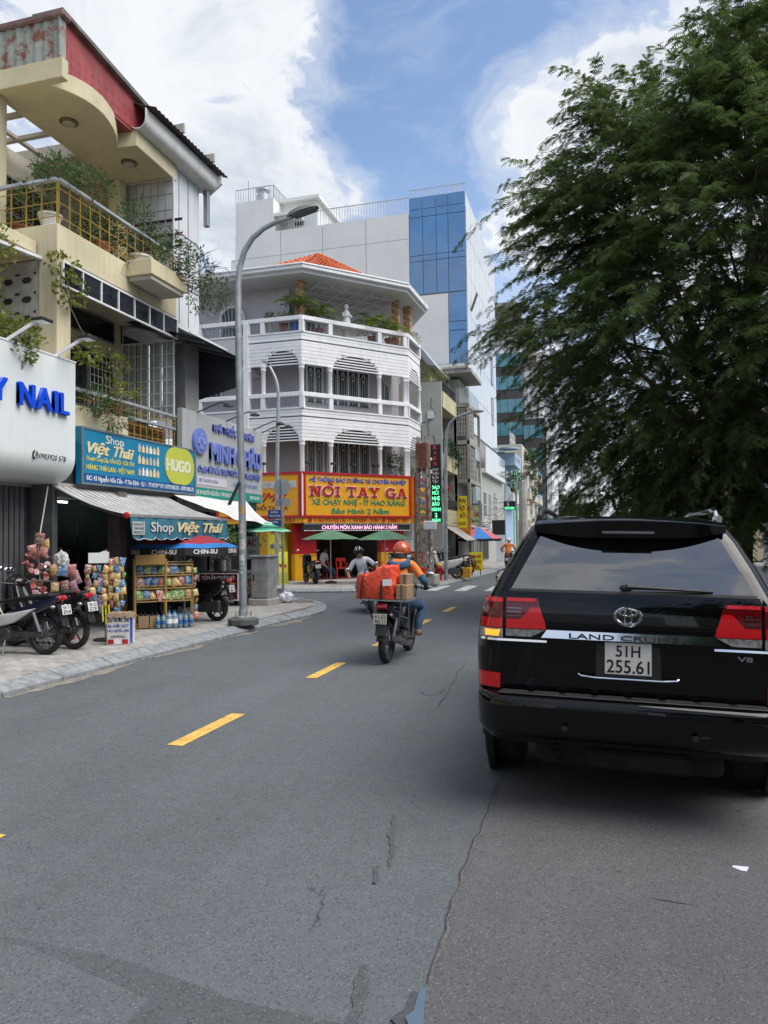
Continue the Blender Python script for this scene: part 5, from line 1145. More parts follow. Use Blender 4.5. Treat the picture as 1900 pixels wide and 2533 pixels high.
# things on the terrace
def palm(loc, label, h, n, seed, group, fl=.95):
    th = thing('palm', label, 'plant', loc, group); rg = random.Random(seed); base = V(loc); top = base + V((0, 0, h))
    B().tube([base, base + V((.03, 0, h * .5)), top], [.045, .035, .03], 7).build('trunk', M_BARK, th, smooth=True)
    P = []; D = []; b = B()
    for i in range(n):
        a = 2 * math.pi * i / n + rg.uniform(-.3, .3); el = rg.uniform(.2, 1.2); dv = V((math.cos(a) * math.cos(el), math.sin(a) * math.cos(el), math.sin(el))); L = fl * rg.uniform(.8, 1.15)
        pts = [top + dv * L * t + V((0, 0, -.55 * L * t * t)) for t in (0, .25, .5, .75, 1)]; b.tube(pts, [.012, .01, .008, .006, .003], 4)
        for t in np.linspace(.12, 1, 16):
            p = top + dv * L * t + V((0, 0, -.55 * L * t * t)); tg = (dv + V((0, 0, -1.1 * t))).normalized(); sd = tg.cross(EZ).normalized()
            for s in (-1, 1): P.append(tuple(p)); D.append(tuple(sd * s + tg * .7 + V((0, 0, rg.uniform(-.45, .1)))))
    b.build('frond_stem', M_LEAFP, th); link('frond', leaf_mesh('frond', np.array(P), np.array(D), .26, .035, leafy('palm_green', (.16, .25, .035)), seed=seed), th)
    b = B(); b.lathe([(.16, 0), (.24, .35), (.26, .38), (.22, .38)], 14, base); b.build('pot', M_CLAY, th, smooth=True); return th
def statue():
    p = F2.pt(2.35, 9.98, -.45); th = thing('statue', 'white standing robed statue on a pedestal behind the top balcony rail', 'statue', p)
    b = B(); b.lathe([(.26, 0), (.26, .10), (.18, .16), (.18, .42), (.25, .48)], 16, p); b.build('pedestal', M_POTW, th, smooth=True)
    b = B(); b.lathe([(.20, .48), (.19, .7), (.15, 1.0), (.16, 1.15), (.13, 1.25), (.055, 1.30), (.05, 1.34), (.085, 1.40), (.09, 1.47), (.06, 1.55), (.01, 1.57)], 16, p); o = p + V((0, 0, 1.02)); s = F2.e
    b.tube([o + s * .15 + V((0, 0, .15)), o + s * .2 + F2.n * .08, o + s * .02 + F2.n * .18 + V((0, 0, .02))], [.05, .045, .03], 7); b.tube([o - s * .15 + V((0, 0, .15)), o - s * .2 + F2.n * .08, o - s * .02 + F2.n * .18 + V((0, 0, .02))], [.05, .045, .03], 7)
    b.build('figure', M_POTW, th, smooth=True)
statue()
GP = 'palms on the top terrace'
palm(F2.pt(.15, 9.98, -.6), 'feathery palm beside the brick pier of the top terrace', 1.1, 17, 3, None, 1.15); palm(F2.pt(1.15, 9.98, -.7), 'feathery palm between two others by the white statue', 1.0, 16, 4, None, 1.05); palm(F2.pt(3.7, 9.98, -.5), 'dark green palm at the far brick pier of the terrace', .95, 16, 6, None, 1.15); palm(F2.pt(4.5, 9.98, -.4), 'drooping palm hanging over the terrace rail corner', .8, 14, 9, None, 1.05)
bush('potted_plant', 'flowering plant in a white urn on the top terrace', [(-12.6, 27.65, 10.75, .22, .2, .2, 160)], M_LEAF, .09, .045, pot=(-12.6, 27.65, 9.97, .55, .17, M_POTW), seed=11, flowers=8)
bush('potted_plant', 'small flowering plant on the terrace beside a blue barrel', [(-11.95, 27.6, 10.75, .3, .2, .14, 140)], M_LEAFP, .09, .04, pot=(-11.95, 27.6, 9.97, .5, .18), seed=12, flowers=7)
b = B(); b.lathe([(.22, 0), (.24, .3), (.22, .62), (.20, .66)], 16, (-11.35, 27.55, 9.97)); tag(b.build('barrel', mat('blue_plastic', (.02, .09, .30), .45, var=.1), None, smooth=True), 'blue plastic barrel behind the top balcony rail', 'barrel')
bush('balcony_shrub', 'straggly shrub trailing over the garage balcony corner', [(-8.35, 31.3, 5.0, .35, .5, .5, 420), (-8.0, 31.9, 4.7, .3, .5, .3, 220)], M_LEAF, .10, .05, seed=13)
bush('balcony_shrub', 'thin flowering shrub at the end of the top balcony', [(-7.75, 32.6, 10.75, .25, .5, .25, 170)], M_LEAFP, .08, .04, seed=14, flowers=10)
# ================================================================== the far row, the tower, the right side
M_TOWER = mat('tower_white', (.66, .67, .65), .7, var=.06, scale=.4, streak=.35, dirtcol=(.40, .39, .33))
M_BGLASS = mat('blue_glass', (.03, .17, .40), .05, var=.25, scale=.35, ior=2.0, spec=.6)
M_TGLASS = mat('teal_glass', (.05, .20, .25), .07, var=.25, scale=1, ior=1.8)
M_SPAND = mat('glossy_white_panel', (.46, .49, .52), .12, var=.08, scale=.5, ior=1.7, coat=.3)
M_OLDC = mat('old_concrete', (.34, .325, .29), .9, var=.2, scale=1.5, bump=.4, bscale=20, streak=.7, dirtcol=(.13, .12, .10))
M_GREYR = mat('mint_grey_render', (.40, .42, .38), .85, var=.12, scale=1.2, streak=.6, dirtcol=(.2, .19, .16))
M_BALY = mat('balcony_cream', (.52, .48, .30), .85, var=.15, scale=2, streak=.6, dirtcol=(.2, .17, .1))
M_BLUEW = mat('blue_wall', (.32, .44, .58), .8, var=.1, streak=.3); M_MINT = mat('mint_wall', (.25, .50, .36), .8, var=.1, streak=.3); M_BEIGE = mat('beige_wall', (.50, .45, .37), .85, var=.1, streak=.4); M_PINK = mat('pink_wall', (.60, .18, .20), .8, var=.1)
M_BAND = mat('dark_band', (.055, .05, .05), .5, var=.15)
def house(name, label, x0, x1, y0, y1, h, m, z0=.13, cat='building'):
    th = thing(name, label, cat, ((x0 + x1) / 2, (y0 + y1) / 2, .13)); B().box(x0, x1, y0, y1, z0, h).build('wall', m, th); return th
def win(th, o, ex, w, h, m=M_DGLASS, fm=None, t=.05, nx=1, nz=1, dep=.03):
    """window let onto a wall: pane, frame, glazing bars"""
    o = V(o); ex = V(ex); n = ex.cross(EZ)
    p = B().prism([(0, 0), (w, 0), (w, h), (0, h)], o, ex, EZ, n * .012).build('window', m, th); b = frame(B(), o + n * .02, ex, EZ, w, h, t, dep)
    for i in range(1, nx): b.bar(o + ex * (w * i / nx) + n * .02, o + ex * (w * i / nx) + EZ * h + n * .02, dep, t * .6, ex)
    for j in range(1, nz): b.bar(o + EZ * (h * j / nz) + n * .022, o + EZ * (h * j / nz) + ex * w + n * .022, dep, t * .6, EZ)
    b.build('window_frame', fm or M_WPAINT, p); return p
def balcony(th, x_in, x_out, y0, y1, z0, hp, m, rail=None, zr=0):
    s = B().box(x_in, x_out, y0, y1, z0, z0 + .14).build('balcony', m, th)
    if hp:
        b = B(); b.box(x_out - .1, x_out, y0 + .002, y1 - .002, z0 + .14, z0 + .14 + hp); b.box(x_in, x_out - .1, y0 + .002, y0 + .1, z0 + .14, z0 + .14 + hp); b.box(x_in, x_out - .1, y1 - .1, y1 - .002, z0 + .14, z0 + .14 + hp); b.build('balcony_parapet', m, s)
    if rail:
        b = B(); z1 = z0 + .14 + zr; zb = z0 + .14 + hp
        b.bar((x_out - .05, y0, z1), (x_out - .05, y1, z1), .05, .04); b.bar((x_in, y0 + .05, z1), (x_out - .05, y0 + .05, z1), .05, .04)
        n = int((y1 - y0) / .16)
        for i in range(n + 1): y = y0 + .05 + (y1 - y0 - .1) * i / n; b.bar((x_out - .05, y, zb), (x_out - .05, y, z1), .018)
        n = max(1, int(abs(x_out - x_in) / .16))
        for i in range(n): x = x_in + (x_out - x_in) * i / n; b.bar((x, y0 + .05, zb), (x, y0 + .05, z1), .018)
        b.build('balcony_railing', rail, s)
    return s

def tower():
    th = house('office_tower', 'tall white office tower with blue glass corner and rooftop railings', -25, -8.06, 49.06, 63.5, 23.9, mat('tower_joint', (.30, .30, .28), .8, var=.1))
    # front wall panels, each a piece; joints stay open between them
    xs = [-25, -21.4, -18.2, -15.0, -11.9]; zs = [3, 8.5, 13.4, 18.2, 22.2, 24.0]
    for i in range(4):
        for j in range(5): B().box(xs[i] + .02, xs[i + 1] - .02, 49.0, 49.06, zs[j] + .015, zs[j + 1] - .015).build('wall_panel', M_TOWER, th)
    for j in range(3): B().box(-11.88, -9.27, 49.0, 49.06, (3, 8.5, 13.4)[j] + .015, (8.5, 13.4, 18.2)[j] - .015).build('wall_panel', M_TOWER, th)
    B().box(-9.25, -8.06, 49.0, 49.06, 3, 13.4).build('wall_panel', M_TOWER, th)
    cols = [-11.88, -10.95, -10.02, -9.20, -8.02]; rows_ = [18.25, 20.55, 20.95, 23.6, 24.15, 25.0]
    for i in range(4):
        for j in range(5): B().box(cols[i] + .02, cols[i + 1] - .02, 48.98, 49.06, rows_[j] + .02, rows_[j + 1] - .02).build('glass_pane', M_BGLASS, th)
    for z0, z1 in ((13.42, 15.6), (15.65, 16.2), (16.25, 18.2)): B().box(-9.22, -8.04, 48.98, 49.06, z0, z1).build('glass_pane', M_BGLASS, th)
    B().box(-11.9, -8.0, 49.06, 49.3, 23.9, 25.0).build('parapet', M_TOWER, th); B().box(-8.3, -8.02, 49.3, 63.4, 23.9, 24.9).build('parapet', M_TOWER, th)
    # street side: tall glossy panels
    for i in range(16):
        y0 = 49.1 + i * .9
        for j in range(6): B().box(-8.06, -7.99 - .004 * (i % 2), y0 + .012, y0 + .888, 8.9 + j * 2.66 + .02, 8.9 + (j + 1) * 2.66 - .02).build('wall_panel', M_SPAND, th)
    b = B(); b.prism([(0, 0), (.55, 0), (.55, 1.2), (0, 1.2)], (-7.97, 50.2, 17.3), EY, V((.35, 0, .94)), (.03, 0, 0)); b.build('open_window', M_DARKM, th)
    for k, z in enumerate((14.2, 10.9)): win(th, (-7.985, 60.5, z), EY, .8, 2.2, M_SPAND, M_DARKM, .03)
    # podium
    B().box(-8.0, -7.35, 52.0, 63.4, 6.3, 6.6).build('ledge', M_WHITEW, th); B().box(-7.42, -7.36, 52.0, 63.4, 6.6, 8.2).build('ledge_screen', M_SPAND, th); B().box(-8.0, -7.65, 50, 65.0, .13, 6.3).build('podium_wall', M_GREYR, th)
    w = B().prism([(0, 0), (1.6, 0), (1.6, 2.0), (1.3, 2.35), (.3, 2.35), (0, 2.0)], (-7.65, 58.0, 2.9), EY, EZ, (.03, 0, 0)).build('window', M_DGLASS, th); bars(w, (-7.6, 58.0, 2.9), EY, EZ, 1.6, 2.0, 4, 3, M_WPAINT, .05)
    win(th, (-7.64, 52.5, 3.2), EY, 1.4, 1.8, M_DGLASS, M_WPAINT, .06, 2, 2); win(th, (-7.64, 55.0, 3.2), EY, 1.4, 1.8, M_DGLASS, M_WPAINT, .06, 2, 2); win(th, (-7.64, 51.5, .2), EY, 3.0, 2.4, M_BLACKIN, M_GREYM, .08, 3, 1); win(th, (-7.64, 60.5, .2), EY, 3.0, 2.4, M_BLACKIN, M_GREYM, .08, 3, 1)
    B().box(-7.65, -7.2, 53.0, 53.9, 2.35, 2.75).build('air_conditioner', M_WPAINT, th, bev=.03); B().box(-7.66, -7.58, 50.05, 51.0, .2, 5.2).build('blue_strip', M_BLUEW, th)
    # roof block, stair house, railings
    B().box(-25, -22.0, 49.1, 53, 23.9, 26.5).build('roof_block', M_TOWER, th); B().box(-22.0, -19.2, 50.6, 55, 23.9, 26.6).build('stair_house', M_TOWER, th); B().box(-22.2, -18.9, 50.2, 55.4, 26.6, 26.85).build('stair_roof', M_TOWER, th)
    B().box(-22.9, -20.2, 49.15, 50.6, 25.15, 25.4).build('canopy_slab', M_TOWER, th); win(th, (-20.9, 50.6, 24.9), EX, .6, 1.0, M_DGLASS, M_DARKM)
    def railing(p, q, h, n):
        p = V(p); q = V(q); b = B(); b.bar(p + EZ * h, q + EZ * h, .06, .05)
        for i in range(n + 1): b.bar(p.lerp(q, i / n), p.lerp(q, i / n) + EZ * h, .03)
        b.build('roof_railing', M_ALU, th)
    railing((-20.8, 49.1, 24.0), (-11.9, 49.1, 24.0), 1.1, 44); railing((-11.9, 49.15, 25.0), (-8.0, 49.15, 25.0), .6, 26); railing((-25, 49.15, 26.5), (-22, 49.15, 26.5), .95, 15); railing((-22, 49.15, 26.5), (-22, 53, 26.5), .95, 14); railing((-25.3, 49, 20.6), (-25, 49, 20.6), 1.6, 4)
    b = B(); b.lathe([(.5, 26.5), (.5, 27.3), (.35, 27.35), (.35, 27.6), (.55, 27.62), (.55, 27.75)], 14, (-23.3, 50.2, 0)); b.build('water_tank', M_ALU, th, smooth=True); B().cyl((-24.2, 49.6, 26.5), (-24.2, 49.6, 28.3), .03).build('aerial', M_GREYM, th)
tower()

def far_row():
    # narrow house beside the corner house: cracked side wall, cream balconies, gable
    th = house('narrow_house', 'narrow mint grey house with cracked side wall and cream balconies', -14, -7.6, 34.5, 38.2, 9.15, M_GREYR)
    B().box(-7.6, -6.93, 34.5, 34.64, .13, 9.15).build('side_wall', M_GREYR, th)
    for z in (7.95, 5.0, 2.35):
        balcony(th, -7.6, -6.88, 34.64, 38.2, z, .62, M_BALY, M_DARKM if z > 5.5 or z < 3 else None, 1.1)
    for z in (5.75, 2.9): win(th, (-7.59, 35.2, z), EY, 1.9, 1.9, M_DGLASS, M_WPAINT, .06, 2, 2)
    b = B(); b.prism([(-10.6, 9.2), (-7.6, 9.2), (-7.6, 10.1), (-8.4, 11.2), (-9.6, 11.2), (-10.6, 10.3)], (0, 35.2, 0), EX, EZ, (0, 3, 0)); b.build('attic', M_BALY, th)
    B().prism([(-7.2, 9.95), (-8.35, 11.45), (-8.6, 11.45), (-7.6, 10.0)], (0, 34.6, 0), EX, EZ, (0, 4, 0)).build('gable_roof', mat('zinc_blue', (.40, .46, .52), .45, .4, var=.15, streak=.4), th); B().prism([(-10.9, 10.0), (-8.6, 11.5), (-8.4, 11.4), (-10.6, 9.95)], (0, 34.7, 0), EX, EZ, (0, 3.8, 0)).build('gable_roof', MATS['zinc_blue'], th)
    win(th, (-8.9, 35.19, 9.5), EX, .8, .9, M_DGLASS, M_WPAINT, .06, 2, 2); B().box(-7.6, -7.3, 34.44, 34.5, 7.4, 7.75).build('air_conditioner', M_WPAINT, th)
    cr = B(); 
    for pts in ([(-7.7, 6.2), (-7.55, 6.6), (-7.6, 7.1), (-7.45, 7.5)], [(-7.3, 5.2), (-7.4, 5.7), (-7.25, 6.3), (-7.35, 6.6)], [(-7.2, 7.6), (-7.45, 8.0), (-7.4, 8.4)]): cr.tube([(x, 34.49, z) for x, z in pts], .012, 4)
    cr.build('wall_crack', M_DARKM, th)
    bush('balcony_shrub', 'dense dark shrub spilling from a cream balcony of the narrow house', [(-7.0, 36.0, 6.1, .4, .9, .55, 650), (-6.8, 37.2, 5.7, .3, .6, .5, 320)], M_LEAFD, .13, .06, seed=21); bush('balcony_shrub', 'wispy flowering shrub on the roof edge of the narrow house', [(-7.4, 35.3, 9.5, .7, .8, .35, 330)], M_LEAFP, .10, .05, seed=22)
    # concrete house with pierced blocks
    th = house('concrete_house', 'bare concrete house with pierced block panels and pergola roof', -14, -6.9, 38.3, 42.0, 8.6, M_OLDC)
    for z in (8.55, 6.6, 4.6): B().box(-6.9, -6.25, 38.3, 42.0, z, z + .2).build('floor_slab', M_OLDC, th)
    for x in (-7.05, -6.37):
        for y in (38.3, 41.86): B().box(x, x + .14, y, y + .14, .2, 8.6).build('post', M_OLDC, th)
    for z0, z1 in ((7.05, 8.5), (4.85, 6.5)):
        hb = (z1 - z0) / 6
        for i in range(4):
            for j in range(6):
                x = -6.9 + i * .135; b = B()
                for (a, c, d, e) in ((0, .12, 0, .03), (0, .12, hb - .035, hb - .005), (0, .03, .03, hb - .035), (.09, .12, .03, hb - .035)): b.box(x + a, x + c, 38.33, 38.40, z0 + j * hb + d, z0 + j * hb + e)
                b.build('pierced_block', M_OLDC, th)
        for i in range(6):
            for j in range(6):
                y = 38.9 + i * .2; b = B()
                for (a, c, d, e) in ((0, .19, 0, .03), (0, .19, hb - .035, hb - .005), (0, .04, .03, hb - .035), (.15, .19, .03, hb - .035)): b.box(-6.34, -6.28, y + a, y + c, z0 + j * hb + d, z0 + j * hb + e)
                b.build('pierced_block', M_OLDC, th)
    B().box(-6.9, -6.88, 38.4, 41.9, 4.8, 8.5).build('loggia_dark', M_BLACKIN, th)
    for z in (8.75, 6.0, 3.8):
        b = B(); b.box(-6.30, -6.26, 38.5 if z > 8 else 40.2, 41.9, z, z + .75); b.build('balcony_panel', mat('blue_grey_panel', (.33, .42, .47), .4, var=.2, streak=.4), th)
        if z > 8: bars(th, (-6.9, 38.32, z), EX, EZ, .62, .75, 5, 1, M_ALU, .03)
    B().box(-8.2, -6.9, 39.2, 42, 8.6, 10.2).build('roof_room', M_GREYR, th); B().box(-7.5, -7.3, 38.4, 38.6, 8.6, 10.5).build('post', M_OLDC, th)
    B().box(-8.2, -6.1, 38.3, 42, 10.35, 10.55).build('pergola_beam', M_OLDC, th)
    for i in range(14): B().box(-7.6 + i * .10, -7.54 + i * .10, 38.2, 42.1, 10.56, 10.68).build('pergola_slat', M_OLDC, th)
    # shop houses beyond the tower
    th = house('blue_house', 'pale blue house with a round-ended balcony and potted tree', -14, -7.6, 65.2, 71.5, 9.2, M_BLUEW)
    balcony(th, -7.6, -6.7, 65.2, 70.5, 8.0, .95, M_BLUEW); balcony(th, -7.6, -6.9, 65.4, 70.5, 4.6, .9, M_WHITEW)
    for i in range(4): B().box(-6.70, -6.69, 66 + i * 1.0, 66.35 + i * 1.0, 8.4, 8.85).build('parapet_slot', M_DARKM, th)
    win(th, (-7.59, 66, 5.6), EY, 2.0, 2.0); b = B(); b.lathe([(.9, 0), (.9, .12)], 20, (-7.2, 65.2, 9.35)); b.build('round_canopy', M_BLUEW, th, smooth=True)
    bush('balcony_tree', 'bright green potted tree on the pale blue house balcony', [(-6.85, 66.4, 6.7, .7, .9, .8, 700)], M_LEAF, .2, .09, pot=(-6.95, 66.3, 5.55, .45, .3), seed=31)
    th = house('mint_house', 'mint green house with a tall round-topped arch', -14, -7.5, 71.6, 78.5, 9.6, M_MINT)
    B().prism([(0, 0), (3.4, 0), (3.4, 3.0)] + [(1.7 + 1.7 * math.cos(a), 3.0 + 1.7 * math.sin(a)) for a in [math.pi * i / 10 for i in range(1, 10)]] + [(0, 3.0)], (-7.5, 73.2, 4.4), EY, EZ, (.05, 0, 0)).build('arch_panel', mat('mint_dark', (.13, .32, .22), .8, var=.1), th); win(th, (-7.46, 74, 1.5), EY, 2.0, 2.0)
    th = house('beige_block', 'beige apartment block with planted balconies over the street', -15, -7.4, 79, 100, 11.5, M_BEIGE)
    for z in (2.9, 5.8, 8.6): 
        for y in (80, 87, 94): balcony(th, -7.4, -6.7, y, y + 5, z, .5, M_BEIGE, M_WPAINT, 1.0); win(th, (-7.39, y + 1, z + .2), EY, 2.8, 2.0, M_DGLASS, M_WPAINT, .08, 2, 1)
    win(th, (-9.5, 78.99, 6.5), EX, 1.2, 1.6)
    b = B(); 
    for i in range(5): b.bar((-8.6, 79.2 + i * 1.2, 11.5), (-8.6, 79.2 + i * 1.2, 12.9), .07)
    for z in (12.1, 12.9): b.bar((-8.6, 79.2, z), (-8.6, 84, z), .07)
    b.build('roof_railing', M_WPAINT, th)
    bush('balcony_creeper', 'creeper hanging down the beige apartment block', [(-6.9, 82.5, 10.6, .5, 1.5, .7, 500), (-6.7, 84, 9.2, .35, .9, 1.0, 350), (-6.7, 83, 6.5, .4, 1.0, .7, 320)], M_LEAF, .3, .12, seed=33)
    # dark banded tower
    th = house('banded_tower', 'high office block with teal window bands and dark stripes', -16, -9.8, 108, 126, 29.0, M_BAND); 
    for j in range(7):
        z = 5.0 + j * 3.35
        for i in range(4): B().box(-14.2 + i * 1.12 + .03, -14.2 + (i + 1) * 1.12 - .03, 107.9, 108, z + 1.3, z + 3.2).build('glass_pane', M_TGLASS, th)
    B().box(-16, -9.8, 107.93, 108, 28.1, 30.2).build('top_band', M_WHITEW, th); B().box(-16, -8.5, 112, 126, 29, 34.2).build('roof_block', M_OLDC, th); B().box(-14.5, -10.5, 110, 118, 35.8, 36.4).build('roof_canopy', M_OLDC, th); B().box(-12.2, -11.8, 112, 113, 34.2, 35.8).build('post', M_OLDC, th)
    B().box(-9.8, -7.9, 110.5, 126, 18.5, 26).build('white_flank', M_WHITEW, th)
    b = B(); pr = [(-9.7, 107.6), (-8.9, 107.2), (-8.0, 107.0), (-7.1, 107.0), (-6.7, 107.4), (-6.6, 124), (-9.7, 124)]; b.prism(pr, (0, 0, 1), EX, EY, (0, 0, 17.5)); lw = b.build('lower_block', M_BAND, th)
    for j in range(5):
        z = 2.5 + j * 3.3
        for (p, q) in zip(pr[:3], pr[1:4]):
            p = V((p[0], p[1], 0)); q = V((q[0], q[1], 0)); e = (q - p); n = V((e.y, -e.x, 0)).normalized(); B().prism([(.03, 0), (.97, 0), (.97, 1.9), (.03, 1.9)], p + EZ * z + n * .01, e, EZ, n * .05).build('glass_pane', M_TGLASS, th)
    B().box(-6.62, -5.9, 107.3, 124, 1, 17.5).build('white_flank', M_WHITEW, th)
    # the end of the street
    th = house('white_house', 'small white house with corner balcony far along the street', -12, -6.2, 128, 142, 12.5, M_WHITEW)
    for z in (3.2, 6.6, 9.8): balcony(th, -6.2, -5.0, 128, 138, z, .9, M_WHITEW); win(th, (-6.19, 130, z + .3), EY, 4, 2, M_TGLASS, M_WPAINT, .1, 3, 1); win(th, (-8.2, 127.99, z + .3), EX, 1.4, 1.8, M_TGLASS)
    far = [('pink_house', 'small pink house at the far end of the street', -9, -3.5, 168, 180, 6.0, M_PINK), ('grey_house', 'plain grey house behind the pink one', -12, -4, 184, 196, 9.0, M_GREYR), ('far_house', 'low white house closing the street', -2.5, 4.5, 215, 225, 6.2, M_WHITEW), ('far_house', 'pale blue roofed shed far down the street', 5, 10, 190, 200, 5.0, M_BLUEW), ('far_house', 'ochre house half hidden behind the big tree', 8, 16, 120, 134, 9.5, M_BALY)]
    for nm, lb, x0, x1, y0, y1, h, m in far:
        th = house(nm, lb, x0, x1, y0, y1, h, m)
        for j in range(int(h / 3)):
            for i in range(3): win(th, (x0 + .6 + i * (x1 - x0 - .6) / 3, y0 - .01, 1.2 + 3 * j), EX, 1.0, 1.4, M_DGLASS, M_WPAINT, .1)
            for i in range(2): win(th, (x1 + .01, y0 + 1 + i * 5, 1.2 + 3 * j), EY, 1.2, 1.4, M_DGLASS, M_WPAINT, .1)
        B().box(x0 - .3, x1 + .3, y0 - .3, y1 + .3, h, h + .25).build('roof_slab', M_OLDC, th)
    # right side of the street behind the tree
    th = house('grey_house', 'grey rendered house wall with a blue post beside the big tree', 5.3, 12, 12, 24, 5.2, M_OLDC); B().box(5.2, 5.3, 14.7, 14.82, .05, 4.2).build('blue_post', mat('blue_post', (.02, .06, .22), .5, var=.15), th); win(th, (5.29, 17.5, 1.2), -EY, 1.6, 1.5)
    th = house('white_block', 'tall white apartment block rising behind the big tree', 8.5, 18, 26, 44, 17.5, M_WHITEW)
    for j in range(5):
        for i in range(4): win(th, (8.49, 30 + i * 3.6, 2 + j * 3.1), -EY, 1.6, 1.7); win(th, (9.2 + i * 2.2, 25.99, 2 + j * 3.1), EX, 1.2, 1.6)
    th = house('cream_row_house', 'cream row house on the shaded side of the street', 5.0, 12, 50, 62, 9.5, M_CREAM)
    for j in range(3):
        for i in range(3): win(th, (4.99, 52.5 + i * 3.6, 1.2 + j * 3.0), -EY, 1.5, 1.6)
far_row()
# ================================================================== the big tamarind on the right pavement
def big_tree():
    rg = np.random.default_rng(12); C0 = np.array([3.6, 18.6, 7.4]); R0 = np.array([5.5, 5.3, 6.6]); root = V((3.0, 17.9, .05))
    th = thing('tamarind_tree', 'large feathery green tree leaning over the parked black SUV', 'tree', root)
    M_TL = leafy('tamarind_leaf', (.088, .140, .042), .40)
    # cluster centres spread through the crown's outer volume
    cl = []
    while len(cl) < 375:
        v = rg.normal(size=3); v /= np.linalg.norm(v); k = rg.uniform(.30, 1.0) ** .5 * .93
        prof = 1.0
        if v[2] < -.15: prof = 1.06
        if v[2] > .6: prof = .96
        p = C0 + v * R0 * k * prof
        if p[2] < 2.0 or (p[2] < 3.0 and p[1] < 14.2): continue
        if all(np.linalg.norm((p - q) / np.array([1, 1, .8])) > .45 for q, _ in cl): cl.append((p, v))
    # limbs
    b = B(); top = root + V((.15, .2, 2.6)); b.tube([root, root + V((.05, .08, 1.2)), top], [.30, .22, .20], 12)
    mains = []
    for i in range(9):
        a = 2 * math.pi * i / 9 + .4; el = rg.uniform(.5, 1.25); L = rg.uniform(3.0, 4.6)
        e = top + V((math.cos(a) * math.cos(el) * L, math.sin(a) * math.cos(el) * L, math.sin(el) * L * 1.15)); m = top.lerp(e, .5) + V((0, 0, .35)); b.tube([top - V((0, 0, .15)), m, e], [.13, .09, .05], 8); mains += [m, e, m.lerp(e, .5)]
    e2 = top + V((.3, .2, 7.0)); b.tube([top, top.lerp(e2, .5) + V((.2, 0, 0)), e2], [.15, .10, .05], 8); mains += [top.lerp(e2, t) for t in (.4, .7, 1)]
    b.build('trunk', M_BARK, th, smooth=True)
    b = B(); P = []; D = []
    for (p, v) in cl:
        pv = V(p); s = min(mains, key=lambda q: (q - pv).length + max(0, q.z - pv.z) * .6); mid = s.lerp(pv, .55) + V((0, 0, .22)); b.tube([s, mid, pv], [.035, .022, .012], 5)
        nt = 14; 
        for _ in range(nt):
            out = v + rg.normal(scale=.62, size=3); out[2] = out[2] * .55 + .12; out /= np.linalg.norm(out); L = rg.uniform(.65, 1.55); st = p + rg.normal(scale=.30, size=3)
            ts = np.linspace(.05, 1, 17); pts = st + np.outer(ts * L, out) + np.outer(ts ** 2, [0, 0, -.38 * L])
            b.tube([tuple(pts[0]), tuple(pts[8]), tuple(pts[-1])], [.008, .006, .003], 3, caps=False)
            tg = np.gradient(pts, axis=0); tg /= np.linalg.norm(tg, axis=1, keepdims=True); sd = np.cross(tg, [0, 0, 1.0]); sd /= np.linalg.norm(sd, axis=1, keepdims=True) + 1e-9
            for s_ in (-1, 1):
                P.append(pts + rg.normal(scale=.02, size=pts.shape)); D.append(sd * s_ * .85 + tg * .65 + rg.normal(scale=.25, size=pts.shape) + np.array([0, 0, -.12]))
            P.append(pts[-1:]); D.append(tg[-1:])
    b.build('branches', M_BARK, th, fix=False)['kind'] = 'stuff'
    P = np.concatenate(P); D = np.concatenate(D); D /= np.linalg.norm(D, axis=1, keepdims=True); n = len(P)
    up = np.array([0, 0, 1.0]) + rg.normal(scale=.35, size=(n, 3)); S = np.cross(D, up); S /= np.linalg.norm(S, axis=1, keepdims=True); U = np.cross(S, D)
    L = rg.uniform(.12, .20, (n, 1)); tris = []
    for k in range(5):
        t = .12 + .86 * k / 4; base = P + D * L * t + U * (-.25 * L * t * t); l = .070 * (1 - .45 * abs(t - .45)); w = .026
        for s_ in (-1, 1):
            tip = base + (S * s_ * .92 + D * .32 - U * .12) * l; tris.append(np.stack([base - D * w * .5, base + D * w * .6, tip], 1))
    co = np.concatenate(tris).reshape(-1, 3); link('crown', raw_mesh('crown', co, len(co) // 3, 3, M_TL), th)
    print('tree leaves', n, 'tris', len(co) // 3)
big_tree()
def small_tree(loc, label, h, r, seed, m):
    th = thing('street_tree', label, 'tree', loc); p = V(loc); rg = random.Random(seed); b = B(); b.tube([p, p + V((.1, 0, h * .35)), p + V((.05, .1, h * .6))], [.16, .12, .08], 8)
    for i in range(7): a = i * .9; b.tube([p + V((0, 0, h * .45)), p + V((math.cos(a) * r * .6, math.sin(a) * r * .6, h * .75))], [.06, .02], 5)
    b.build('trunk', M_BARK, th)
    bl = [(p.x + rg.uniform(-.7, .7) * r, p.y + rg.uniform(-.7, .7) * r, p.z + h * rg.uniform(.5, .95), r * .45, r * .45, r * .35, 260) for _ in range(16)]
    P, D = blob_points(bl, seed); link('crown', leaf_mesh('crown', P, D, .34, .17, m, seed=seed), th)
small_tree((-4.9, 132, .13), 'slim street tree on the kerb before the far houses', 9.5, 2.4, 5, M_LEAF); small_tree((-4.6, 152, .13), 'pale green street tree beyond the slim one', 8.5, 3.0, 8, M_LEAFP); small_tree((5.5, 70, .05), 'round street tree behind the parked car roof', 6.5, 2.6, 9, M_LEAFD)
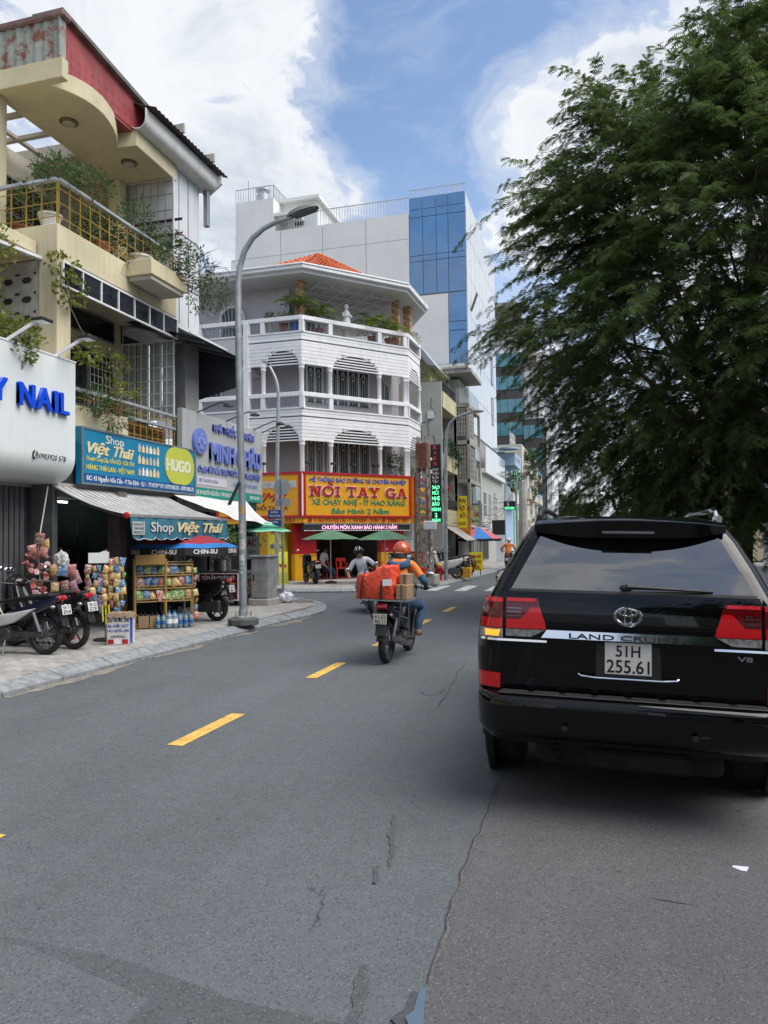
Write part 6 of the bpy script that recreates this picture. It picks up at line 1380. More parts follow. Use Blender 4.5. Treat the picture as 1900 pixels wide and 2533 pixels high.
# ================================================================== street furniture
M_GALV = mat('galvanised', (.33, .36, .37), .45, .45, var=.2, scale=5, streak=.4, dirt=(7, .6, (.22, .21, .19), .6))
M_PAPER = mat('old_paper', (.55, .55, .50), .8, var=.3, scale=20, dirt=(12, .5, (.25, .25, .23), .8))
def c4p(x, y): return ((500 + x * .36166) / S_, (430 + y * .36166) / S_)
def c5p(x, y): return ((600 + x * .30139) / S_, (950 + y * .30139) / S_)
def c6p(x, y): return ((1000 + x * .36174) / S_, (700 + y * .36174) / S_)
def cCp(x, y): return ((1200 + x * .18083) / S_, (1100 + y * .18083) / S_)
def cDp(x, y): return ((1050 + x * .15069) / S_, (1240 + y * .15069) / S_)
def lamp_post(label, path, r, head, foot=None, hl=.62):
    p0 = V(path[0]); th = thing('street_lamp', label, 'street lamp', p0, None); n = len(path)
    B().tube(path, [r * (1 - .45 * i / (n - 1)) for i in range(n)], 12).build('pole', M_GALV, th, smooth=True)
    h0, h1 = V(head[0]), V(head[1]); ax = (h1 - h0).normalized(); sd = ax.cross(EZ).normalized(); u = sd.cross(ax); L = (h1 - h0).length; w = L * .2
    b = B(); rings = []
    for t, ww, hh in ((0, .35, .4), (.15, .75, .8), (.45, 1, 1), (.8, .95, .75), (1, .5, .3)):
        c = h0 + ax * L * t; rings += [c + sd * w * ww, c + sd * w * ww * .7 + u * w * .75 * hh, c - sd * w * ww * .7 + u * w * .75 * hh, c - sd * w * ww]
    b.add(rings, [(i * 4 + k, i * 4 + (k + 1) % 4, i * 4 + 4 + (k + 1) % 4, i * 4 + 4 + k) for i in range(4) for k in range(4)] + [(3, 2, 1, 0), (16, 17, 18, 19)]); b.build('lamp_head', mat('lamp_housing', (.20, .21, .21), .5, .4, var=.1), th, smooth=True, sharp=40)
    b = B(); c = h0 + ax * L * .58 - u * .012; b.prism([(-L * .36, -w * .8), (L * .36, -w * .7), (L * .36, w * .7), (-L * .36, w * .8)], c, ax, sd, -u * .02); b.build('lamp_lens', mat('lamp_lens', (.10, .11, .11), .1, var=0), th)
    if foot:
        b = B(); b.prism([(foot * math.cos(a), foot * math.sin(a)) for a in [math.radians(22.5 + 45 * k) for k in range(8)]], p0, EX, EY, (0, 0, .13)); b.build('foot_block', mat('foot_concrete', (.10, .10, .095), .9, var=.3, scale=8, bump=.5), th, bev=.02)
        B().lathe([(foot * .55, .13), (foot * .55, .155), (r * 1.25, .18), (r * 1.1, .30)], 16, p0).build('flange', M_GALV, th, smooth=True)
        for k in range(4): a = math.radians(45 + 90 * k); B().cyl(p0 + V((foot * .5 * math.cos(a), foot * .5 * math.sin(a), .14)), p0 + V((foot * .5 * math.cos(a), foot * .5 * math.sin(a), .25)), .012, n=6).build('anchor_bolt', M_GREYM, th)
    return th
base = V((-6.55, 13.1, .13))
top = [on_y(*c4p(x, y), 13.1) for x, y in [(252, 1300), (247, 900), (246, 760), (258, 640), (290, 530), (345, 440), (420, 375), (510, 328), (610, 298)]]
lp = lamp_post('tall grey swan neck street lamp with posters on its dark hexagonal foot', [base, base + V((0, 0, .4)), base + V((-.01, 0, 1.9))] + top, .076, (top[-1] - V((.08, 0, .0)), on_y(*c4p(795, 228), 13.1)), .30)
for (z, h, a, m, nm) in ((1.05, .30, 1.1, M_PAPER, 'pasted_notice'), (1.42, .22, 1.4, M_PAPER, 'pasted_notice'), (1.75, .20, .9, M_PAPER, 'pasted_notice'), (2.12, .16, .9, mat('orange_sticker', (.65, .33, .02), .5, var=.1), 'orange_sticker'), (.98, .28, .8, mat('mint_notice', (.48, .60, .52), .6, var=.1), 'pasted_notice')):
    b = B(); vs = []
    for i in range(9):
        t = -1.9 + (i / 8 - .5) * 2 * a; c = V((-6.553, 13.1, 0)); rr = .0775 - .0035 * z; vs += [c + V((rr * math.cos(t), rr * math.sin(t), z + .13)), c + V((rr * math.cos(t), rr * math.sin(t), z + h + .13))]
    b.add(vs, [(2 * i, 2 * i + 2, 2 * i + 3, 2 * i + 1) for i in range(8)]); o = b.build(nm, m, lp, smooth=True)
    if m.name == 'mint_notice':
        for j, s in enumerate(('KHOAN CẮT', 'BÊ TÔNG', '0909 679')): text(o, s, (-6.66, 12.985, z + .33 - j * .075), V((.96, .28, 0)), EZ, .16, .045, M_INK, .002)
b = B(); b.bar((-6.56, 12.98, 2.85), (-6.66, 12.75, 2.42), .07, .03); b.build('loose_bracket', M_DARKM, lp)
q = V((-11.08, 24.83, .13)); pts = [on_y(*c4p(x, y), 24.83) for x, y in [(522, 1500), (512, 1430), (495, 1380), (470, 1330), (455, 1312)]]
lamp_post('slim street lamp standing before the round yellow pier of the garage', [q, q + V((0, 0, 2.5))] + pts, .075, (pts[-1] + V((.1, 0, .02)), on_y(*c4p(410, 1280), 24.83)))
q = V((-5.62, 28.35, .13)); pts = [on_y(*c6p(x, y), 28.35) for x, y in [(285, 1500), (284, 1150), (290, 1030), (312, 960), (352, 920), (410, 898), (465, 884)]]
lamp_post('grey street lamp beside the red fire hydrant and rusty lattice pylon', [q] + pts, .075, (pts[-1] - V((.06, 0, 0)), on_y(*c6p(545, 876), 28.35)))
pts = [on_y(*cCp(x, y), 58) for x, y in [(440, 1250), (428, 800), (425, 560), (450, 450), (520, 385), (600, 358), (660, 345)]]; g0 = V((pts[0].x, 58, .13))
lamp_post('thin grey street lamp beside the concrete utility pole by the mint house', [g0] + pts, .10, (pts[-1] - V((.06, 0, 0)), on_y(*cCp(735, 335), 58)))
p = on_y(*cCp(512, 500), 64); th = thing('utility_pole', 'tall weathered concrete utility pole before the beige block', 'pole', (p.x, 64, .13)); B().tube([(p.x, 64, .13), (p.x, 64, p.z)], [.42, .30], 8).build('shaft', M_OLDC, th); B().bar((p.x - .6, 64, p.z - 2), (p.x + .6, 64, p.z - 2), .12).build('crossarm', M_RUST, th)
# rusty lattice pylon
def pylon():
    c = V((-5.95, 26.1, .13)); th = thing('lattice_pylon', 'rusty steel lattice pylon on a concrete footing at the corner kerb', 'pylon', c); M = mat('rusty_white_steel', (.34, .31, .28), .7, .2, var=.3, scale=5, dirt=(3.5, .5, (.15, .06, .035), .95)); w = .27; H = 5.25
    b = B(); b.box(c.x - .42, c.x - .08, c.y - .42, c.y + .42, .1, .50); b.box(c.x + .05, c.x + .48, c.y - .40, c.y + .40, .1, .46); b.build('footing', M_OLDC, th, bev=.03)
    for sx in (-1, 1):
        for sy in (-1, 1): B().bar(c + V((sx * w, sy * w, .2)), c + V((sx * w * .55, sy * w * .55, H)), .055).build('leg', M, th)
    n = 11
    for i in range(n):
        z0 = .5 + (H - .7) * i / n; z1 = .5 + (H - .7) * (i + 1) / n; k0 = 1 - .45 * z0 / H; k1 = 1 - .45 * z1 / H
        for (ax, ay, bx, by) in ((-1, -1, 1, -1), (1, -1, 1, 1), (1, 1, -1, 1), (-1, 1, -1, -1)):
            p, q = (c + V((ax * w * k0, ay * w * k0, z0)), c + V((bx * w * k1, by * w * k1, z1))); p2, q2 = (c + V((bx * w * k0, by * w * k0, z0)), c + V((ax * w * k1, ay * w * k1, z1)))
            B().bar(p, q, .028).build('brace', M, th); B().bar(p2, q2, .028).build('brace', M, th)
    B().box(c.x - .22, c.x + .20, c.y - .22, c.y + .22, 4.2, 5.15).build('top_box', mat('rust_box', (.17, .065, .045), .8, var=.3, scale=6), th, bev=.02)
    b = B()
    for k in range(7):
        z = 1.0 + k * .45; b.tube([c + V((-.3, -.28, z)), c + V((-.1, -.36, z + .5)), c + V((.15, -.33, z + .2)), c + V((.32, -.25, z + .9))], .012, 5)
    b.tube([c + V((-.18, -.3, .4)), c + V((-.22, -.34, 2)), c + V((-.15, -.3, 4.4))], .03, 6); b.tube([c + V((.25, -.25, .4)), c + V((.30, -.3, 1.6)), c + V((.2, -.25, 3.2))], .025, 6); b.build('cable_bundle', mat('cable_brown', (.20, .13, .09), .8, var=.4), th)
    for k, z in enumerate((3.9, 4.35)): B().lathe([(.03, 0), (.055, .03), (.03, .06), (.05, .09), (.02, .12)], 10, c + V((.34, -.2, z))).build('insulator', mat('porcelain', (.6, .58, .54), .3, var=.05), th, smooth=True)
    B().box(c.x + .1, c.x + .55, c.y - .5, c.y - .38, 2.05, 2.35).build('white_box', M_WPAINT, th, bev=.02); B().tube([c + V((-.05, 0, 5.1)), c + V((-.05, 0, 5.75)), c + V((.15, 0, 5.78))], .02, 5).build('top_bracket', M_DARKM, th)
pylon()
def cable(p, q, sag, lb, r=.016):
    p = V(p); q = V(q); pts = [p.lerp(q, i / 14) - EZ * sag * 4 * (i / 14) * (1 - i / 14) for i in range(15)]; return tag(B().tube(pts, r, 5).build('overhead_cable', M_DARKM, None, smooth=True), 'black overhead cable from the rusty pylon ' + lb, 'cable', 'overhead cables')
for p, q, s, lb in (((-5.75, 26, 4.6), (-6.9, 64, 5.4), 1.9, 'to the utility pole, upper of two'), ((-5.75, 26, 4.3), (-7.0, 64, 5.2), 2.2, 'to the utility pole, lower of two'), ((-5.8, 26, 4.0), (-6.95, 44, 3.6), .4, 'to the shop past the concrete house'), ((-5.85, 26.1, 3.8), (-6.3, 38.3, 3.4), .3, 'to the near post of the concrete house')): cable(p, q, s, lb)
# traffic sign seen from behind with street name plates
p = V((-8.83, 20.21, .13)); th = thing('traffic_sign', 'round traffic sign seen from behind above two blue street name plates', 'sign', p); B().cyl(p, p + V((0, 0, 3.42)), .038, n=10).build('post', M_GALV, th, smooth=True)
VD = CF.copy(); VD.z = 0; VD.normalize(); RT = V((VD.y, -VD.x, 0)); d0 = p + VD * -.05
B().lathe([(.245, 0), (.245, .012)], 30, p + V((0, 0, 3.17)) - RT * .02 + VD * .045, tuple(VD)).build('disc', mat('sign_back_grey', (.34, .36, .38), .5, .4, var=.08), th)
B().prism([(-.22, -.11), (.22, -.11), (.22, .11), (-.22, .11)], p + V((0, 0, 2.72)) + VD * .045, RT, EZ, VD * .012).build('plate', MATS['sign_back_grey'], th)
for k, (z, h) in enumerate(((2.24, .25), (2.02, .18))):
    pl = B().prism([(-.42, 0), (-.04, 0), (-.04, h), (-.42, h)], p + V((0, 0, z)) - VD * .045, RT, EZ, VD * .012).build('street_name_plate', mat('street_blue', (.012, .06, .24), .45, var=.06), th)
    text(pl, 'ĐƯỜNG', p + V((0, 0, z + h - .09)) - VD * .046 - RT * .34, RT, EZ, .22, .055, M_SWHITE, .003, bold=.01)
    if k == 0: text(pl, 'THẠCH THỊ THANH', p + V((0, 0, z + .05)) - VD * .046 - RT * .39, RT, EZ, .33, .06, M_SWHITE, .003, bold=.01)
# utility cabinet, rubbish bag, litter
th = thing('utility_cabinet', 'weathered grey steel utility cabinet beside the food cart', 'cabinet', (-7.95, 17.2, .13)); B().box(-8.3, -7.75, 16.85, 17.55, .10, .30).build('plinth', M_OLDC, th, bev=.02); M_CAB = mat('cabinet_grey', (.33, .34, .34), .6, .3, var=.25, scale=4, streak=.8, dirtcol=(.16, .15, .14))
B().box(-8.25, -7.80, 16.92, 17.48, .30, 1.32).build('case', M_CAB, th, bev=.01); B().box(-8.28, -7.77, 16.88, 17.52, 1.32, 1.37).build('lid', M_CAB, th, bev=.01); B().box(-8.20, -7.85, 16.905, 16.918, .34, 1.28).build('door', M_CAB, th, bev=.004); B().box(-8.18, -8.15, 16.89, 16.905, .75, .9).build('handle', M_DARKM, th)
def crumple(name, c, r, m, label, cat, seed, sq=(1, 1, .8)):
    rg = random.Random(seed); bm = bmesh.new(); bmesh.ops.create_icosphere(bm, subdivisions=3, radius=1)
    for v in bm.verts:
        k = 1 + .22 * math.sin(v.co.x * 5 + seed) * math.cos(v.co.y * 6) + rg.uniform(-.10, .10); v.co = V((v.co.x * r * sq[0] * k, v.co.y * r * sq[1] * k, max(-.75, v.co.z) * r * sq[2] * k)) + V(c)
    me = bpy.data.meshes.new(name); bm.to_mesh(me); bm.free(); me.materials.append(m); o = link(name, me); return tag(o, label, cat)
M_BAG = mat('white_plastic_bag', (.62, .62, .68), .35, var=.2, scale=12)
crumple('rubbish_bag', (-7.75, 17.95, .26), .17, M_BAG, 'crumpled white plastic rubbish bag on the pavement by the cabinet', 'bag', 3)
b = B(); p = on_z(1598, 1880, gz(1.0)); b.quad(p + V((-.05, -.025, .01)), p + V((.03, -.03, .012)), p + V((.05, .02, .016)), p + V((-.03, .025, .014))); tag(b.build('paper_scrap', mat('paper_lilac', (.6, .58, .68), .7, var=.1), None, fix=False), 'scrap of white paper lying on the road behind the car', 'litter')
b = B(); p = on_z(1642, 1713, gz(1.2)); b.add([p + V((-.05, 0, .01)), p + V((0, -.03, .012)), p + V((.05, 0, .02)), p + V((0, .03, .012))], [(0, 1, 2, 3)]); tag(b.build('fallen_leaf', mat('yellow_leaf', (.5, .3, .03), .7, var=.2), None, fix=False), 'yellow fallen leaf by the rear tyre of the car', 'leaf')
# umbrellas
def umbrella(name, label, c, R, za, zr, mats, n=8, val=0, valm=None, txt=None, rings=3, group=None, pole=True, rot=.2):
    c = V(c); th = thing(name, label, 'umbrella', c, group); A = c + V((0, 0, za - c.z))
    for k in range(n):
        a0 = 2 * math.pi * k / n + rot; a1 = 2 * math.pi * (k + 1) / n + rot; vs = []
        for j in range(rings + 1):
            t = j / rings; z = za + (zr - za) * (t ** 1.15); w = R * t
            pm = V((c.x + w * .5 * (math.cos(a0) + math.cos(a1)), c.y + w * .5 * (math.sin(a0) + math.sin(a1)), z - .02 * t)); vs += [V((c.x + w * math.cos(a0), c.y + w * math.sin(a0), z)), pm, V((c.x + w * math.cos(a1), c.y + w * math.sin(a1), z))]
        for j in range(rings) if len(mats) > 2 else [None]:
            b = B()
            if j is None: b.add(vs, [(q * 3 + r, q * 3 + r + 1, q * 3 + r + 4, q * 3 + r + 3) for q in range(rings) for r in (0, 1)]); m = mats[k % len(mats)]
            else: b.add(vs[j * 3:j * 3 + 6], [(0, 1, 4, 3), (1, 2, 5, 4)]); m = mats[j % len(mats)]
            b.build('canopy_panel', m, th, fix=False)
        B().tube([A - V((0, 0, .03)), vs[-3] - V((0, 0, .02))], .008, 4).build('rib', M_GREYM, th)
        if val:
            p, q, m = vs[-3], vs[-1], vs[-2]; dn = V((0, 0, -val)); vp = B().add([p, m, q, q + dn, m + dn * 1.12, p + dn], [(0, 1, 4, 5), (1, 2, 3, 4)]).build('valance', valm, th, fix=False)
            e = (q - p).normalized(); nn = e.cross(EZ); outw = (m - c); outw.z = 0
            if txt:
                ee = e if nn.dot(outw) > 0 else -e; s0 = p if nn.dot(outw) > 0 else q; L = (q - p).length; text(vp, txt, s0 + ee * L * .2 + dn * .85 + outw.normalized() * .012, ee, EZ, L * .6, val * .6, M_SWHITE, .003, bold=.03)
    if pole: B().cyl(c, A, .02, n=8).build('pole', M_ALU, th, smooth=True); B().lathe([(.22, 0), (.22, .06), (.04, .10)], 14, c).build('foot', M_DARKM, th, smooth=True)
    return th
M_GUMB = mat('green_canvas', (.075, .17, .10), .75, var=.12, scale=3)
umbrella('parasol', 'plain green parasol on a pole before the garage entrance', (-9.45, 26.0, .13), 1.08, 2.10, 1.76, [M_GUMB], 6, group=None, rot=.3)
p2 = on_d(*c5p(1170, 1240), 27.4); umbrella('parasol', 'plain green parasol behind the orange rider at the garage', (p2.x, p2.y, .13), 1.05, 2.08, 1.72, [M_GUMB], 6, rot=.1)
st = [mat('stripe_green', (.02, .28, .13), .7, var=.1), mat('stripe_dark', (.02, .07, .06), .7, var=.1), mat('stripe_mint', (.25, .52, .38), .7, var=.1)]
pc = on_d(640 / S_, 1300 / S_, 19.4); umbrella('parasol', 'green striped parasol over the food cart', (pc.x, pc.y, .13), .88, 2.27, 1.97, [st[0], st[1], st[0], st[2]], 8, rings=8, rot=.1)
M_CRED = mat('umbrella_red', (.30, .02, .04), .7, var=.15); M_CBLU = mat('umbrella_blue', (.02, .17, .48), .7, var=.1); M_CBLK = mat('umbrella_black', (.02, .02, .022), .7, var=.1)
pc = on_d(456 / S_, 1349 / S_, 15.0); umbrella('parasol', 'red and blue sauce advert umbrella with black CHIN-SU valance', (pc.x, pc.y, .13), 1.06, 1.98, 1.62, [M_CRED, M_CRED, M_CRED, M_CRED, M_CBLU], 8, .14, M_CBLK, 'CHIN-SU', rings=5, rot=.55)
pc = on_d(*cDp(870, 690), 39); umbrella('parasol', 'red and blue umbrella beyond the noodle shop awning', (pc.x, pc.y, .13), 1.25, 2.35, 1.70, [M_CBLU, mat('umbrella_pink', (.55, .12, .15), .7, var=.1)], 8, .12, M_CBLK, None, rot=.0)
# food cart
th = thing('food_cart', 'steel food cart with dark red signs reading TIỆM ĂN CHÁC KÝ', 'food cart', (-8.95, 17.1, .13)); M_STEEL = mat('stainless', (.42, .43, .44), .28, .9, var=.15, scale=5); M_MAROON = mat('sign_maroon', (.12, .012, .018), .45, var=.08)
B().box(-9.6, -8.55, 16.8, 17.7, .28, .95).build('body', M_STEEL, th); B().box(-9.65, -8.5, 16.74, 17.76, .95, .99).build('counter', M_STEEL, th)
cs = B().box(-9.60, -8.52, 16.765, 16.795, .28, .93).build('sign_panel', M_MAROON, th); frame(B(), (-9.60, 16.755, .28), EX, EZ, 1.08, .65, .025, .02).build('panel_frame', M_SWHITE, cs)
text(cs, 'TIỆM ĂN CHÁC KÝ', (-9.53, 16.764, .78), EX, EZ, .92, .085, M_SWHITE, .003, bold=.02); text(cs, 'ÁC', (-8.98, 16.764, .50), EX, EZ, .38, .20, mat('letter_orange', (.85, .35, .02), .5, var=0), .004, bold=.03); text(cs, 'TIỀM - BẮC', (-9.45, 16.764, .40), EX, EZ, .75, .065, M_SWHITE, .003); text(cs, 'HẠT SEN', (-9.3, 16.764, .31), EX, EZ, .5, .055, M_SWHITE, .003)
cs = B().box(-8.535, -8.505, 16.80, 17.72, .28, .93).build('sign_panel', M_MAROON, th); frame(B(), (-8.50, 16.80, .28), EY, EZ, .92, .65, .025, .02).build('panel_frame', M_SWHITE, cs)
text(cs, 'TIỆM CHÁC KÝ', (-8.505, 16.86, .78), EY, EZ, .78, .085, M_SWHITE, .003, bold=.02); text(cs, 'ÁC', (-8.505, 17.15, .50), EY, EZ, .34, .20, MATS['letter_orange'], .004, bold=.03); text(cs, 'TIỀM BẮC', (-8.505, 16.9, .40), EY, EZ, .6, .06, M_SWHITE, .003)
for x in (-9.5, -8.65):
    for y in (16.9, 17.6): B().lathe([(.09, -.02), (.09, .02)], 14, (x, y, .22), (1, 0, 0)).build('wheel', M_RUB, th); B().bar((x, y, .22), (x, y, .3), .03).build('axle_post', M_GREYM, th)
b = B(); b.lathe([(.20, 0), (.215, .02), (.215, .24), (.225, .25), (.225, .27), (.19, .30), (.05, .34), (.03, .37)], 22, (-9.15, 17.15, .99)); tag(b.build('steam_pot', M_STEEL, None, smooth=True), 'large stainless steel steam pot on the food cart', 'pot')
th = thing('hanging_menu', 'small white menu board with red letters behind the cart', 'sign', (-8.75, 18.0, 1.3)); B().box(-8.95, -8.55, 18.0, 18.02, 1.25, 1.85).build('board', M_SWHITE, th); text(th, 'ÁC', (-8.88, 17.998, 1.6), EX, EZ, .25, .16, M_SRED, .003, bold=.03); text(th, 'TIỀM', (-8.88, 17.998, 1.4), EX, EZ, .25, .08, M_INK, .003); B().bar((-8.75, 18.01, .13), (-8.75, 18.01, 1.25), .025).build('post', M_ALU, th)
# railing with greenery behind the cart, yellow standing board, bucket
th = thing('iron_fence', 'dark iron fence with greenery behind the food cart', 'fence', (-11.5, 21, .13))
for i in range(26): B().bar((-13.2 + i * .13, 21.0, .5), (-13.2 + i * .13, 21.0, 1.7), .02).build('fence_bar', M_DARKM, th)
B().box(-13.3, -9.9, 20.95, 21.05, .13, .5).build('fence_base', M_OLDC, th)
for z in (.6, 1.6): B().bar((-13.3, 21.0, z), (-9.9, 21.0, z), .03).build('fence_rail', M_DARKM, th)
bush('hedge_shrub', 'bright green shrub above the dark iron fence', [(-11.4, 21.7, 1.75, 1.3, .5, .45, 900), (-12.5, 21.9, 1.3, 1.0, .5, .8, 600)], leafy('leaf_bright', (.14, .22, .04)), .10, .05, seed=41)
pa, pb = on_z(*c5p(250, 1650), .13), on_z(*c5p(375, 1640), .13); e = (pb - pa).normalized(); th = thing('standing_board', 'bright yellow price board standing on the pavement by the garage', 'sign', pa); L = (pb - pa).length
bd = B().prism([(0, 0), (L, 0), (L - .08, 1.18), (-.10, 1.18)], pa, e, (EZ + V((0, .06, 0))), V((0, .03, 0))).build('board', mat('board_yellow', (.72, .66, .03), .5, var=.05), th)
text(bd, '990k', pa + e * .2 + EZ * .62 - V((0, .0, 0)) + V((0, .03, 0)), e, EZ, .5, .13, M_SRED, .006, bold=.03); B().lathe([(.07, 0), (.07, .01)], 16, pa + e * .38 + EZ * 1.05 + V((0, .05, 0)), (0, -1, 0)).build('badge', M_SWHITE, bd)
for i in range(7): B().box(pa.x + .08, pa.x + .62, pa.y - .004 + .02, pa.y + .02, .2 + i * .055, .215 + i * .055).build('price_line', M_SGRN, bd)
b = B(); b.lathe([(.11, 0), (.135, .28), (.145, .28), (.145, .30), (.12, .30)], 16, on_z(*c5p(455, 1605), .13)); tag(b.build('bucket', M_POTW, None, smooth=True), 'small white paint bucket by the yellow garage wall', 'bucket')
# plastic chairs in the garage
def plastic_chair(label, loc, rz):
    th = thing('plastic_chair', label, 'chair', loc, None, local=True, rotz=rz); m = mat('red_plastic', (.45, .02, .02), .4, var=.1)
    B().box(-.21, .21, -.2, .2, .42, .45).build('seat', m, th, bev=.01); b = B(); b.box(-.2, .2, .17, .20, .72, .84); b.box(-.2, -.16, .17, .20, .45, .72); b.box(.16, .2, .17, .20, .45, .72); b.box(-.06, .06, .172, .198, .45, .72); b.build('backrest', m, th, bev=.01)
    for sx in (-1, 1):
        for sy in (-1, 1): B().bar((sx * .19, sy * .17, .42), (sx * .22, sy * .22, 0), .035).build('leg', m, th)
        B().bar((sx * .22, -.18, .62), (sx * .22, .18, .64), .04, .025).build('armrest', m, th); B().bar((sx * .22, -.17, .43), (sx * .22, -.17, .62), .03).build('arm_post', m, th)
plastic_chair('red plastic armchair inside the garage, turned to the street', (-10.05, 28.9, .136), .5); plastic_chair('red plastic armchair deeper inside the garage by the wall', (-10.9, 29.3, .136), 1.4); plastic_chair('red plastic armchair near the red pier of the garage', (-8.9, 30.4, .136), -.4)
# far shop fronts: signs, awnings, boxes
def flat_sign(label, p0, p1, z0, z1, m, lines, th_=.06, fm=None, post=None, name='shop_sign'):
    p0 = V(p0); p1 = V(p1); e = (p1 - p0).normalized(); n = e.cross(EZ); L = (p1 - p0).length; th = thing(name, label, 'sign', (p0 + p1) / 2 + EZ * z0); bd = B().prism([(0, z0), (L, z0), (L, z1), (0, z1)], p0 - n * th_, e, EZ, n * th_).build('board', m, th)
    if fm: frame(B(), p0 + EZ * z0 + n * .012, e, EZ, L, z1 - z0, .05, .03).build('board_frame', fm, th)
    for (s, u, v, w, h, mm) in lines: text(th, s, p0 + e * (u * L) + EZ * (z0 + v * (z1 - z0)) + n * .004, e, EZ, w * L, h * (z1 - z0), mm, .01, bold=.014)
    return th
M_NEON = mat('neon_green', (.1, .8, .4), .4, var=0, emit=(.15, 1.0, .45), estr=1.3); M_NEONR = mat('neon_red', (.5, .02, .02), .4, var=.2, emit=(.6, .05, .04), estr=.25)
def px_sign(label, X0, Y0, w, tl, br, m, lines, **k):
    """sign standing square to the street at (X0..X0+w, Y0)"""
    zt = on_y(*tl, Y0).z; zb = on_y(*br, Y0).z; t_ = flat_sign(label, (X0, Y0, 0), (X0 + w, Y0, 0), zb, zt, m, lines, **k)
    for z in (zb + (zt - zb) * .15, zb + (zt - zb) * .85): B().bar((X0 + .05, Y0 + .09, z), (X0 - .9, Y0 + .09, z), .03).build('bracket', M_DARKM, t_)
    return t_
yy = 33.0; a = on_y(*c6p(178, 1105), yy); c_ = on_y(*c6p(256, 1640), yy); px_sign('tall black LED sign with green and red glowing words', a.x, yy, c_.x - a.x, c6p(178, 1105), c6p(256, 1640), mat('led_black', (.012, .012, .015), .4, var=.1), [('E', .3, .94, .3, .045, M_NEONR), ('A', .3, .87, .3, .045, M_NEONR), ('K', .3, .80, .3, .045, M_NEONR), ('S', .3, .73, .3, .045, M_NEONR), ('CƠM', .15, .66, .6, .035, M_SWHITE), ('CHIÊN', .12, .61, .7, .035, M_SWHITE), ('BÚN', .15, .56, .6, .035, M_SWHITE), ('ĐẬU', .15, .51, .6, .035, M_SWHITE), ('BÁO', .15, .43, .7, .045, M_NEON), ('NỒI', .15, .36, .6, .045, M_NEON), ('NHẸ', .12, .29, .75, .045, M_NEON), ('BẢO', .12, .22, .7, .045, M_NEON), ('HÀNH', .08, .15, .85, .045, M_NEON), ('2', .35, .08, .25, .045, M_NEON), ('NĂM', .12, .01, .75, .045, M_NEON)])
yy = 36.4; a = on_y(*c6p(366, 1458), yy); c_ = on_y(*c6p(430, 1672), yy); px_sign('narrow yellow sign with red words BÚN BÒ BÒ KHO', a.x, yy, c_.x - a.x, c6p(366, 1458), c6p(430, 1672), mat('sign_yellow', (.74, .66, .02), .45, var=.04), [('BÚN', .1, .80, .8, .12, M_SRED), ('BÒ', .22, .56, .56, .12, M_SRED), ('BÒ', .22, .32, .56, .12, M_SRED), ('KHO', .1, .07, .8, .12, M_SRED)])
yy = 37.6; a = on_y(*c6p(362, 1500), yy); c_ = on_y(*c6p(455, 1738), yy); px_sign('orange and red noodle poster behind the narrow yellow sign', a.x, yy, c_.x - a.x, c6p(362, 1500), c6p(455, 1738), mat('poster_orange', (.55, .22, .02), .5, var=.3, scale=5), [('BÒ KHO', .45, .75, .5, .12, M_SRED), ('BÚN BÒ', .1, .08, .8, .07, M_SRED)])
yy = 43.2; a = on_y(*c6p(455, 1512), yy); c_ = on_y(*c6p(532, 1692), yy); px_sign('pale yellow shop sign with the red name LOAN', a.x, yy, c_.x - a.x, c6p(455, 1512), c6p(532, 1692), mat('sign_cream', (.58, .58, .30), .5, var=.05), [('LOAN', .3, .52, .45, .18, M_SRED), ('Bún Thái Ký', .1, .32, .8, .10, M_SGRN), ('Các Món', .2, .13, .6, .10, M_SGRN)], fm=M_SBLUE)
yy = 55; a = on_y(*c6p(680, 1492), yy); c_ = on_y(*c6p(760, 1552), yy); px_sign('black projecting sign with a white round G and KITCHEN', a.x, yy, c_.x - a.x, c6p(680, 1492), c6p(760, 1552), M_CBLK, [('KITCHEN', .1, .08, .8, .28, M_NEON), ('G', .28, .50, .18, .42, M_SWHITE)])
yy = 49.0; a = on_y(*c6p(600, 1622), yy); c_ = on_y(*c6p(690, 1722), yy); bp_ = px_sign('blank black advertising panel over the pavement', a.x, yy, c_.x - a.x, c6p(600, 1622), c6p(690, 1722), M_CBLK, []); B().box(a.x + .25, c_.x - .1, yy, yy + .15, .13, on_y(*c6p(600, 1722), yy).z).build('post', M_WHITEW, bp_)
yy = 31.8; a = on_y(*c6p(48, 1835), yy); c_ = on_y(*c6p(130, 1905), yy); px_sign('red notice board in white letters by the grey garage pier', a.x, yy, c_.x - a.x, c6p(48, 1835), c6p(130, 1915), M_SRED, [('BÚN CẦU', .12, .58, .75, .2, M_SYEL), ('MẠNH PHÁT', .1, .22, .8, .2, M_SYEL)])
p0 = on_z(*cDp(760, 1215), .13); th = flat_sign('yellow pavement board reading BÚN BÒ BÒ KHO 40k on a stand', (p0.x - .05, p0.y, 0), (p0.x + .52, p0.y + .1, 0), .33, 1.12, MATS['sign_yellow'], [('BÚN BÒ', .12, .70, .76, .16, M_SRED), ('BÒ KHO', .12, .42, .76, .16, M_SRED), ('40k', .2, .08, .6, .24, M_SRED)], .03, name='standing_board'); 
for dx in (.05, .42): B().bar((p0.x + dx, p0.y + .04, .13), (p0.x + dx, p0.y + .06, .4), .03).build('leg', M_DARKM, th)
for i, z in enumerate((.13, .34)):
    p = on_z(*cDp(648, 1258), .13); bx = B(); bx.box(p.x - .26, p.x + .26, p.y, p.y + .36, z, z + .20); tag(bx.build('foam_box', mat('foam_orange', (.62, .33, .03), .6, var=.1, scale=6), None, bev=.012), ('lower' if i == 0 else 'upper') + ' orange foam box in the kerbside stack of two', 'box', 'stacked foam boxes')
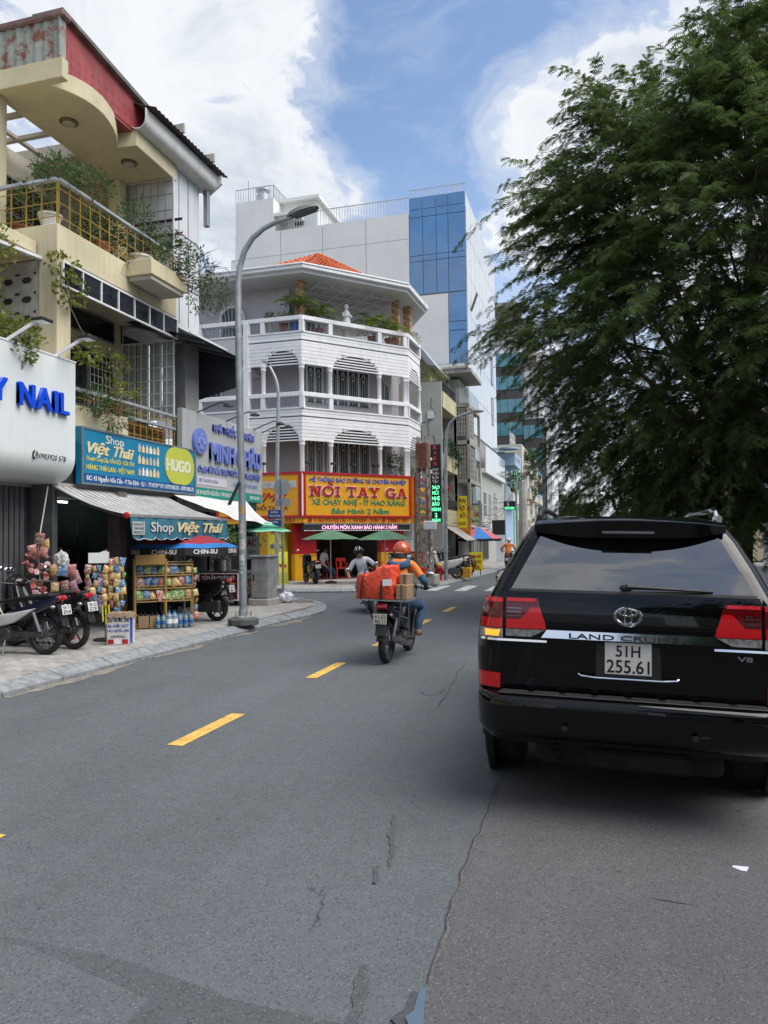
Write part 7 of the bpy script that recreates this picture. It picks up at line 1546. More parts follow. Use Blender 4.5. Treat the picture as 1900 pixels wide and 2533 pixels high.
# awnings of the noodle shops
def awning(label, pts, m, name='shop_awning'):
    th = thing(name, label, 'awning', pts[0]); b = B(); a, c, d, e = [V(p) for p in pts]; n = 8
    vs = [];  
    for i in range(n + 1): vs += [a.lerp(c, i / n), d.lerp(e, i / n)]
    b.add(vs, [(2 * i, 2 * i + 1, 2 * i + 3, 2 * i + 2) for i in range(n)]); o = b.build('canvas', m, th, fix=False); o.modifiers.new('s', 'SOLIDIFY').thickness = .02; B().bar(d, e, .04).build('front_bar', M_ALU, th); return th
awning('grey canvas awning sloping from the narrow house to the kerb', [(-7.55, 34.7, 2.75), (-7.55, 38.1, 2.75), (-5.85, 34.7, 1.62), (-5.85, 38.1, 1.62)], mat('grey_canvas', (.33, .32, .30), .8, var=.2, scale=4, streak=.3)); awning('low grey awning of the shop under the concrete house', [(-6.9, 38.6, 2.5), (-6.9, 44, 2.5), (-5.9, 38.6, 2.2), (-5.9, 44, 2.2)], MATS['grey_canvas'])
for (nm, lb, x0, x1, y0, y1) in (('shop_house', 'dark open shop front below the cream balconies', -7.58, -7.56, 34.8, 38.1), ('shop_house', 'dark open shop front below the concrete house', -6.86, -6.84, 38.7, 41.8)):
    pass
# hydrant and bin
p = V((-5.80, 28.05, .13)); th = thing('fire_hydrant', 'red fire hydrant with a yellow cap at the foot of a street lamp', 'hydrant', p); m = mat('hydrant_red', (.30, .015, .02), .5, var=.2)
B().lathe([(.14, 0), (.14, .04), (.10, .06), (.10, .42), (.13, .44), (.13, .50), (.09, .56)], 16, p).build('body', m, th, smooth=True); B().lathe([(.09, .56), (.085, .62), (.04, .66)], 14, p).build('cap', mat('hydrant_yellow', (.6, .4, .03), .5, var=.1), th, smooth=True)
for s in (-1, 1): B().cyl(p + V((s * .08, 0, .36)), p + V((s * .18, 0, .36)), .05, n=10).build('outlet', m, th)
p = V((-6.35, 27.2, .13)); b = B(); b.lathe([(.20, 0), (.25, .48), (.27, .48), (.27, .53), (.22, .53)], 18, p); tag(b.build('rubbish_bin', mat('bin_orange', (.50, .06, .02), .5, var=.1), None, smooth=True), 'orange red plastic rubbish bin behind the lattice pylon', 'bin')
# flag
th = thing('flag', 'red flag with a yellow star on a pole among the shop signs', 'flag', (-6.8, 35, 3)); p = on_y(*c6p(300, 1420), 34.6); B().tube([p + V((-.6, 0, -.6)), p + V((.25, 0, .45))], .015, 5).build('pole', M_ALU, th); b = B(); b.add([p + V((.2, 0, .4)), p + V((-.05, .05, -.25)), p + V((-.55, 0, -.12)), p + V((-.25, -.05, .05))], [(0, 1, 2, 3)]); b.build('cloth', mat('flag_red', (.55, .015, .01), .7, var=.1), th, fix=False)
# ================================================================== motorbikes
M_BBLK = mat('bike_black', (.010, .010, .012), .22, var=.15, coat=.4); M_SEAT = mat('seat_vinyl', (.012, .012, .013), .6, var=.2, bump=.2, bscale=60); M_ENG = mat('engine_grey', (.10, .10, .10), .5, .6, var=.3, scale=20)
M_TAILL = mat('tail_red', (.35, .01, .015), .15, var=0, coat=.5)
def motorbike(label, loc, rotz, col=M_BBLK, plate=None, kind='underbone', lean=0.0, pm=M_PLATE, group=None, front=None, rider=False, name='motorbike', spoke=True, steer=0):
    th = thing(name, label, 'motorbike', loc, group, local=True); th.rotation_euler = (0, lean, rotz); R = .285 if kind == 'underbone' else .25; fr = front or col
    def side(nm, poly, w, m, bev=.03, par=th): return B().prism(poly, (-w / 2, 0, 0), EY, EZ, (w, 0, 0)).build(nm, m, par, bev=bev, seg=2, smooth=True, sharp=60)
    for yw in (-.61, .61):
        tw = .052 if kind == 'underbone' else .06
        b = B(); b.lathe([(R - .075, -tw * .7), (R - .03, -tw), (R - .006, -tw * .55), (R, 0), (R - .006, tw * .55), (R - .03, tw), (R - .075, tw * .7)], 30, (0, yw, R), (1, 0, 0), caps=False); wh = b.build('wheel', M_RUB, th, smooth=True)
        b = B(); b.lathe([(R - .06, -tw * .75), (R - .085, -.02), (R - .085, .02), (R - .06, tw * .75)], 26, (0, yw, R), (1, 0, 0), caps=False); b.cyl((-.05, yw, R), (.05, yw, R), .045, n=12); b.build('rim', M_ENG, wh, smooth=True); b = B()
        for k in range(18 if spoke else 5):
            a = 2 * math.pi * k / (18 if spoke else 5); s = .035 if k % 2 else -.035; q = (0 if not spoke else s * .2); b.bar((s if spoke else 0, yw + .03 * math.cos(a), R + .03 * math.sin(a)), (q, yw + (R - .08) * math.cos(a + .25), R + (R - .08) * math.sin(a + .25)), .007 if spoke else .03, .007 if spoke else .02)
        b.build('spokes', M_GREYM if spoke else M_ENG, wh)['kind'] = 'stuff'
    if kind == 'underbone':
        side('tail_body', [(-.90, .80), (-.80, .70), (-.45, .56), (-.10, .44), (.16, .40), (.22, .50), (.02, .60), (-.30, .70), (-.62, .80), (-.88, .86)], .20, col, .035)
        side('side_panel', [(-.55, .68), (-.15, .46), (.30, .36), (.42, .50), (.30, .55), (-.10, .60)], .27, fr, .02)
        side('leg_shield', [(.22, .34), (.34, .34), (.46, .66), (.52, .96), (.44, 1.0), (.34, .70), (.22, .50)], .30, fr, .03)
        side('seat', [(-.78, .845), (-.45, .80), (-.15, .745), (.12, .735), (.14, .77), (-.12, .82), (-.45, .865), (-.76, .885)], .23, M_SEAT, .025)
        b = B(); b.tube([(0, .10, .42), (0, .20, .55), (0, .45, .92)], .04, 8); b.box(-.09, .09, -.06, .26, .22, .42); b.cyl((-.13, .0, .29), (.13, .0, .29), .10, n=14); b.build('engine', M_ENG, th, bev=.01)
        B().box(-.075, -.035, -.62, .05, .25, .33).build('swing_arm', M_ENG, th, bev=.01); B().box(.035, .075, -.62, .05, .25, .33).build('swing_arm', M_ENG, th, bev=.01)
        b = B(); b.tube([(.11, .18, .26), (.13, .0, .19), (.14, -.25, .25), (.15, -.70, .36)], [.022, .03, .05, .048], 10); b.build('exhaust', mat('exhaust', (.16, .15, .14), .4, .8, var=.3), th, smooth=True)
    else:
        side('tail_body', [(-.88, .76), (-.84, .62), (-.55, .44), (-.15, .34), (.0, .34), (.06, .60), (.02, .70), (-.35, .74), (-.84, .83)], .30, col, .06)
        side('floor_board', [(-.1, .28), (.40, .28), (.44, .36), (-.1, .36)], .32, M_TRIM, .02); side('front_apron', [(.30, .30), (.42, .30), (.56, .62), (.52, 1.0), (.42, 1.02), (.40, .66)], .36, fr, .06)
        side('seat', [(-.80, .80), (-.2, .72), (.06, .72), (.05, .78), (-.25, .80), (-.78, .87)], .27, M_SEAT, .03)
        B().box(-.12, .12, -.75, -.2, .18, .42).build('engine', M_ENG, th, bev=.03); b = B(); b.tube([(.13, -.1, .24), (.15, -.4, .26), (.15, -.75, .34)], [.03, .055, .05], 10); b.build('exhaust', M_ENG, th, smooth=True)
    for s in (-1, 1):
        B().tube([(s * .07, .61, R), (s * .075, .50, .62), (s * .06, .44, .92)], .018, 6).build('fork_leg', M_GREYM, th); B().tube([(s * .085, -.58, .34), (s * .10, -.48, .62)], .022, 8).build('shock', M_GREYM, th)
        B().tube([(0, .42, .98), (s * .15, .38, 1.02), (s * .30, .28, 1.0), (s * .36, .22, .99)], [.014, .014, .014, .020], 6).build('handlebar', M_DARKM, th, smooth=True)
        mr = B().tube([(s * .26, .30, 1.0), (s * .30, .32, 1.14), (s * .36, .33, 1.19)], .007, 5).build('mirror_stem', M_DARKM, th); B().ell((s * .38, .33, 1.21), (.065, .02, .042), 12, 8).build('mirror', mat('mirror_glass', (.55, .57, .6), .03, 1, var=0), mr, smooth=True)
        B().ell((s * .13 if kind != 'underbone' else s * .12, -.83, .70), (.03, .04, .025), 8, 6).build('indicator', M_CLEAR, th, smooth=True); B().cyl((s * .1, .05, .27), (s * .24, .05, .27), .018, n=8).build('foot_peg', M_RUB, th)
    B().ell((0, .50, .99), (.16, .10, .10), 14, 10).build('headlamp_cowl', fr, th, smooth=True); B().ell((0, .575, .965), (.09, .04, .055), 12, 8).build('headlamp', mat('headlamp', (.75, .75, .72), .08, .2, var=0, coat=.5), th, smooth=True)
    side('tail_lamp', [(-.93, .80), (-.86, .76), (-.84, .84), (-.90, .86)], .15, M_TAILL, .012)
    b = B(); pts = []; 
    for yw, a0, a1, m in ((-.61, 20, 168, M_TRIM), (.61, 25, 155, fr)):
        vs = []
        for i in range(10):
            a = math.radians(a0 + (a1 - a0) * i / 9); c = V((0, yw + (R + .035) * math.cos(a), R + (R + .035) * math.sin(a))); vs += [c + V((-.065, 0, -.015)), c, c + V((.065, 0, -.015))]
        B().add(vs, [(3 * i + k, 3 * i + k + 1, 3 * i + k + 4, 3 * i + k + 3) for i in range(9) for k in (0, 1)]).build('fender', m, th, smooth=True, fix=False)
    B().prism([(-.98, .42), (-.93, .42), (-.84, .74), (-.88, .74)], (-.07, 0, 0), EY, EZ, (.14, 0, 0)).build('mud_guard', M_TRIM, th, bev=.01)
    if plate:
        dn = V((0, -.2, -.98)); o = V((-.095, -.955, .72)); up = -dn; n = EX.cross(up)
        pl = B().prism([(0, -.14), (.19, -.14), (.19, 0), (0, 0)], o - n * .004, EX, up, n * .008).build('number_plate', pm, th, bev=.003)
        for s, v, h in ((plate[0], -.062, .048), (plate[1], -.128, .055)): text(pl, s, o + up * v + EX * .02 + n * .004, EX, up, .15, h, M_INK, .002, bold=.015)
    if not rider: B().tube([(-.10, .0, .25), (-.22, -.06, .0)], .012, 6).build('side_stand', M_GREYM, th)
    return th
H90 = math.radians(90)
M_BLUEB = mat('bike_dark_blue', (.012, .014, .035), .22, var=.15, coat=.4); M_WHTB = mat('bike_white', (.60, .60, .58), .25, var=.1, coat=.4); M_REDB = mat('bike_red', (.25, .02, .02), .25, var=.1, coat=.4); M_PALEB = mat('scooter_pale_blue', (.30, .38, .42), .2, var=.1, coat=.5)
motorbike('white and dark blue motorbike with spoked wheels parked at the shop step', (-8.30, 9.10, .13), H90, M_BLUEB, ('59-T1', '839.40'), front=M_WHTB); motorbike('black motorbike parked beside a white and blue one, red bin behind', (-8.25, 9.72, .13), math.radians(84), M_BBLK, ('59-S3', '627.85'), spoke=False)
motorbike('black scooter with a round mirror parked deep at the shop front', (-8.8, 10.2, .13), math.radians(80), M_BBLK, None, 'scooter', spoke=False); motorbike('matt black scooter parked behind the snack shelves', (-8.0, 13.68, .13), math.radians(84), M_BBLK, ('59-G1', '206.21'), 'scooter', spoke=False)
motorbike('black scooter parked under the green parasol of the garage', (-10.25, 26.0, .13), math.radians(38), M_BBLK, ('59-X2', '114.50'), 'scooter', spoke=False); motorbike('black motorbike with a silver sheet over its seat near the pylon', (-7.3, 27.9, .13), math.radians(150), M_BBLK, None)
crumple('bike_cover', (-7.22, 27.75, 1.0), .30, mat('silver_sheet', (.45, .48, .50), .35, .2, var=.15), 'silver grey sheet thrown over the motorbike by the pylon', 'cover', 8, (1, 1.1, .55))
for i, (x, y, c, k, lb) in enumerate(((-6.0, 29.4, M_WHTB, 'scooter', 'white scooter parked behind the fire hydrant'), (-5.95, 30.2, M_WHTB, 'underbone', 'white motorbike with red trim parked behind the street lamp'), (-5.95, 31.1, M_BBLK, 'scooter', 'black scooter in the kerbside row before the noodle shop'), (-6.0, 32.0, M_BBLK, 'underbone', 'black motorbike in the kerbside row next to the foam boxes'), (-6.1, 32.9, M_REDB, 'underbone', 'dark red motorbike at the end of the kerbside row'))):
    motorbike(lb, (x, y, .13), math.radians(95), c, ('59-%s%d' % ('ABCDE'[i], i + 1), '%d%d2.1%d' % (i + 3, i + 1, i)), k, group='motorbikes parked before the noodle shop')
b = B(); b.lathe([(.13, 0), (.15, .32), (.16, .32), (.14, .34)], 16, (-8.5, 10.55, .13)); tag(b.build('bin', mat('red_plastic', (.45, .02, .02), .4, var=.1), None, smooth=True), 'red plastic bin behind the parked motorbikes', 'bin')

# ================================================================== people
M_SKIN = mat('skin', (.36, .20, .13), .55, var=.08, scale=20); M_JEAN = mat('jeans', (.045, .085, .16), .85, var=.3, scale=14, bump=.3, bscale=60); M_JEANP = mat('jeans_pale', (.22, .30, .38), .85, var=.2, scale=12)
M_ORNG = mat('orange_jersey', (.70, .20, .035), .8, var=.12, scale=9, bump=.4, bscale=14); M_NAVY = mat('blue_sleeve', (.025, .085, .16), .8, var=.15, scale=9, bump=.3, bscale=14); M_TEE = mat('white_tee', (.74, .73, .76), .8, var=.08, scale=9, bump=.4, bscale=14); M_SHOE = mat('brown_sandal', (.12, .07, .045), .8, var=.2)
def body(th, joints, edges, mats, name='body'):
    """one continuous figure grown along a skeleton; the region of each bone takes its own cloth or skin"""
    names = list(joints); idx = {k: i for i, k in enumerate(names)}; me = bpy.data.meshes.new(name); me.from_pydata([joints[k][0] for k in names], [(idx[a], idx[c]) for a, c, _ in edges], [])
    o = bpy.data.objects.new(name, me); COL.objects.link(o); sk = o.modifiers.new('skin', 'SKIN'); sk.use_smooth_shade = True; sv = me.skin_vertices[0].data
    for k in names:
        r = joints[k][1]; sv[idx[k]].radius = r if isinstance(r, tuple) else (r, r); sv[idx[k]].use_root = (k == 'pelvis')
    sd = o.modifiers.new('sub', 'SUBSURF'); sd.levels = 2; sd.render_levels = 2
    dg = bpy.context.evaluated_depsgraph_get(); m2 = bpy.data.meshes.new_from_object(o.evaluated_get(dg)); bpy.data.objects.remove(o); bpy.data.meshes.remove(me)
    ml = []; 
    for _, _, m in edges:
        if m not in ml: ml.append(m)
    m2.materials.clear()
    for m in ml: m2.materials.append(m)
    A = np.array([joints[a][0] for a, _, _ in edges], float); Bv = np.array([joints[c][0] for _, c, _ in edges], float); ab = Bv - A; L2 = (ab ** 2).sum(1) + 1e-9
    rad = np.array([(np.mean(joints[a][1]) + np.mean(joints[c][1])) / 2 for a, c, _ in edges]); mi = []
    for pol in m2.polygons:
        p = np.array(pol.center); t = np.clip(((p - A) * ab).sum(1) / L2, 0, 1); d = np.linalg.norm(A + ab * t[:, None] - p, axis=1) - rad; mi.append(ml.index(edges[int(d.argmin())][2]))
    m2.polygons.foreach_set('material_index', mi); m2.polygons.foreach_set('use_smooth', [True] * len(mi)); m2.name = name
    return link(name, m2, th)
def rider_joints(lean=.12, hands=((-.35, .24, 1.0), (.35, .24, 1.0)), skin=M_SKIN, top=M_ORNG, sleeve=M_NAVY, legs=M_JEAN, shoe=M_SHOE, k=1.0, knee_out=.2, foot=((-.20, .22), (.20, .22)), neck=None, footz=.34):
    J = {'pelvis': ((0, -.20, .90), (.15, .12)), 'waist': ((0, -.17 + lean * .3, 1.05), (.15, .115)), 'chest': ((0, -.12 + lean, 1.24), (.165, .12)), 'upper': ((0, -.08 + lean * 1.2, 1.36), (.13, .10)), 'neck': ((0, -.05 + lean * 1.4, 1.44), .055), 'skull': ((0, -.02 + lean * 1.5, 1.54), (.075, .085)), 'crown': ((0, -.01 + lean * 1.5, 1.61), (.06, .07))}
    E = [('pelvis', 'waist', top), ('waist', 'chest', top), ('chest', 'upper', top), ('upper', 'neck', neck or skin), ('neck', 'skull', skin), ('skull', 'crown', skin)]
    for i, s in enumerate((-1, 1)):
        n = 'lr'[i]; h = V(hands[i]); sh = V((s * .19, -.08 + lean * 1.15, 1.36)); el = (sh + h) / 2 + V((s * .12, -.15, -.08)); ua = sh.lerp(el, .55)
        J['sh' + n] = (tuple(sh), .072); J['ua' + n] = (tuple(ua), .062); J['el' + n] = (tuple(el), .050); J['wr' + n] = (tuple(h.lerp(el, .22)), .033); J['pa' + n] = (tuple(h), .034)
        E += [('upper', 'sh' + n, top), ('sh' + n, 'ua' + n, top), ('ua' + n, 'el' + n, sleeve or skin), ('el' + n, 'wr' + n, sleeve or skin), ('wr' + n, 'pa' + n, skin)]
        for f in range(4):      # fingers closed round the grip
            x = h.x + s * (-.03 + f * .02); ln = (.9, 1.0, .95, .8)[f]
            J['f%d%sa' % (f, n)] = ((x, h.y + .045 * ln, h.z + .004), .0095); J['f%d%sb' % (f, n)] = ((x, h.y + .052 * ln, h.z - .032 * ln), .0085); E += [('pa' + n, 'f%d%sa' % (f, n), skin), ('f%d%sa' % (f, n), 'f%d%sb' % (f, n), skin)]
        J['th%sa' % n] = ((h.x - s * .045, h.y + .005, h.z - .012), .0105); J['th%sb' % n] = ((h.x - s * .045, h.y + .035, h.z - .030), .009); E += [('pa' + n, 'th%sa' % n, skin), ('th%sa' % n, 'th%sb' % n, skin)]
        fx, fy = foot[i]; J['hip' + n] = ((s * .10, -.16, .86), .105); J['kn' + n] = ((s * knee_out, .27, .74), .082); J['ca' + n] = ((fx + s * .005, fy + .01, footz + .16), .070); J['an' + n] = ((fx, fy, footz + .08), .050); J['he' + n] = ((fx, fy - .03, footz), .044); J['to' + n] = ((fx, fy + .16, footz - .02), .040)
        E += [('pelvis', 'hip' + n, legs), ('hip' + n, 'kn' + n, legs), ('kn' + n, 'ca' + n, legs), ('ca' + n, 'an' + n, legs), ('an' + n, 'he' + n, skin), ('he' + n, 'to' + n, shoe)]
    return J, E
def helmet(th, c, m, r=.13, full=False, stripe=None):
    c = V(c); b = B(); b.ell(c, (r, r * 1.12, r * 1.05), 20, 14)
    o = b.build('helmet', m, th, smooth=True); bm = bmesh.new(); bm.from_mesh(o.data); bmesh.ops.bisect_plane(bm, geom=bm.verts[:] + bm.edges[:] + bm.faces[:], plane_co=c + V((0, 0, -.045 if full else -.01)), plane_no=(0, .22, -1), clear_outer=True); bm.to_mesh(o.data); bm.free(); o.modifiers.new('s', 'SOLIDIFY').thickness = .018
    B().lathe([(r * 1.0, -.012), (r * 1.04, -.012), (r * 1.04, .012), (r * 1.0, .012)], 22, c + V((0, -.002, -.035 if full else 0)), (0, -.22, 1)).build('helmet_rim', M_TRIM, o, smooth=True)
    if stripe:
        for s in (-1, 1): B().tube([c + V((s * .045, r * 1.08 * math.cos(a), r * 1.03 * math.sin(a))) for a in [math.radians(q) for q in range(20, 165, 20)]], .008, 5).build('helmet_stripe', stripe, o)
    return o
def face(th, c, fwd, body_o, glasses=False, hair=None):
    """eyes, brows, nose, mouth and ears on the front of the head at c"""
    c = V(c); f = V(fwd).normalized(); r = f.cross(EZ).normalized(); dk = mat('eye_dark', (.02, .015, .012), .3, var=0)
    b = B()
    b.prism([(-.014, 0), (.014, 0), (.006, .045), (-.006, .045)], c + f * .078 + EZ * -.025, r, EZ + f * -.25, f * .022); b.build('nose', M_SKIN, th, bev=.005)
    B().bar(c + f * .079 - r * .024 + EZ * -.050, c + f * .079 + r * .024 + EZ * -.050, .008, .010).build('mouth', mat('lips', (.26, .09, .075), .5, var=0), th)
    for s in (-1, 1):
        B().ell(c + f * .074 + r * s * .032 + EZ * .015, .011, 8, 6).build('eye', dk, th); B().ell(c + r * s * .082 + EZ * -.005, (.014, .02, .028), 8, 6).build('ear', M_SKIN, th, smooth=True)
    if glasses:
        for s in (-1, 1): B().ell(c + f * .088 + r * s * .034 + EZ * .014, (.030, .012, .022), 10, 6).build('sunglass_lens', M_CBLK, th, smooth=True)
        B().bar(c + f * .09 - r * .07 + EZ * .022, c + f * .09 + r * .07 + EZ * .022, .006).build('sunglass_frame', M_CBLK, th)
# orange rider and his loaded motorbike
rw = on_z(835, 1432, 0); fw_ = on_z(881, 1404, 0); hd = (fw_ - rw); hd.z = 0; hd.normalize(); hd = (hd * .5 + V((.02, 1, 0)) * .5).normalized(); RZ = math.atan2(-hd.x, hd.y); ctr = rw + hd * .61
LB = thing
bk = motorbike('black delivery motorbike loaded with a big red bag', ctr, RZ, M_BBLK, ('61-E1', '463.11'), pm=M_PLATEG, lean=.03, rider=True)
def with_bike(name, label, cat): 
    t = thing(name, label, cat, ctr, None, local=True); t.rotation_euler = (0, .03, RZ); return t
rk = B(); 
for y in (-.95, -.70, -.45): rk.bar((-.40, y, .905), (.36, y, .905), .02)
for x in (-.40, -.02, .36): rk.bar((x, -.97, .905), (x, -.42, .905), .02)
for s in (-1, 1): rk.bar((s * .28, -.5, .905), (s * .20, -.15, .30), .022); rk.bar((s * .28, -.90, .905), (s * .14, -.55, .45), .018)
rk.build('luggage_rack', M_GREYM, bk)
J, E = rider_joints(.10, ((-.36, .23, 1.02), (.36, .23, 1.02)), knee_out=.30, foot=((-.24, .16), (.26, .16)), neck=M_CBLK)
pr_ = with_bike('person', 'motorbike rider in orange jersey, blue hood, jeans and orange helmet', 'person'); bo = body(pr_, J, E, None)
hc = V((0, .13, 1.565)); helmet(pr_, hc, mat('helmet_orange', (.48, .085, .02), .12, var=.2, scale=9, coat=.6), .135, True); face(pr_, (0, .13, 1.535), (0, 1, 0), bo)
text(pr_, 'Ahamove', hc + V((-.06, -.148, -.04)), EX, EZ, .12, .018, M_SWHITE, .004)
b = B(); b.lathe([(.17, 0), (.185, .035), (.165, .085), (.12, .10), (.10, .06)], 18, (0, -.0, 1.345), (0, -.35, 1)); b.build('hood', M_NAVY, pr_, smooth=True); b = B(); b.lathe([(.085, 0), (.10, .05), (.10, .10), (.08, .13)], 16, (0, .065, 1.385), (0, .1, 1)); b.build('neck_scarf', M_CBLK, pr_, smooth=True)
text(pr_, 'Aha', (-.10, -.185, 1.285), EX, EZ, .10, .04, M_SWHITE, .02, bold=.02); B().prism([(-.03, 0), (.03, 0), (0, .05)], (-.15, -.15, 1.28), EX, EZ, (0, -.03, 0)).build('jersey_mark', M_SWHITE, pr_)
for s in (-1, 1): B().ell((s * .36, .235, 1.015), (.045, .05, .042), 10, 8).build('glove', M_CBLK, pr_, smooth=True)
# the red bag: a stuffed sack with folds and straps
def sack():
    th = with_bike('cargo_bag', 'big bulging red plastic sack strapped on the motorbike rack', 'bag'); n = 26; bm = bmesh.new(); bmesh.ops.create_cube(bm, size=1); bmesh.ops.subdivide_edges(bm, edges=bm.edges, cuts=15, use_grid_fill=True); rg = random.Random(2)
    for v in bm.verts:
        x, y, z = v.co * 2; k = 1 - .10 * (abs(x) ** 3) * (abs(y) ** 3); xx = x * .29 * k * (1 - .16 * (z > 0) * z) - .10; yy = y * .24 * k - .69; top = .17 + .05 * math.sin(x * 2.1 + .6) + (.10 * max(0, x) ** 2)
        zz = 1.11 + z * (.20 if z < 0 else top) + .02 * math.sin(x * 5) * (z > 0); f = .010 * math.sin(26 * (x * .6 + z * .5 + .25 * math.sin(5 * z + y)) + 3 * y) + .007 * math.sin(41 * (z * .5 - x * .35) + 5 * y) + rg.uniform(-.003, .003)
        pinch = -.014 * (math.exp(-((x + .55) / .09) ** 2) + math.exp(-((x - .35) / .09) ** 2)); nn = V((x ** 5, y ** 5, z ** 5)).normalized(); v.co = V((xx, yy, zz)) + nn * (f + pinch + .03 * (1 - x * x) * (1 - z * z))
    me = bpy.data.meshes.new('sack'); bm.to_mesh(me); bm.free(); me.polygons.foreach_set('use_smooth', [True] * len(me.polygons)); me.materials.append(mat('red_sack', (.70, .075, .035), .38, var=.12, scale=7, bump=.5, bscale=22)); link('sack', me, th)
    for x in (-.27, .01):
        b = B(); b.tube([(x - .01, -.95, .91), (x - .015, -.962, 1.0), (x, -.945, 1.15), (x + .02, -.88, 1.305), (x + .02, -.69, 1.33), (x + .02, -.5, 1.30), (x, -.43, 1.1), (x, -.44, .91)], .014, 6); b.build('strap', M_TRIM, th, smooth=True)
    B().prism([(0, 0), (.13, .01), (.125, .10), (-.005, .09)], (.03, -.968, 1.10), EX, EZ, (0, -.004, 0)).build('paper_label', M_SWHITE, th)
sack()
M_CARD = mat('cardboard', (.30, .20, .115), .85, var=.12, scale=5)
for (x0, x1, y0, y1, z0, z1, lb) in ((.205, .36, -.92, -.55, .92, 1.12, 'tall cardboard box squeezed beside the red sack on the rack'), (.215, .33, -.80, -.5, 1.12, 1.26, 'small cardboard box on top of another beside the red sack')):
    t = with_bike('cardboard_box', lb, 'box'); B().box(x0, x1, y0, y1, z0, z1).build('carton', M_CARD, t, bev=.006); B().box(x0 + .06, x0 + .09, y0 - .002, y0, z0, z1).build('tape', mat('box_tape', (.12, .09, .06), .5, var=.1), t)
# white-shirted rider turning out of the side street
w0 = on_z(803, 1326, 0); hw = V((.30, -.954, 0)).normalized(); RW = math.atan2(-hw.x, hw.y); cw = w0 - hw * .61; LN = .20
motorbike('pale blue scooter leaning into the turn with a man in white', cw, RW, M_PALEB, None, 'scooter', lean=LN, rider=True, spoke=False).scale = (.92,) * 3
J, E = rider_joints(.06, ((-.36, .23, 1.0), (.36, .23, 1.0)), top=M_TEE, sleeve=M_SKIN, legs=M_JEANP, knee_out=.22, foot=((-.15, .2), (.15, .2)))
pw_ = thing('person', 'man in white T-shirt, sunglasses and black helmet riding a pale scooter', 'person', cw, None, local=True); pw_.rotation_euler = (0, LN, RW); pw_.scale = (.92,) * 3; bo = body(pw_, J, E, None); helmet(pw_, (0, .09, 1.60), M_BBLK, .13, False, M_SWHITE); face(pw_, (0, .075, 1.545), (0, 1, 0), bo, True)
for s in (-1, 1): B().tube([(s * .09, .09, 1.585), (s * .075, .12, 1.47), (0, .15, 1.435)], .006, 5).build('chin_strap', M_CBLK, pw_)
# orange-shirted rider far ahead
po = on_z(*cDp(1340, 1230), 0); po = V((-4.35, 38.5, 0)); motorbike('black motorbike ridden away down the street by an orange shirt', po, 0, M_BBLK, ('59-K2', '411.07'), rider=True); J, E = rider_joints(.08, top=M_ORNG, sleeve=M_SKIN); t = thing('person', 'far rider in orange shirt and white helmet beyond the car mirror', 'person', po, None, local=True); bo = body(t, J, E, None); helmet(t, (0, .10, 1.585), M_WHTB, .13, False); face(t, (0, .1, 1.54), (0, 1, 0), bo)
# people sitting in the garage
for i, (x, y, rz, lb, m) in enumerate(((-10.88, 29.26, math.pi + 1.4, 'person in a pale shirt sitting deep inside the garage', M_TEE),)):
    J, E = rider_joints(.02, ((-.16, .22, .80), (.16, .22, .80)), top=m, sleeve=M_SKIN, legs=M_JEAN, knee_out=.14, foot=((-.12, .32), (.12, .32)), footz=.42); t = thing('person', lb, 'person', (x, y, .136 - .37), None, local=True, rotz=rz); bo = body(t, J, E, None); b = B(); b.ell((0, .0, 1.585), (.088, .10, .075), 14, 10); b.build('hair', M_CBLK, t, smooth=True); face(t, (0, .01, 1.535), (0, 1, 0), bo)
# ================================================================== goods at the shop
def packet_mat(i, c1, c2, c3):
    m = bpy.data.materials.new('packet_print'); m.use_nodes = True; t = NT(m.node_tree); b = t.n['Principled BSDF']; ob = t.add('ShaderNodeTexCoord').outputs['Object']
    n = t.noise(t.mapv(ob, (1, 1, 1), loc=(i * 3.1, i, i * 1.7)), 14, 3, .5); c = t.mix(t.ramp(n, .44, .5), c1 + (1,), c2 + (1,)); v = t.noise(t.mapv(ob, (1, 1, 2.5), loc=(i, i * 2.3, 0)), 26, 2, .4); c = t.mix(t.ramp(v, .56, .60), c, c3 + (1,))
    hs = t.add('ShaderNodeHueSaturation'); hs.inputs['Saturation'].default_value = .85; hs.inputs['Value'].default_value = .8; t.link(c, hs.inputs['Color']); t.link(hs.outputs[0], b.inputs['Base Color']); b.inputs['Roughness'].default_value = .28; return m  # print dulled and darkened: the shade on the goods is painted in
PK = [('red', (.5, .03, .03), (.55, .10, .05), (.7, .66, .6)), ('yellow', (.68, .46, .03), (.6, .25, .03), (.7, .7, .6)), ('green', (.10, .36, .07), (.30, .45, .06), (.75, .72, .5)), ('blue', (.03, .10, .42), (.04, .25, .5), (.7, .7, .7)), ('brown', (.26, .10, .06), (.40, .12, .07), (.65, .58, .5)), ('purple', (.22, .07, .35), (.3, .2, .5), (.7, .68, .75)), ('orange', (.65, .22, .03), (.6, .4, .05), (.3, .05, .03)), ('pink', (.6, .12, .20), (.62, .3, .35), (.7, .68, .66))]
def pillow(name, m, w, h, d):
    b = B(); n = 5; vs = []
    for s in (1, -1):
        for j in range(n + 1):
            for i in range(n + 1):
                u = i / n * 2 - 1; v = j / n * 2 - 1; k = (1 - u ** 4) * (1 - v ** 4); vs.append((u * w / 2 * (1 - .06 * (1 - abs(v)) ), s * d / 2 * k ** .6, v * h / 2))
    N = (n + 1) ** 2
    for q in range(2):
        for j in range(n):
            for i in range(n): a = q * N + j * (n + 1) + i; f = (a, a + 1, a + n + 2, a + n + 1); b.f.append(f if q else f[::-1])
    b.v = vs; return b.mesh(name, m, smooth=True, sharp=80)
PMESH = {}
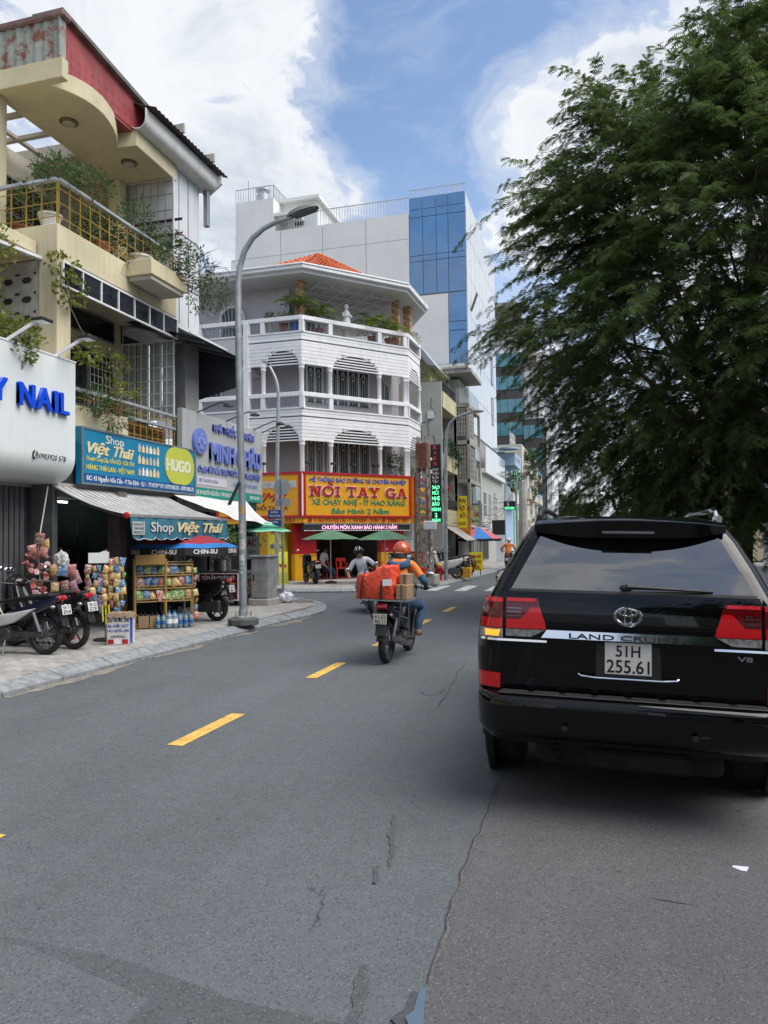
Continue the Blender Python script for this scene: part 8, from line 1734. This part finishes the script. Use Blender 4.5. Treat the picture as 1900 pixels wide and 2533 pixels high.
for i, (nm, a, c, d) in enumerate(PK):
    m = packet_mat(i, a, c, d); PMESH[nm] = (pillow('packet', m, .10, .13, .035), pillow('packet', m, .17, .22, .07), m)
rg = random.Random(21); PN = [p[0] for p in PK]
def packet(kind, big, loc, rz, where, group, tilt=0.0):
    o = link('snack_packet', PMESH[kind][1 if big else 0]); o.location = loc; o.rotation_euler = (tilt + rg.uniform(-.3, .3), rg.uniform(-.35, .35), rz + rg.uniform(-.6, .6)); o.location = V(loc) + V((rg.uniform(-.02, .02), rg.uniform(-.02, .02), rg.uniform(-.015, .015) if not big else 0)); s = rg.uniform(.75, 1.15); o.scale = (s, 1, s); tag(o, '%s printed snack packet %s' % (kind, where), 'snack packet', group); return o
# wire stand hung with strips of packets
sx, sy = on_d(262 / S_, 1440 / S_, 12.3).xy; th = thing('snack_stand', 'wire stand hung with strips of small snack packets', 'display stand', (sx, sy, .13)); vr = math.radians(28)
er = V((math.cos(vr), math.sin(vr), 0)); B().cyl((sx, sy, .13), (sx, sy, 1.62), .018, n=8).build('post', M_GREYM, th); B().lathe([(.2, 0), (.2, .03), (.03, .05)], 14, (sx, sy, .13)).build('foot', M_DARKM, th)
for z in (.75, 1.0, 1.25, 1.48): B().bar(V((sx, sy, z)) - er * .27, V((sx, sy, z)) + er * .27, .01).build('wire', M_GREYM, th)
wb = B().prism([(-.27, 1.40), (.05, 1.40), (.05, 1.58), (-.03, 1.60), (-.10, 1.57), (-.27, 1.57)], (sx, sy, 0), er, EZ, V((er.y, -er.x, 0)) * .02).build('white_card', M_SWHITE, th)
for k in range(7):
    off = -.26 + k * .087; z = 1.42 if k > 3 else 1.30; n = (5, 5, 7, 6, 7, 8, 7)[k]
    kinds = [('brown', 'yellow', 'pink'), ('yellow', 'blue', 'yellow'), ('blue', 'brown', 'purple'), ('orange', 'yellow', 'yellow'), ('red', 'yellow', 'orange'), ('yellow', 'blue', 'yellow'), ('blue', 'yellow', 'green')][k]
    for j in range(n):
        p = V((sx, sy, z - j * .115)) + er * off + V((er.y, -er.x, 0)) * (.05 + .03 * (k % 2)); packet(kinds[j % 3], False, p, vr, 'on the strips of the wire stand', 'packets on the wire stand')
for k in range(3): B().tube([V((sx, sy, .72)) + er * (-.06 + .05 * k) + V((.05, -.06, 0)), V((sx, sy, .45 - .04 * k)) + er * (-.05 + .05 * k) + V((.06, -.07, 0))], .014, 5).build('paper_streamer', mat('streamer', (.62, .55, .03), .6, var=.1), th)
# big bunch of bags hanging at the doorway
cx, cy = on_d(118 / S_, 1420 / S_, 12.6).xy; vr2 = math.radians(34); er2 = V((math.cos(vr2), math.sin(vr2), 0)); nv = V((er2.y, -er2.x, 0))
hk = thing('hanging_rail', 'rope and hook rail carrying the bunch of snack bags', 'rail', (cx, cy, .8)); B().tube([V((cx, cy, 2.7)), V((cx, cy, 1.7)) - er2 * .15, V((cx, cy, .75)) - er2 * .1], .012, 5).build('rope', M_SWHITE, hk); B().bar(V((cx, cy, 1.5)) - er2 * .3, V((cx, cy, 1.5)) + er2 * .3, .012).build('bar', M_GREYM, hk)
for j in range(24):
    z = 1.50 - (j // 4) * .13; a = -.30 + (j % 4) * .09 + rg.uniform(-.03, .03); p = V((cx, cy, z)) + er2 * a + nv * rg.uniform(.02, .12)
    b = B(); b.lathe([(.036, 0), (.05, .085), (.054, .09), (.05, .095)], 12); o = b.build('noodle_cup', PMESH[rg.choice(('brown', 'red', 'pink', 'brown'))][2], None, smooth=True); o.location = p; o.rotation_euler = (rg.uniform(.6, 2.2), rg.uniform(-.8, .8), vr2 + rg.uniform(-.6, .6)); tag(o, 'paper noodle cup in the hanging bunch by the doorway', 'noodle cup', 'noodle cups hanging at the doorway')
for (a, z, kd, bg) in ((-.22, 1.62, 'red', 1), (-.05, 1.60, 'red', 1), (-.12, 1.80, 'brown', 1), (-.02, 1.72, 'orange', 1), (.12, 1.28, 'orange', 1), (.26, 1.30, 'blue', 1), (.38, 1.27, 'red', 1), (.14, 1.0, 'yellow', 1), (.30, 1.02, 'brown', 1), (.42, 1.0, 'pink', 1), (.10, .78, 'red', 1), (.24, .76, 'yellow', 1), (.36, .78, 'green', 1), (-.2, .85, 'pink', 1), (-.05, .72, 'red', 1), (.45, 1.15, 'pink', 1)):
    packet(kd, True, V((cx, cy, z)) + er2 * a + nv * rg.uniform(.08, .16), vr2, 'in the bunch hanging by the shop doorway', 'bags hanging at the doorway')
for (a, z) in ((.42, .82), (.22, 1.45)): p = V((cx, cy, z)) + er2 * a + nv * .12; crumple('plastic_bag', p, .12, mat('cellophane', (.5, .5, .46), .25, var=.2), 'pale cellophane bag among the hanging snacks at the doorway', 'bag', int(z * 10), (1, .7, 1.2))['group'] = 'cellophane bags at the doorway'
# snack shelves with bottles at the foot
px0 = V((-8.20, 12.02, 0)); px1 = V((-7.50, 12.55, 0)); e = (px1 - px0).normalized(); L = 1.05; nn = V((e.y, -e.x, 0)); th = thing('snack_shelf', 'yellow wooden snack shelf with crisps, bottles and boxes under the umbrella', 'shelf', px0 + EZ * .13); M_YW = mat('yellow_wood', (.42, .28, .09), .7, var=.2, scale=8)
for a in (0, L * .52, L):
    for d in (0, -.32): B().bar(px0 + e * a + nn * d + EZ * .13, px0 + e * a + nn * d + EZ * (1.42 if a < L * .9 else 1.25), .03).build('upright', M_YW, th)
for z in (.16, .62, .86, 1.10, 1.30):
    b = B(); b.prism([(0, 0), (L, 0), (L, .34), (0, .34)], px0 + EZ * z, e, -nn, EZ * .02); b.build('shelf_board', M_YW, th); B().bar(px0 + EZ * (z + .06) + nn * .01, px0 + e * L + EZ * (z + .06) + nn * .01, .012).build('shelf_rail', M_YW, th)
B().prism([(0, 1.32), (L * .5, 1.32), (L * .5, 1.50), (0, 1.50)], px0 - nn * .1, e, EZ, nn * .25).build('top_carton', mat('carton_ochre', (.40, .24, .07), .8, var=.15), th)
seq = {.88: ('yellow', 'blue', 'brown', 'red', 'green', 'orange'), 1.12: ('green', 'yellow', 'blue', 'green', 'yellow', 'blue'), .64: ('green', 'yellow', 'green', 'red', 'yellow', 'blue')}
for z, ks in seq.items():
    for i in range(8):
        for r in range(2):
            if rg.random() < .18: continue
            packet(ks[rg.randrange(6) if rg.random() < .35 else i % 6], True, px0 + e * (.09 + i * .125) + nn * (-.06 - r * .11) + EZ * (z + .115), math.atan2(e.y, e.x), 'standing on the yellow snack shelf', 'packets on the snack shelf', -.2)
for j in range(7): packet(PN[(j * 3) % 8], False, px0 + e * (L + .04) + nn * .03 + EZ * (.35 + j * .14), math.atan2(e.y, e.x) + .6, 'clipped to the end of the yellow shelf', 'packets on the shelf end')
M_WATER_B = mat('water_bottle', (.35, .50, .60), .08, var=.1, trans=.5); M_BLUEC = mat('bottle_blue', (.03, .16, .42), .3, var=.1, trans=.2)
for i in range(7):
    for r in range(2):
        p = px0 + e * (.40 + i * .10) + nn * (.10 - r * .13) + EZ * .15; big = i in (2, 3); h = .30 if big else .25; R_ = .058 if big else .042; t = thing('water_bottle', ('large clear water bottle at the foot of the snack shelf' if big else 'small blue capped water bottle at the foot of the snack shelf'), 'bottle', p, 'water bottles by the snack shelf')
        B().lathe([(R_ * .9, 0), (R_, .02), (R_, h * .62), (R_ * .9, h * .66), (R_, h * .70), (R_ * .35, h * .90), (R_ * .35, h * .94)], 12, p).build('bottle_body', M_WATER_B, t, smooth=True); B().lathe([(R_ * .42, h * .93), (R_ * .42, h)], 10, p).build('cap', M_BLUEC, t, smooth=True); B().lathe([(R_ * 1.02, h * .25), (R_ * 1.02, h * .52)], 12, p, caps=False).build('label_band', M_BLUEC if not big else M_SWHITE, t, smooth=True)
for k, a in enumerate((.06, .26)):
    p = px0 + e * a + nn * .02 + EZ * .15; t = thing('cardboard_box', ('open cardboard box of bottles beside the water bottles' if k else 'cardboard box at the end of the shelf foot'), 'box', p); b = B(); 
    for (a0, a1, d0, d1, z0, z1) in ((0, .18, 0, .01, 0, .22), (0, .18, -.2, -.19, 0, .22), (0, .01, -.19, 0, 0, .22), (.17, .18, -.19, 0, 0, .22), (0, .18, -.2, 0, 0, .01)): b.prism([(a0, 0), (a1, 0), (a1, z1 - z0), (a0, z1 - z0)], p + nn * d0 + EZ * z0, e, EZ, nn * (d1 - d0))
    b.build('carton', M_CARD, t)
    for i in range(2): B().lathe([(.03, .02), (.03, .2), (.012, .26), (.012, .30)], 10, p + e * (.05 + i * .07) - nn * .1).build('bottle', mat('cola', (.03, .012, .01), .1, var=0), t, smooth=True)
# box sign CÓ NƯỚC ĐÁ
p = on_z(230, 1394, .13); vr3 = math.radians(20); ex = V((math.cos(vr3), math.sin(vr3), 0)); nx_ = V((-ex.y, ex.x, 0)); th = thing('ice_box', 'white foam ice box lettered CÓ NƯỚC ĐÁ with sacking on top', 'box', p); W_, D_, H_ = .36, .30, .47
bx = B().prism([(0, 0), (W_, 0), (W_, D_), (0, D_)], p, ex, nx_, EZ * H_).build('box', mat('foam_white', (.60, .59, .56), .7, var=.15, scale=5, dirt=(5, .55, (.36, .30, .24), .7)), th, bev=.01)
for s, z, h, w, m in (('CÓ NƯỚC ĐÁ', .36, .065, .33, M_INK), ('BIA, NƯỚC NGỌT', .275, .045, .32, M_SBLUE), ('CÁC LOẠI SỮA LẠNH', .205, .04, .33, M_SBLUE), ('CRYSTAL', .115, .035, .22, M_INK)): text(bx, s, p + ex * ((W_ - w) / 2) + EZ * z - nx_ * .001, ex, EZ, w, h, m, .002, bold=.02)
for k, (a, m) in enumerate(((.02, M_SRED), (.12, M_SWHITE), (.24, M_SRED))): B().prism([(a, .02), (a + .09, .02), (a + .09, .09), (a, .09)], p - nx_ * .001, ex, EZ, -nx_ * .002).build('printed_patch', m, bx)
B().prism([(0, .02), (D_ * .5, .02), (D_ * .5, .44), (0, .44)], p + ex * (W_ + .001), nx_, EZ, ex * .002).build('printed_patch', M_SBLUE, bx)
b = B(); vs = []; n = 14
for j in range(n + 1):
    for i in range(n + 1):
        u = i / n; v = j / n; q = p + ex * (-.03 + (W_ + .06) * u) + nx_ * (-.03 + (D_ + .06) * v) + EZ * (H_ + .025 + .012 * math.sin(u * 19) * math.cos(v * 13)); ed = max(abs(u - .5), abs(v - .5)) * 2
        if ed > .9: q.z -= .06 + .02 * math.sin(u * 31 + v * 17)
        vs.append(q)
b.add(vs, [(j * (n + 1) + i, j * (n + 1) + i + 1, (j + 1) * (n + 1) + i + 1, (j + 1) * (n + 1) + i) for j in range(n) for i in range(n)]); b.build('sacking', mat('sacking', (.24, .175, .11), .95, var=.35, scale=25, bump=.6, bscale=90), th, smooth=True, fix=False)
# dim shelves inside the shop, column, red stool
th = thing('shop_shelf', 'dark steel shelf of goods deep inside the shop', 'shelf', (-11.5, 12.9, .14))
for z in (.5, .95, 1.4, 1.85): B().box(-11.9, -11.3, 11.2, 14.4, z, z + .03).build('shelf_board', M_SHUT, th)
for y in (11.2, 12.8, 14.4): B().bar((-11.3, y, .14), (-11.3, y, 2.2), .04).build('upright', M_SHUT, th)
for i in range(36):
    z = (.53, .98, 1.43)[i % 3]; y = 11.3 + (i // 3) * .26; b = B(); h = rg.uniform(.15, .34); b.box(-11.75, -11.45, y, y + rg.uniform(.12, .22), z, z + h); tag(b.build('goods_box', PMESH[rg.choice(PN)][2], None), 'boxed goods on the dim shelf inside the shop', 'goods', 'goods on the inner shelf')
th = thing('shop_column', 'wrapped column with a poster between the two snack displays', 'column', (-8.75, 12.4, .13)); B().box(-8.95, -8.7, 12.25, 12.5, .13, 2.7).build('shaft', mat('column_grime', (.13, .11, .10), .85, var=.3, scale=5), th); B().box(-8.70, -8.69, 12.26, 12.49, .3, 1.1).build('poster', mat('poster_mix', (.40, .20, .10), .6, var=.6, scale=9), th)
bb_ = B(); bb_.box(-12.0, -11.96, 13.3, 14.4, 1.7, 2.5); th = thing('inner_window', 'dark barred window inside the shop', 'window', (-13.8, 13.5, 1.6)); B().box(-13.9, -13.86, 12.2, 13.9, 1.6, 2.4).build('pane', M_DGLASS, th); bars(th, (-13.84, 12.2, 1.6), EY, EZ, 1.7, .8, 4, 3, M_GREYM, .03)
# ================================================================== plants on the left balconies
G1 = None
bush('balcony_shrub', 'leafy shrub arching over the handrail corner of the cream house', [(-9.1, 11.0, 8.35, .45, .4, .28, 420), (-8.7, 11.5, 8.3, .35, .45, .22, 260), (-9.6, 11.1, 8.0, .4, .35, .35, 260)], M_LEAF, .085, .04, seed=51, pot=(-9.4, 11.2, 7.32, .35, .2, M_POTW)); bush('balcony_shrub', 'yellowish bamboo clump behind the near balcony rail', [(-10.3, 11.4, 8.0, .5, .4, .5, 420)], M_LEAFP, .12, .022, seed=52, pot=(-10.2, 11.4, 7.32, .3, .2))
bush('balcony_shrub', 'dense dark shrub inside the cream house balcony rail', [(-9.3, 12.4, 7.85, .35, .55, .42, 700), (-9.4, 13.1, 7.75, .3, .45, .4, 420)], M_LEAFD, .08, .04, seed=53, pot=(-9.3, 12.5, 7.32, .3, .22)); bush('balcony_shrub', 'oleander with pink flowers rising above the balcony rail', [(-9.1, 13.4, 8.35, .38, .42, .5, 520), (-9.0, 13.8, 8.0, .3, .35, .4, 320)], M_LEAF, .13, .028, seed=54, pot=(-9.1, 13.5, 7.32, .38, .26, M_POTW), flowers=14)
bush('balcony_shrub', 'oleander spilling out of the projecting cream planter box', [(-8.35, 13.6, 7.75, .35, .55, .42, 560), (-8.1, 14.1, 7.55, .35, .45, .45, 520), (-7.95, 14.6, 7.2, .3, .4, .42, 340), (-8.2, 14.3, 7.0, .22, .3, .35, 160)], M_LEAF, .10, .028, seed=55, flowers=12)
def bare(label, root, ends, seed):
    rgx = random.Random(seed); th = thing('bare_branches', label, 'plant', root); root = V(root); b = B()
    for e in ends:
        e = V(e); m = root.lerp(e, .5) + V((0, 0, .18)); b.tube([root, m, e], [.012, .008, .003], 4)
        for k in range(6):
            s = m.lerp(e, rgx.random()); b.tube([s, s + V((rgx.uniform(-.25, .25), rgx.uniform(-.2, .4), rgx.uniform(-.3, .3)))], [.004, .002], 3)
    b.build('twigs', M_TWIG, th)
bare('bare grey twigs arching out of the cream planter box', (-8.4, 14.0, 7.3), [(-7.9, 15.2, 7.9), (-7.8, 15.5, 7.4), (-8.0, 14.9, 8.3), (-7.7, 15.0, 6.9), (-8.1, 15.6, 8.1), (-7.9, 15.4, 6.5), (-8.3, 15.1, 6.7), (-8.3, 14.8, 6.3)], 4); bare('dry brown twigs trailing on the cream band below the planter', (-8.85, 12.9, 7.3), [(-8.8, 12.4, 6.9), (-8.8, 12.8, 6.8), (-8.82, 13.1, 6.7), (-8.8, 12.6, 7.1)], 6)
bush('creeper', 'pale green creeper climbing over the white nail sign', [(-8.75, 8.9, 5.05, .3, .7, .35, 460), (-8.65, 9.6, 5.0, .22, .5, .26, 330), (-9.0, 8.9, 5.8, .35, .7, .4, 380), (-9.2, 9.6, 6.5, .3, .5, .3, 220), (-8.5, 9.55, 4.7, .1, .25, .2, 90)], M_LEAFP, .10, .055, seed=57)
bush('creeper', 'pale leaves hanging round the cream column', [(-8.75, 10.95, 6.15, .22, .4, .3, 150), (-8.9, 10.9, 6.6, .25, .3, .2, 90), (-8.6, 11.2, 5.1, .2, .25, .22, 150)], M_LEAFP, .10, .06, seed=58)
bush('balcony_shrub', 'spiky aloe and flowering herbs on the lower cream balcony', [(-8.75, 11.6, 4.3, .2, .35, .22, 220), (-8.7, 12.1, 4.15, .22, .4, .3, 320)], M_LEAF, .15, .022, seed=59, flowers=5); bush('balcony_shrub', 'thin leafy sapling by the white grille of the cream house', [(-9.1, 12.6, 5.25, .3, .35, .25, 110), (-9.1, 13.2, 4.85, .25, .4, .15, 80), (-9.0, 12.5, 4.75, .2, .2, .2, 70)], M_LEAFP, .10, .055, pot=(-8.95, 12.5, 4.22, .2, .16), seed=60, stems=7); bush('balcony_shrub', 'low green plants behind the yellow lower balcony rail', [(-9.1, 13.7, 4.0, .2, .5, .2, 180)], M_LEAF, .10, .03, seed=61)
# ================================================================== the street behind the camera (seen only as reflections)
def back_street():
    for i, (lb, x0, x1, y0, y1, h, m) in enumerate((('cream row house behind the camera on the shop side', -15, -9.2, -9, 2.8, 9, M_CREAM), ('grey row house further back on the shop side', -15, -9.0, -24, -9.2, 12, M_GREYR), ('white block at the back of the street', -16, -9, -48, -24.5, 15, M_WHITEW), ('old concrete house on the parking side', 6.2, 13, -14, 3, 6.5, M_OLDC), ('tall beige block on the parking side', 6.0, 14, -40, -14.5, 14, M_BEIGE), ('white house closing the street behind', -9, 6, -75, -62, 11, M_WHITEW))):
        th = house('row_house', lb, x0, x1, y0, y1, h, m)
        xf = x1 + .01 if x0 < 0 else x0 - .01; ex = EY if x0 < 0 else -EY
        for j in range(int(h / 3.1)):
            for k in range(max(1, int((y1 - y0) / 3.4))): win(th, (xf, y0 + 1 + k * 3.4 + (0 if x0 < 0 else 1.5), 1.2 + 3.1 * j), ex, 1.5, 1.7, M_DGLASS, M_WPAINT, .08, 2, 1)
    small_tree((4.0, -6.5, .05), 'street tree on the parking side behind the camera', 8.0, 3.0, 71, M_LEAFD)
back_street()
for o in list(bpy.data.objects):
    if '_local' in o.keys(): del o['_local']
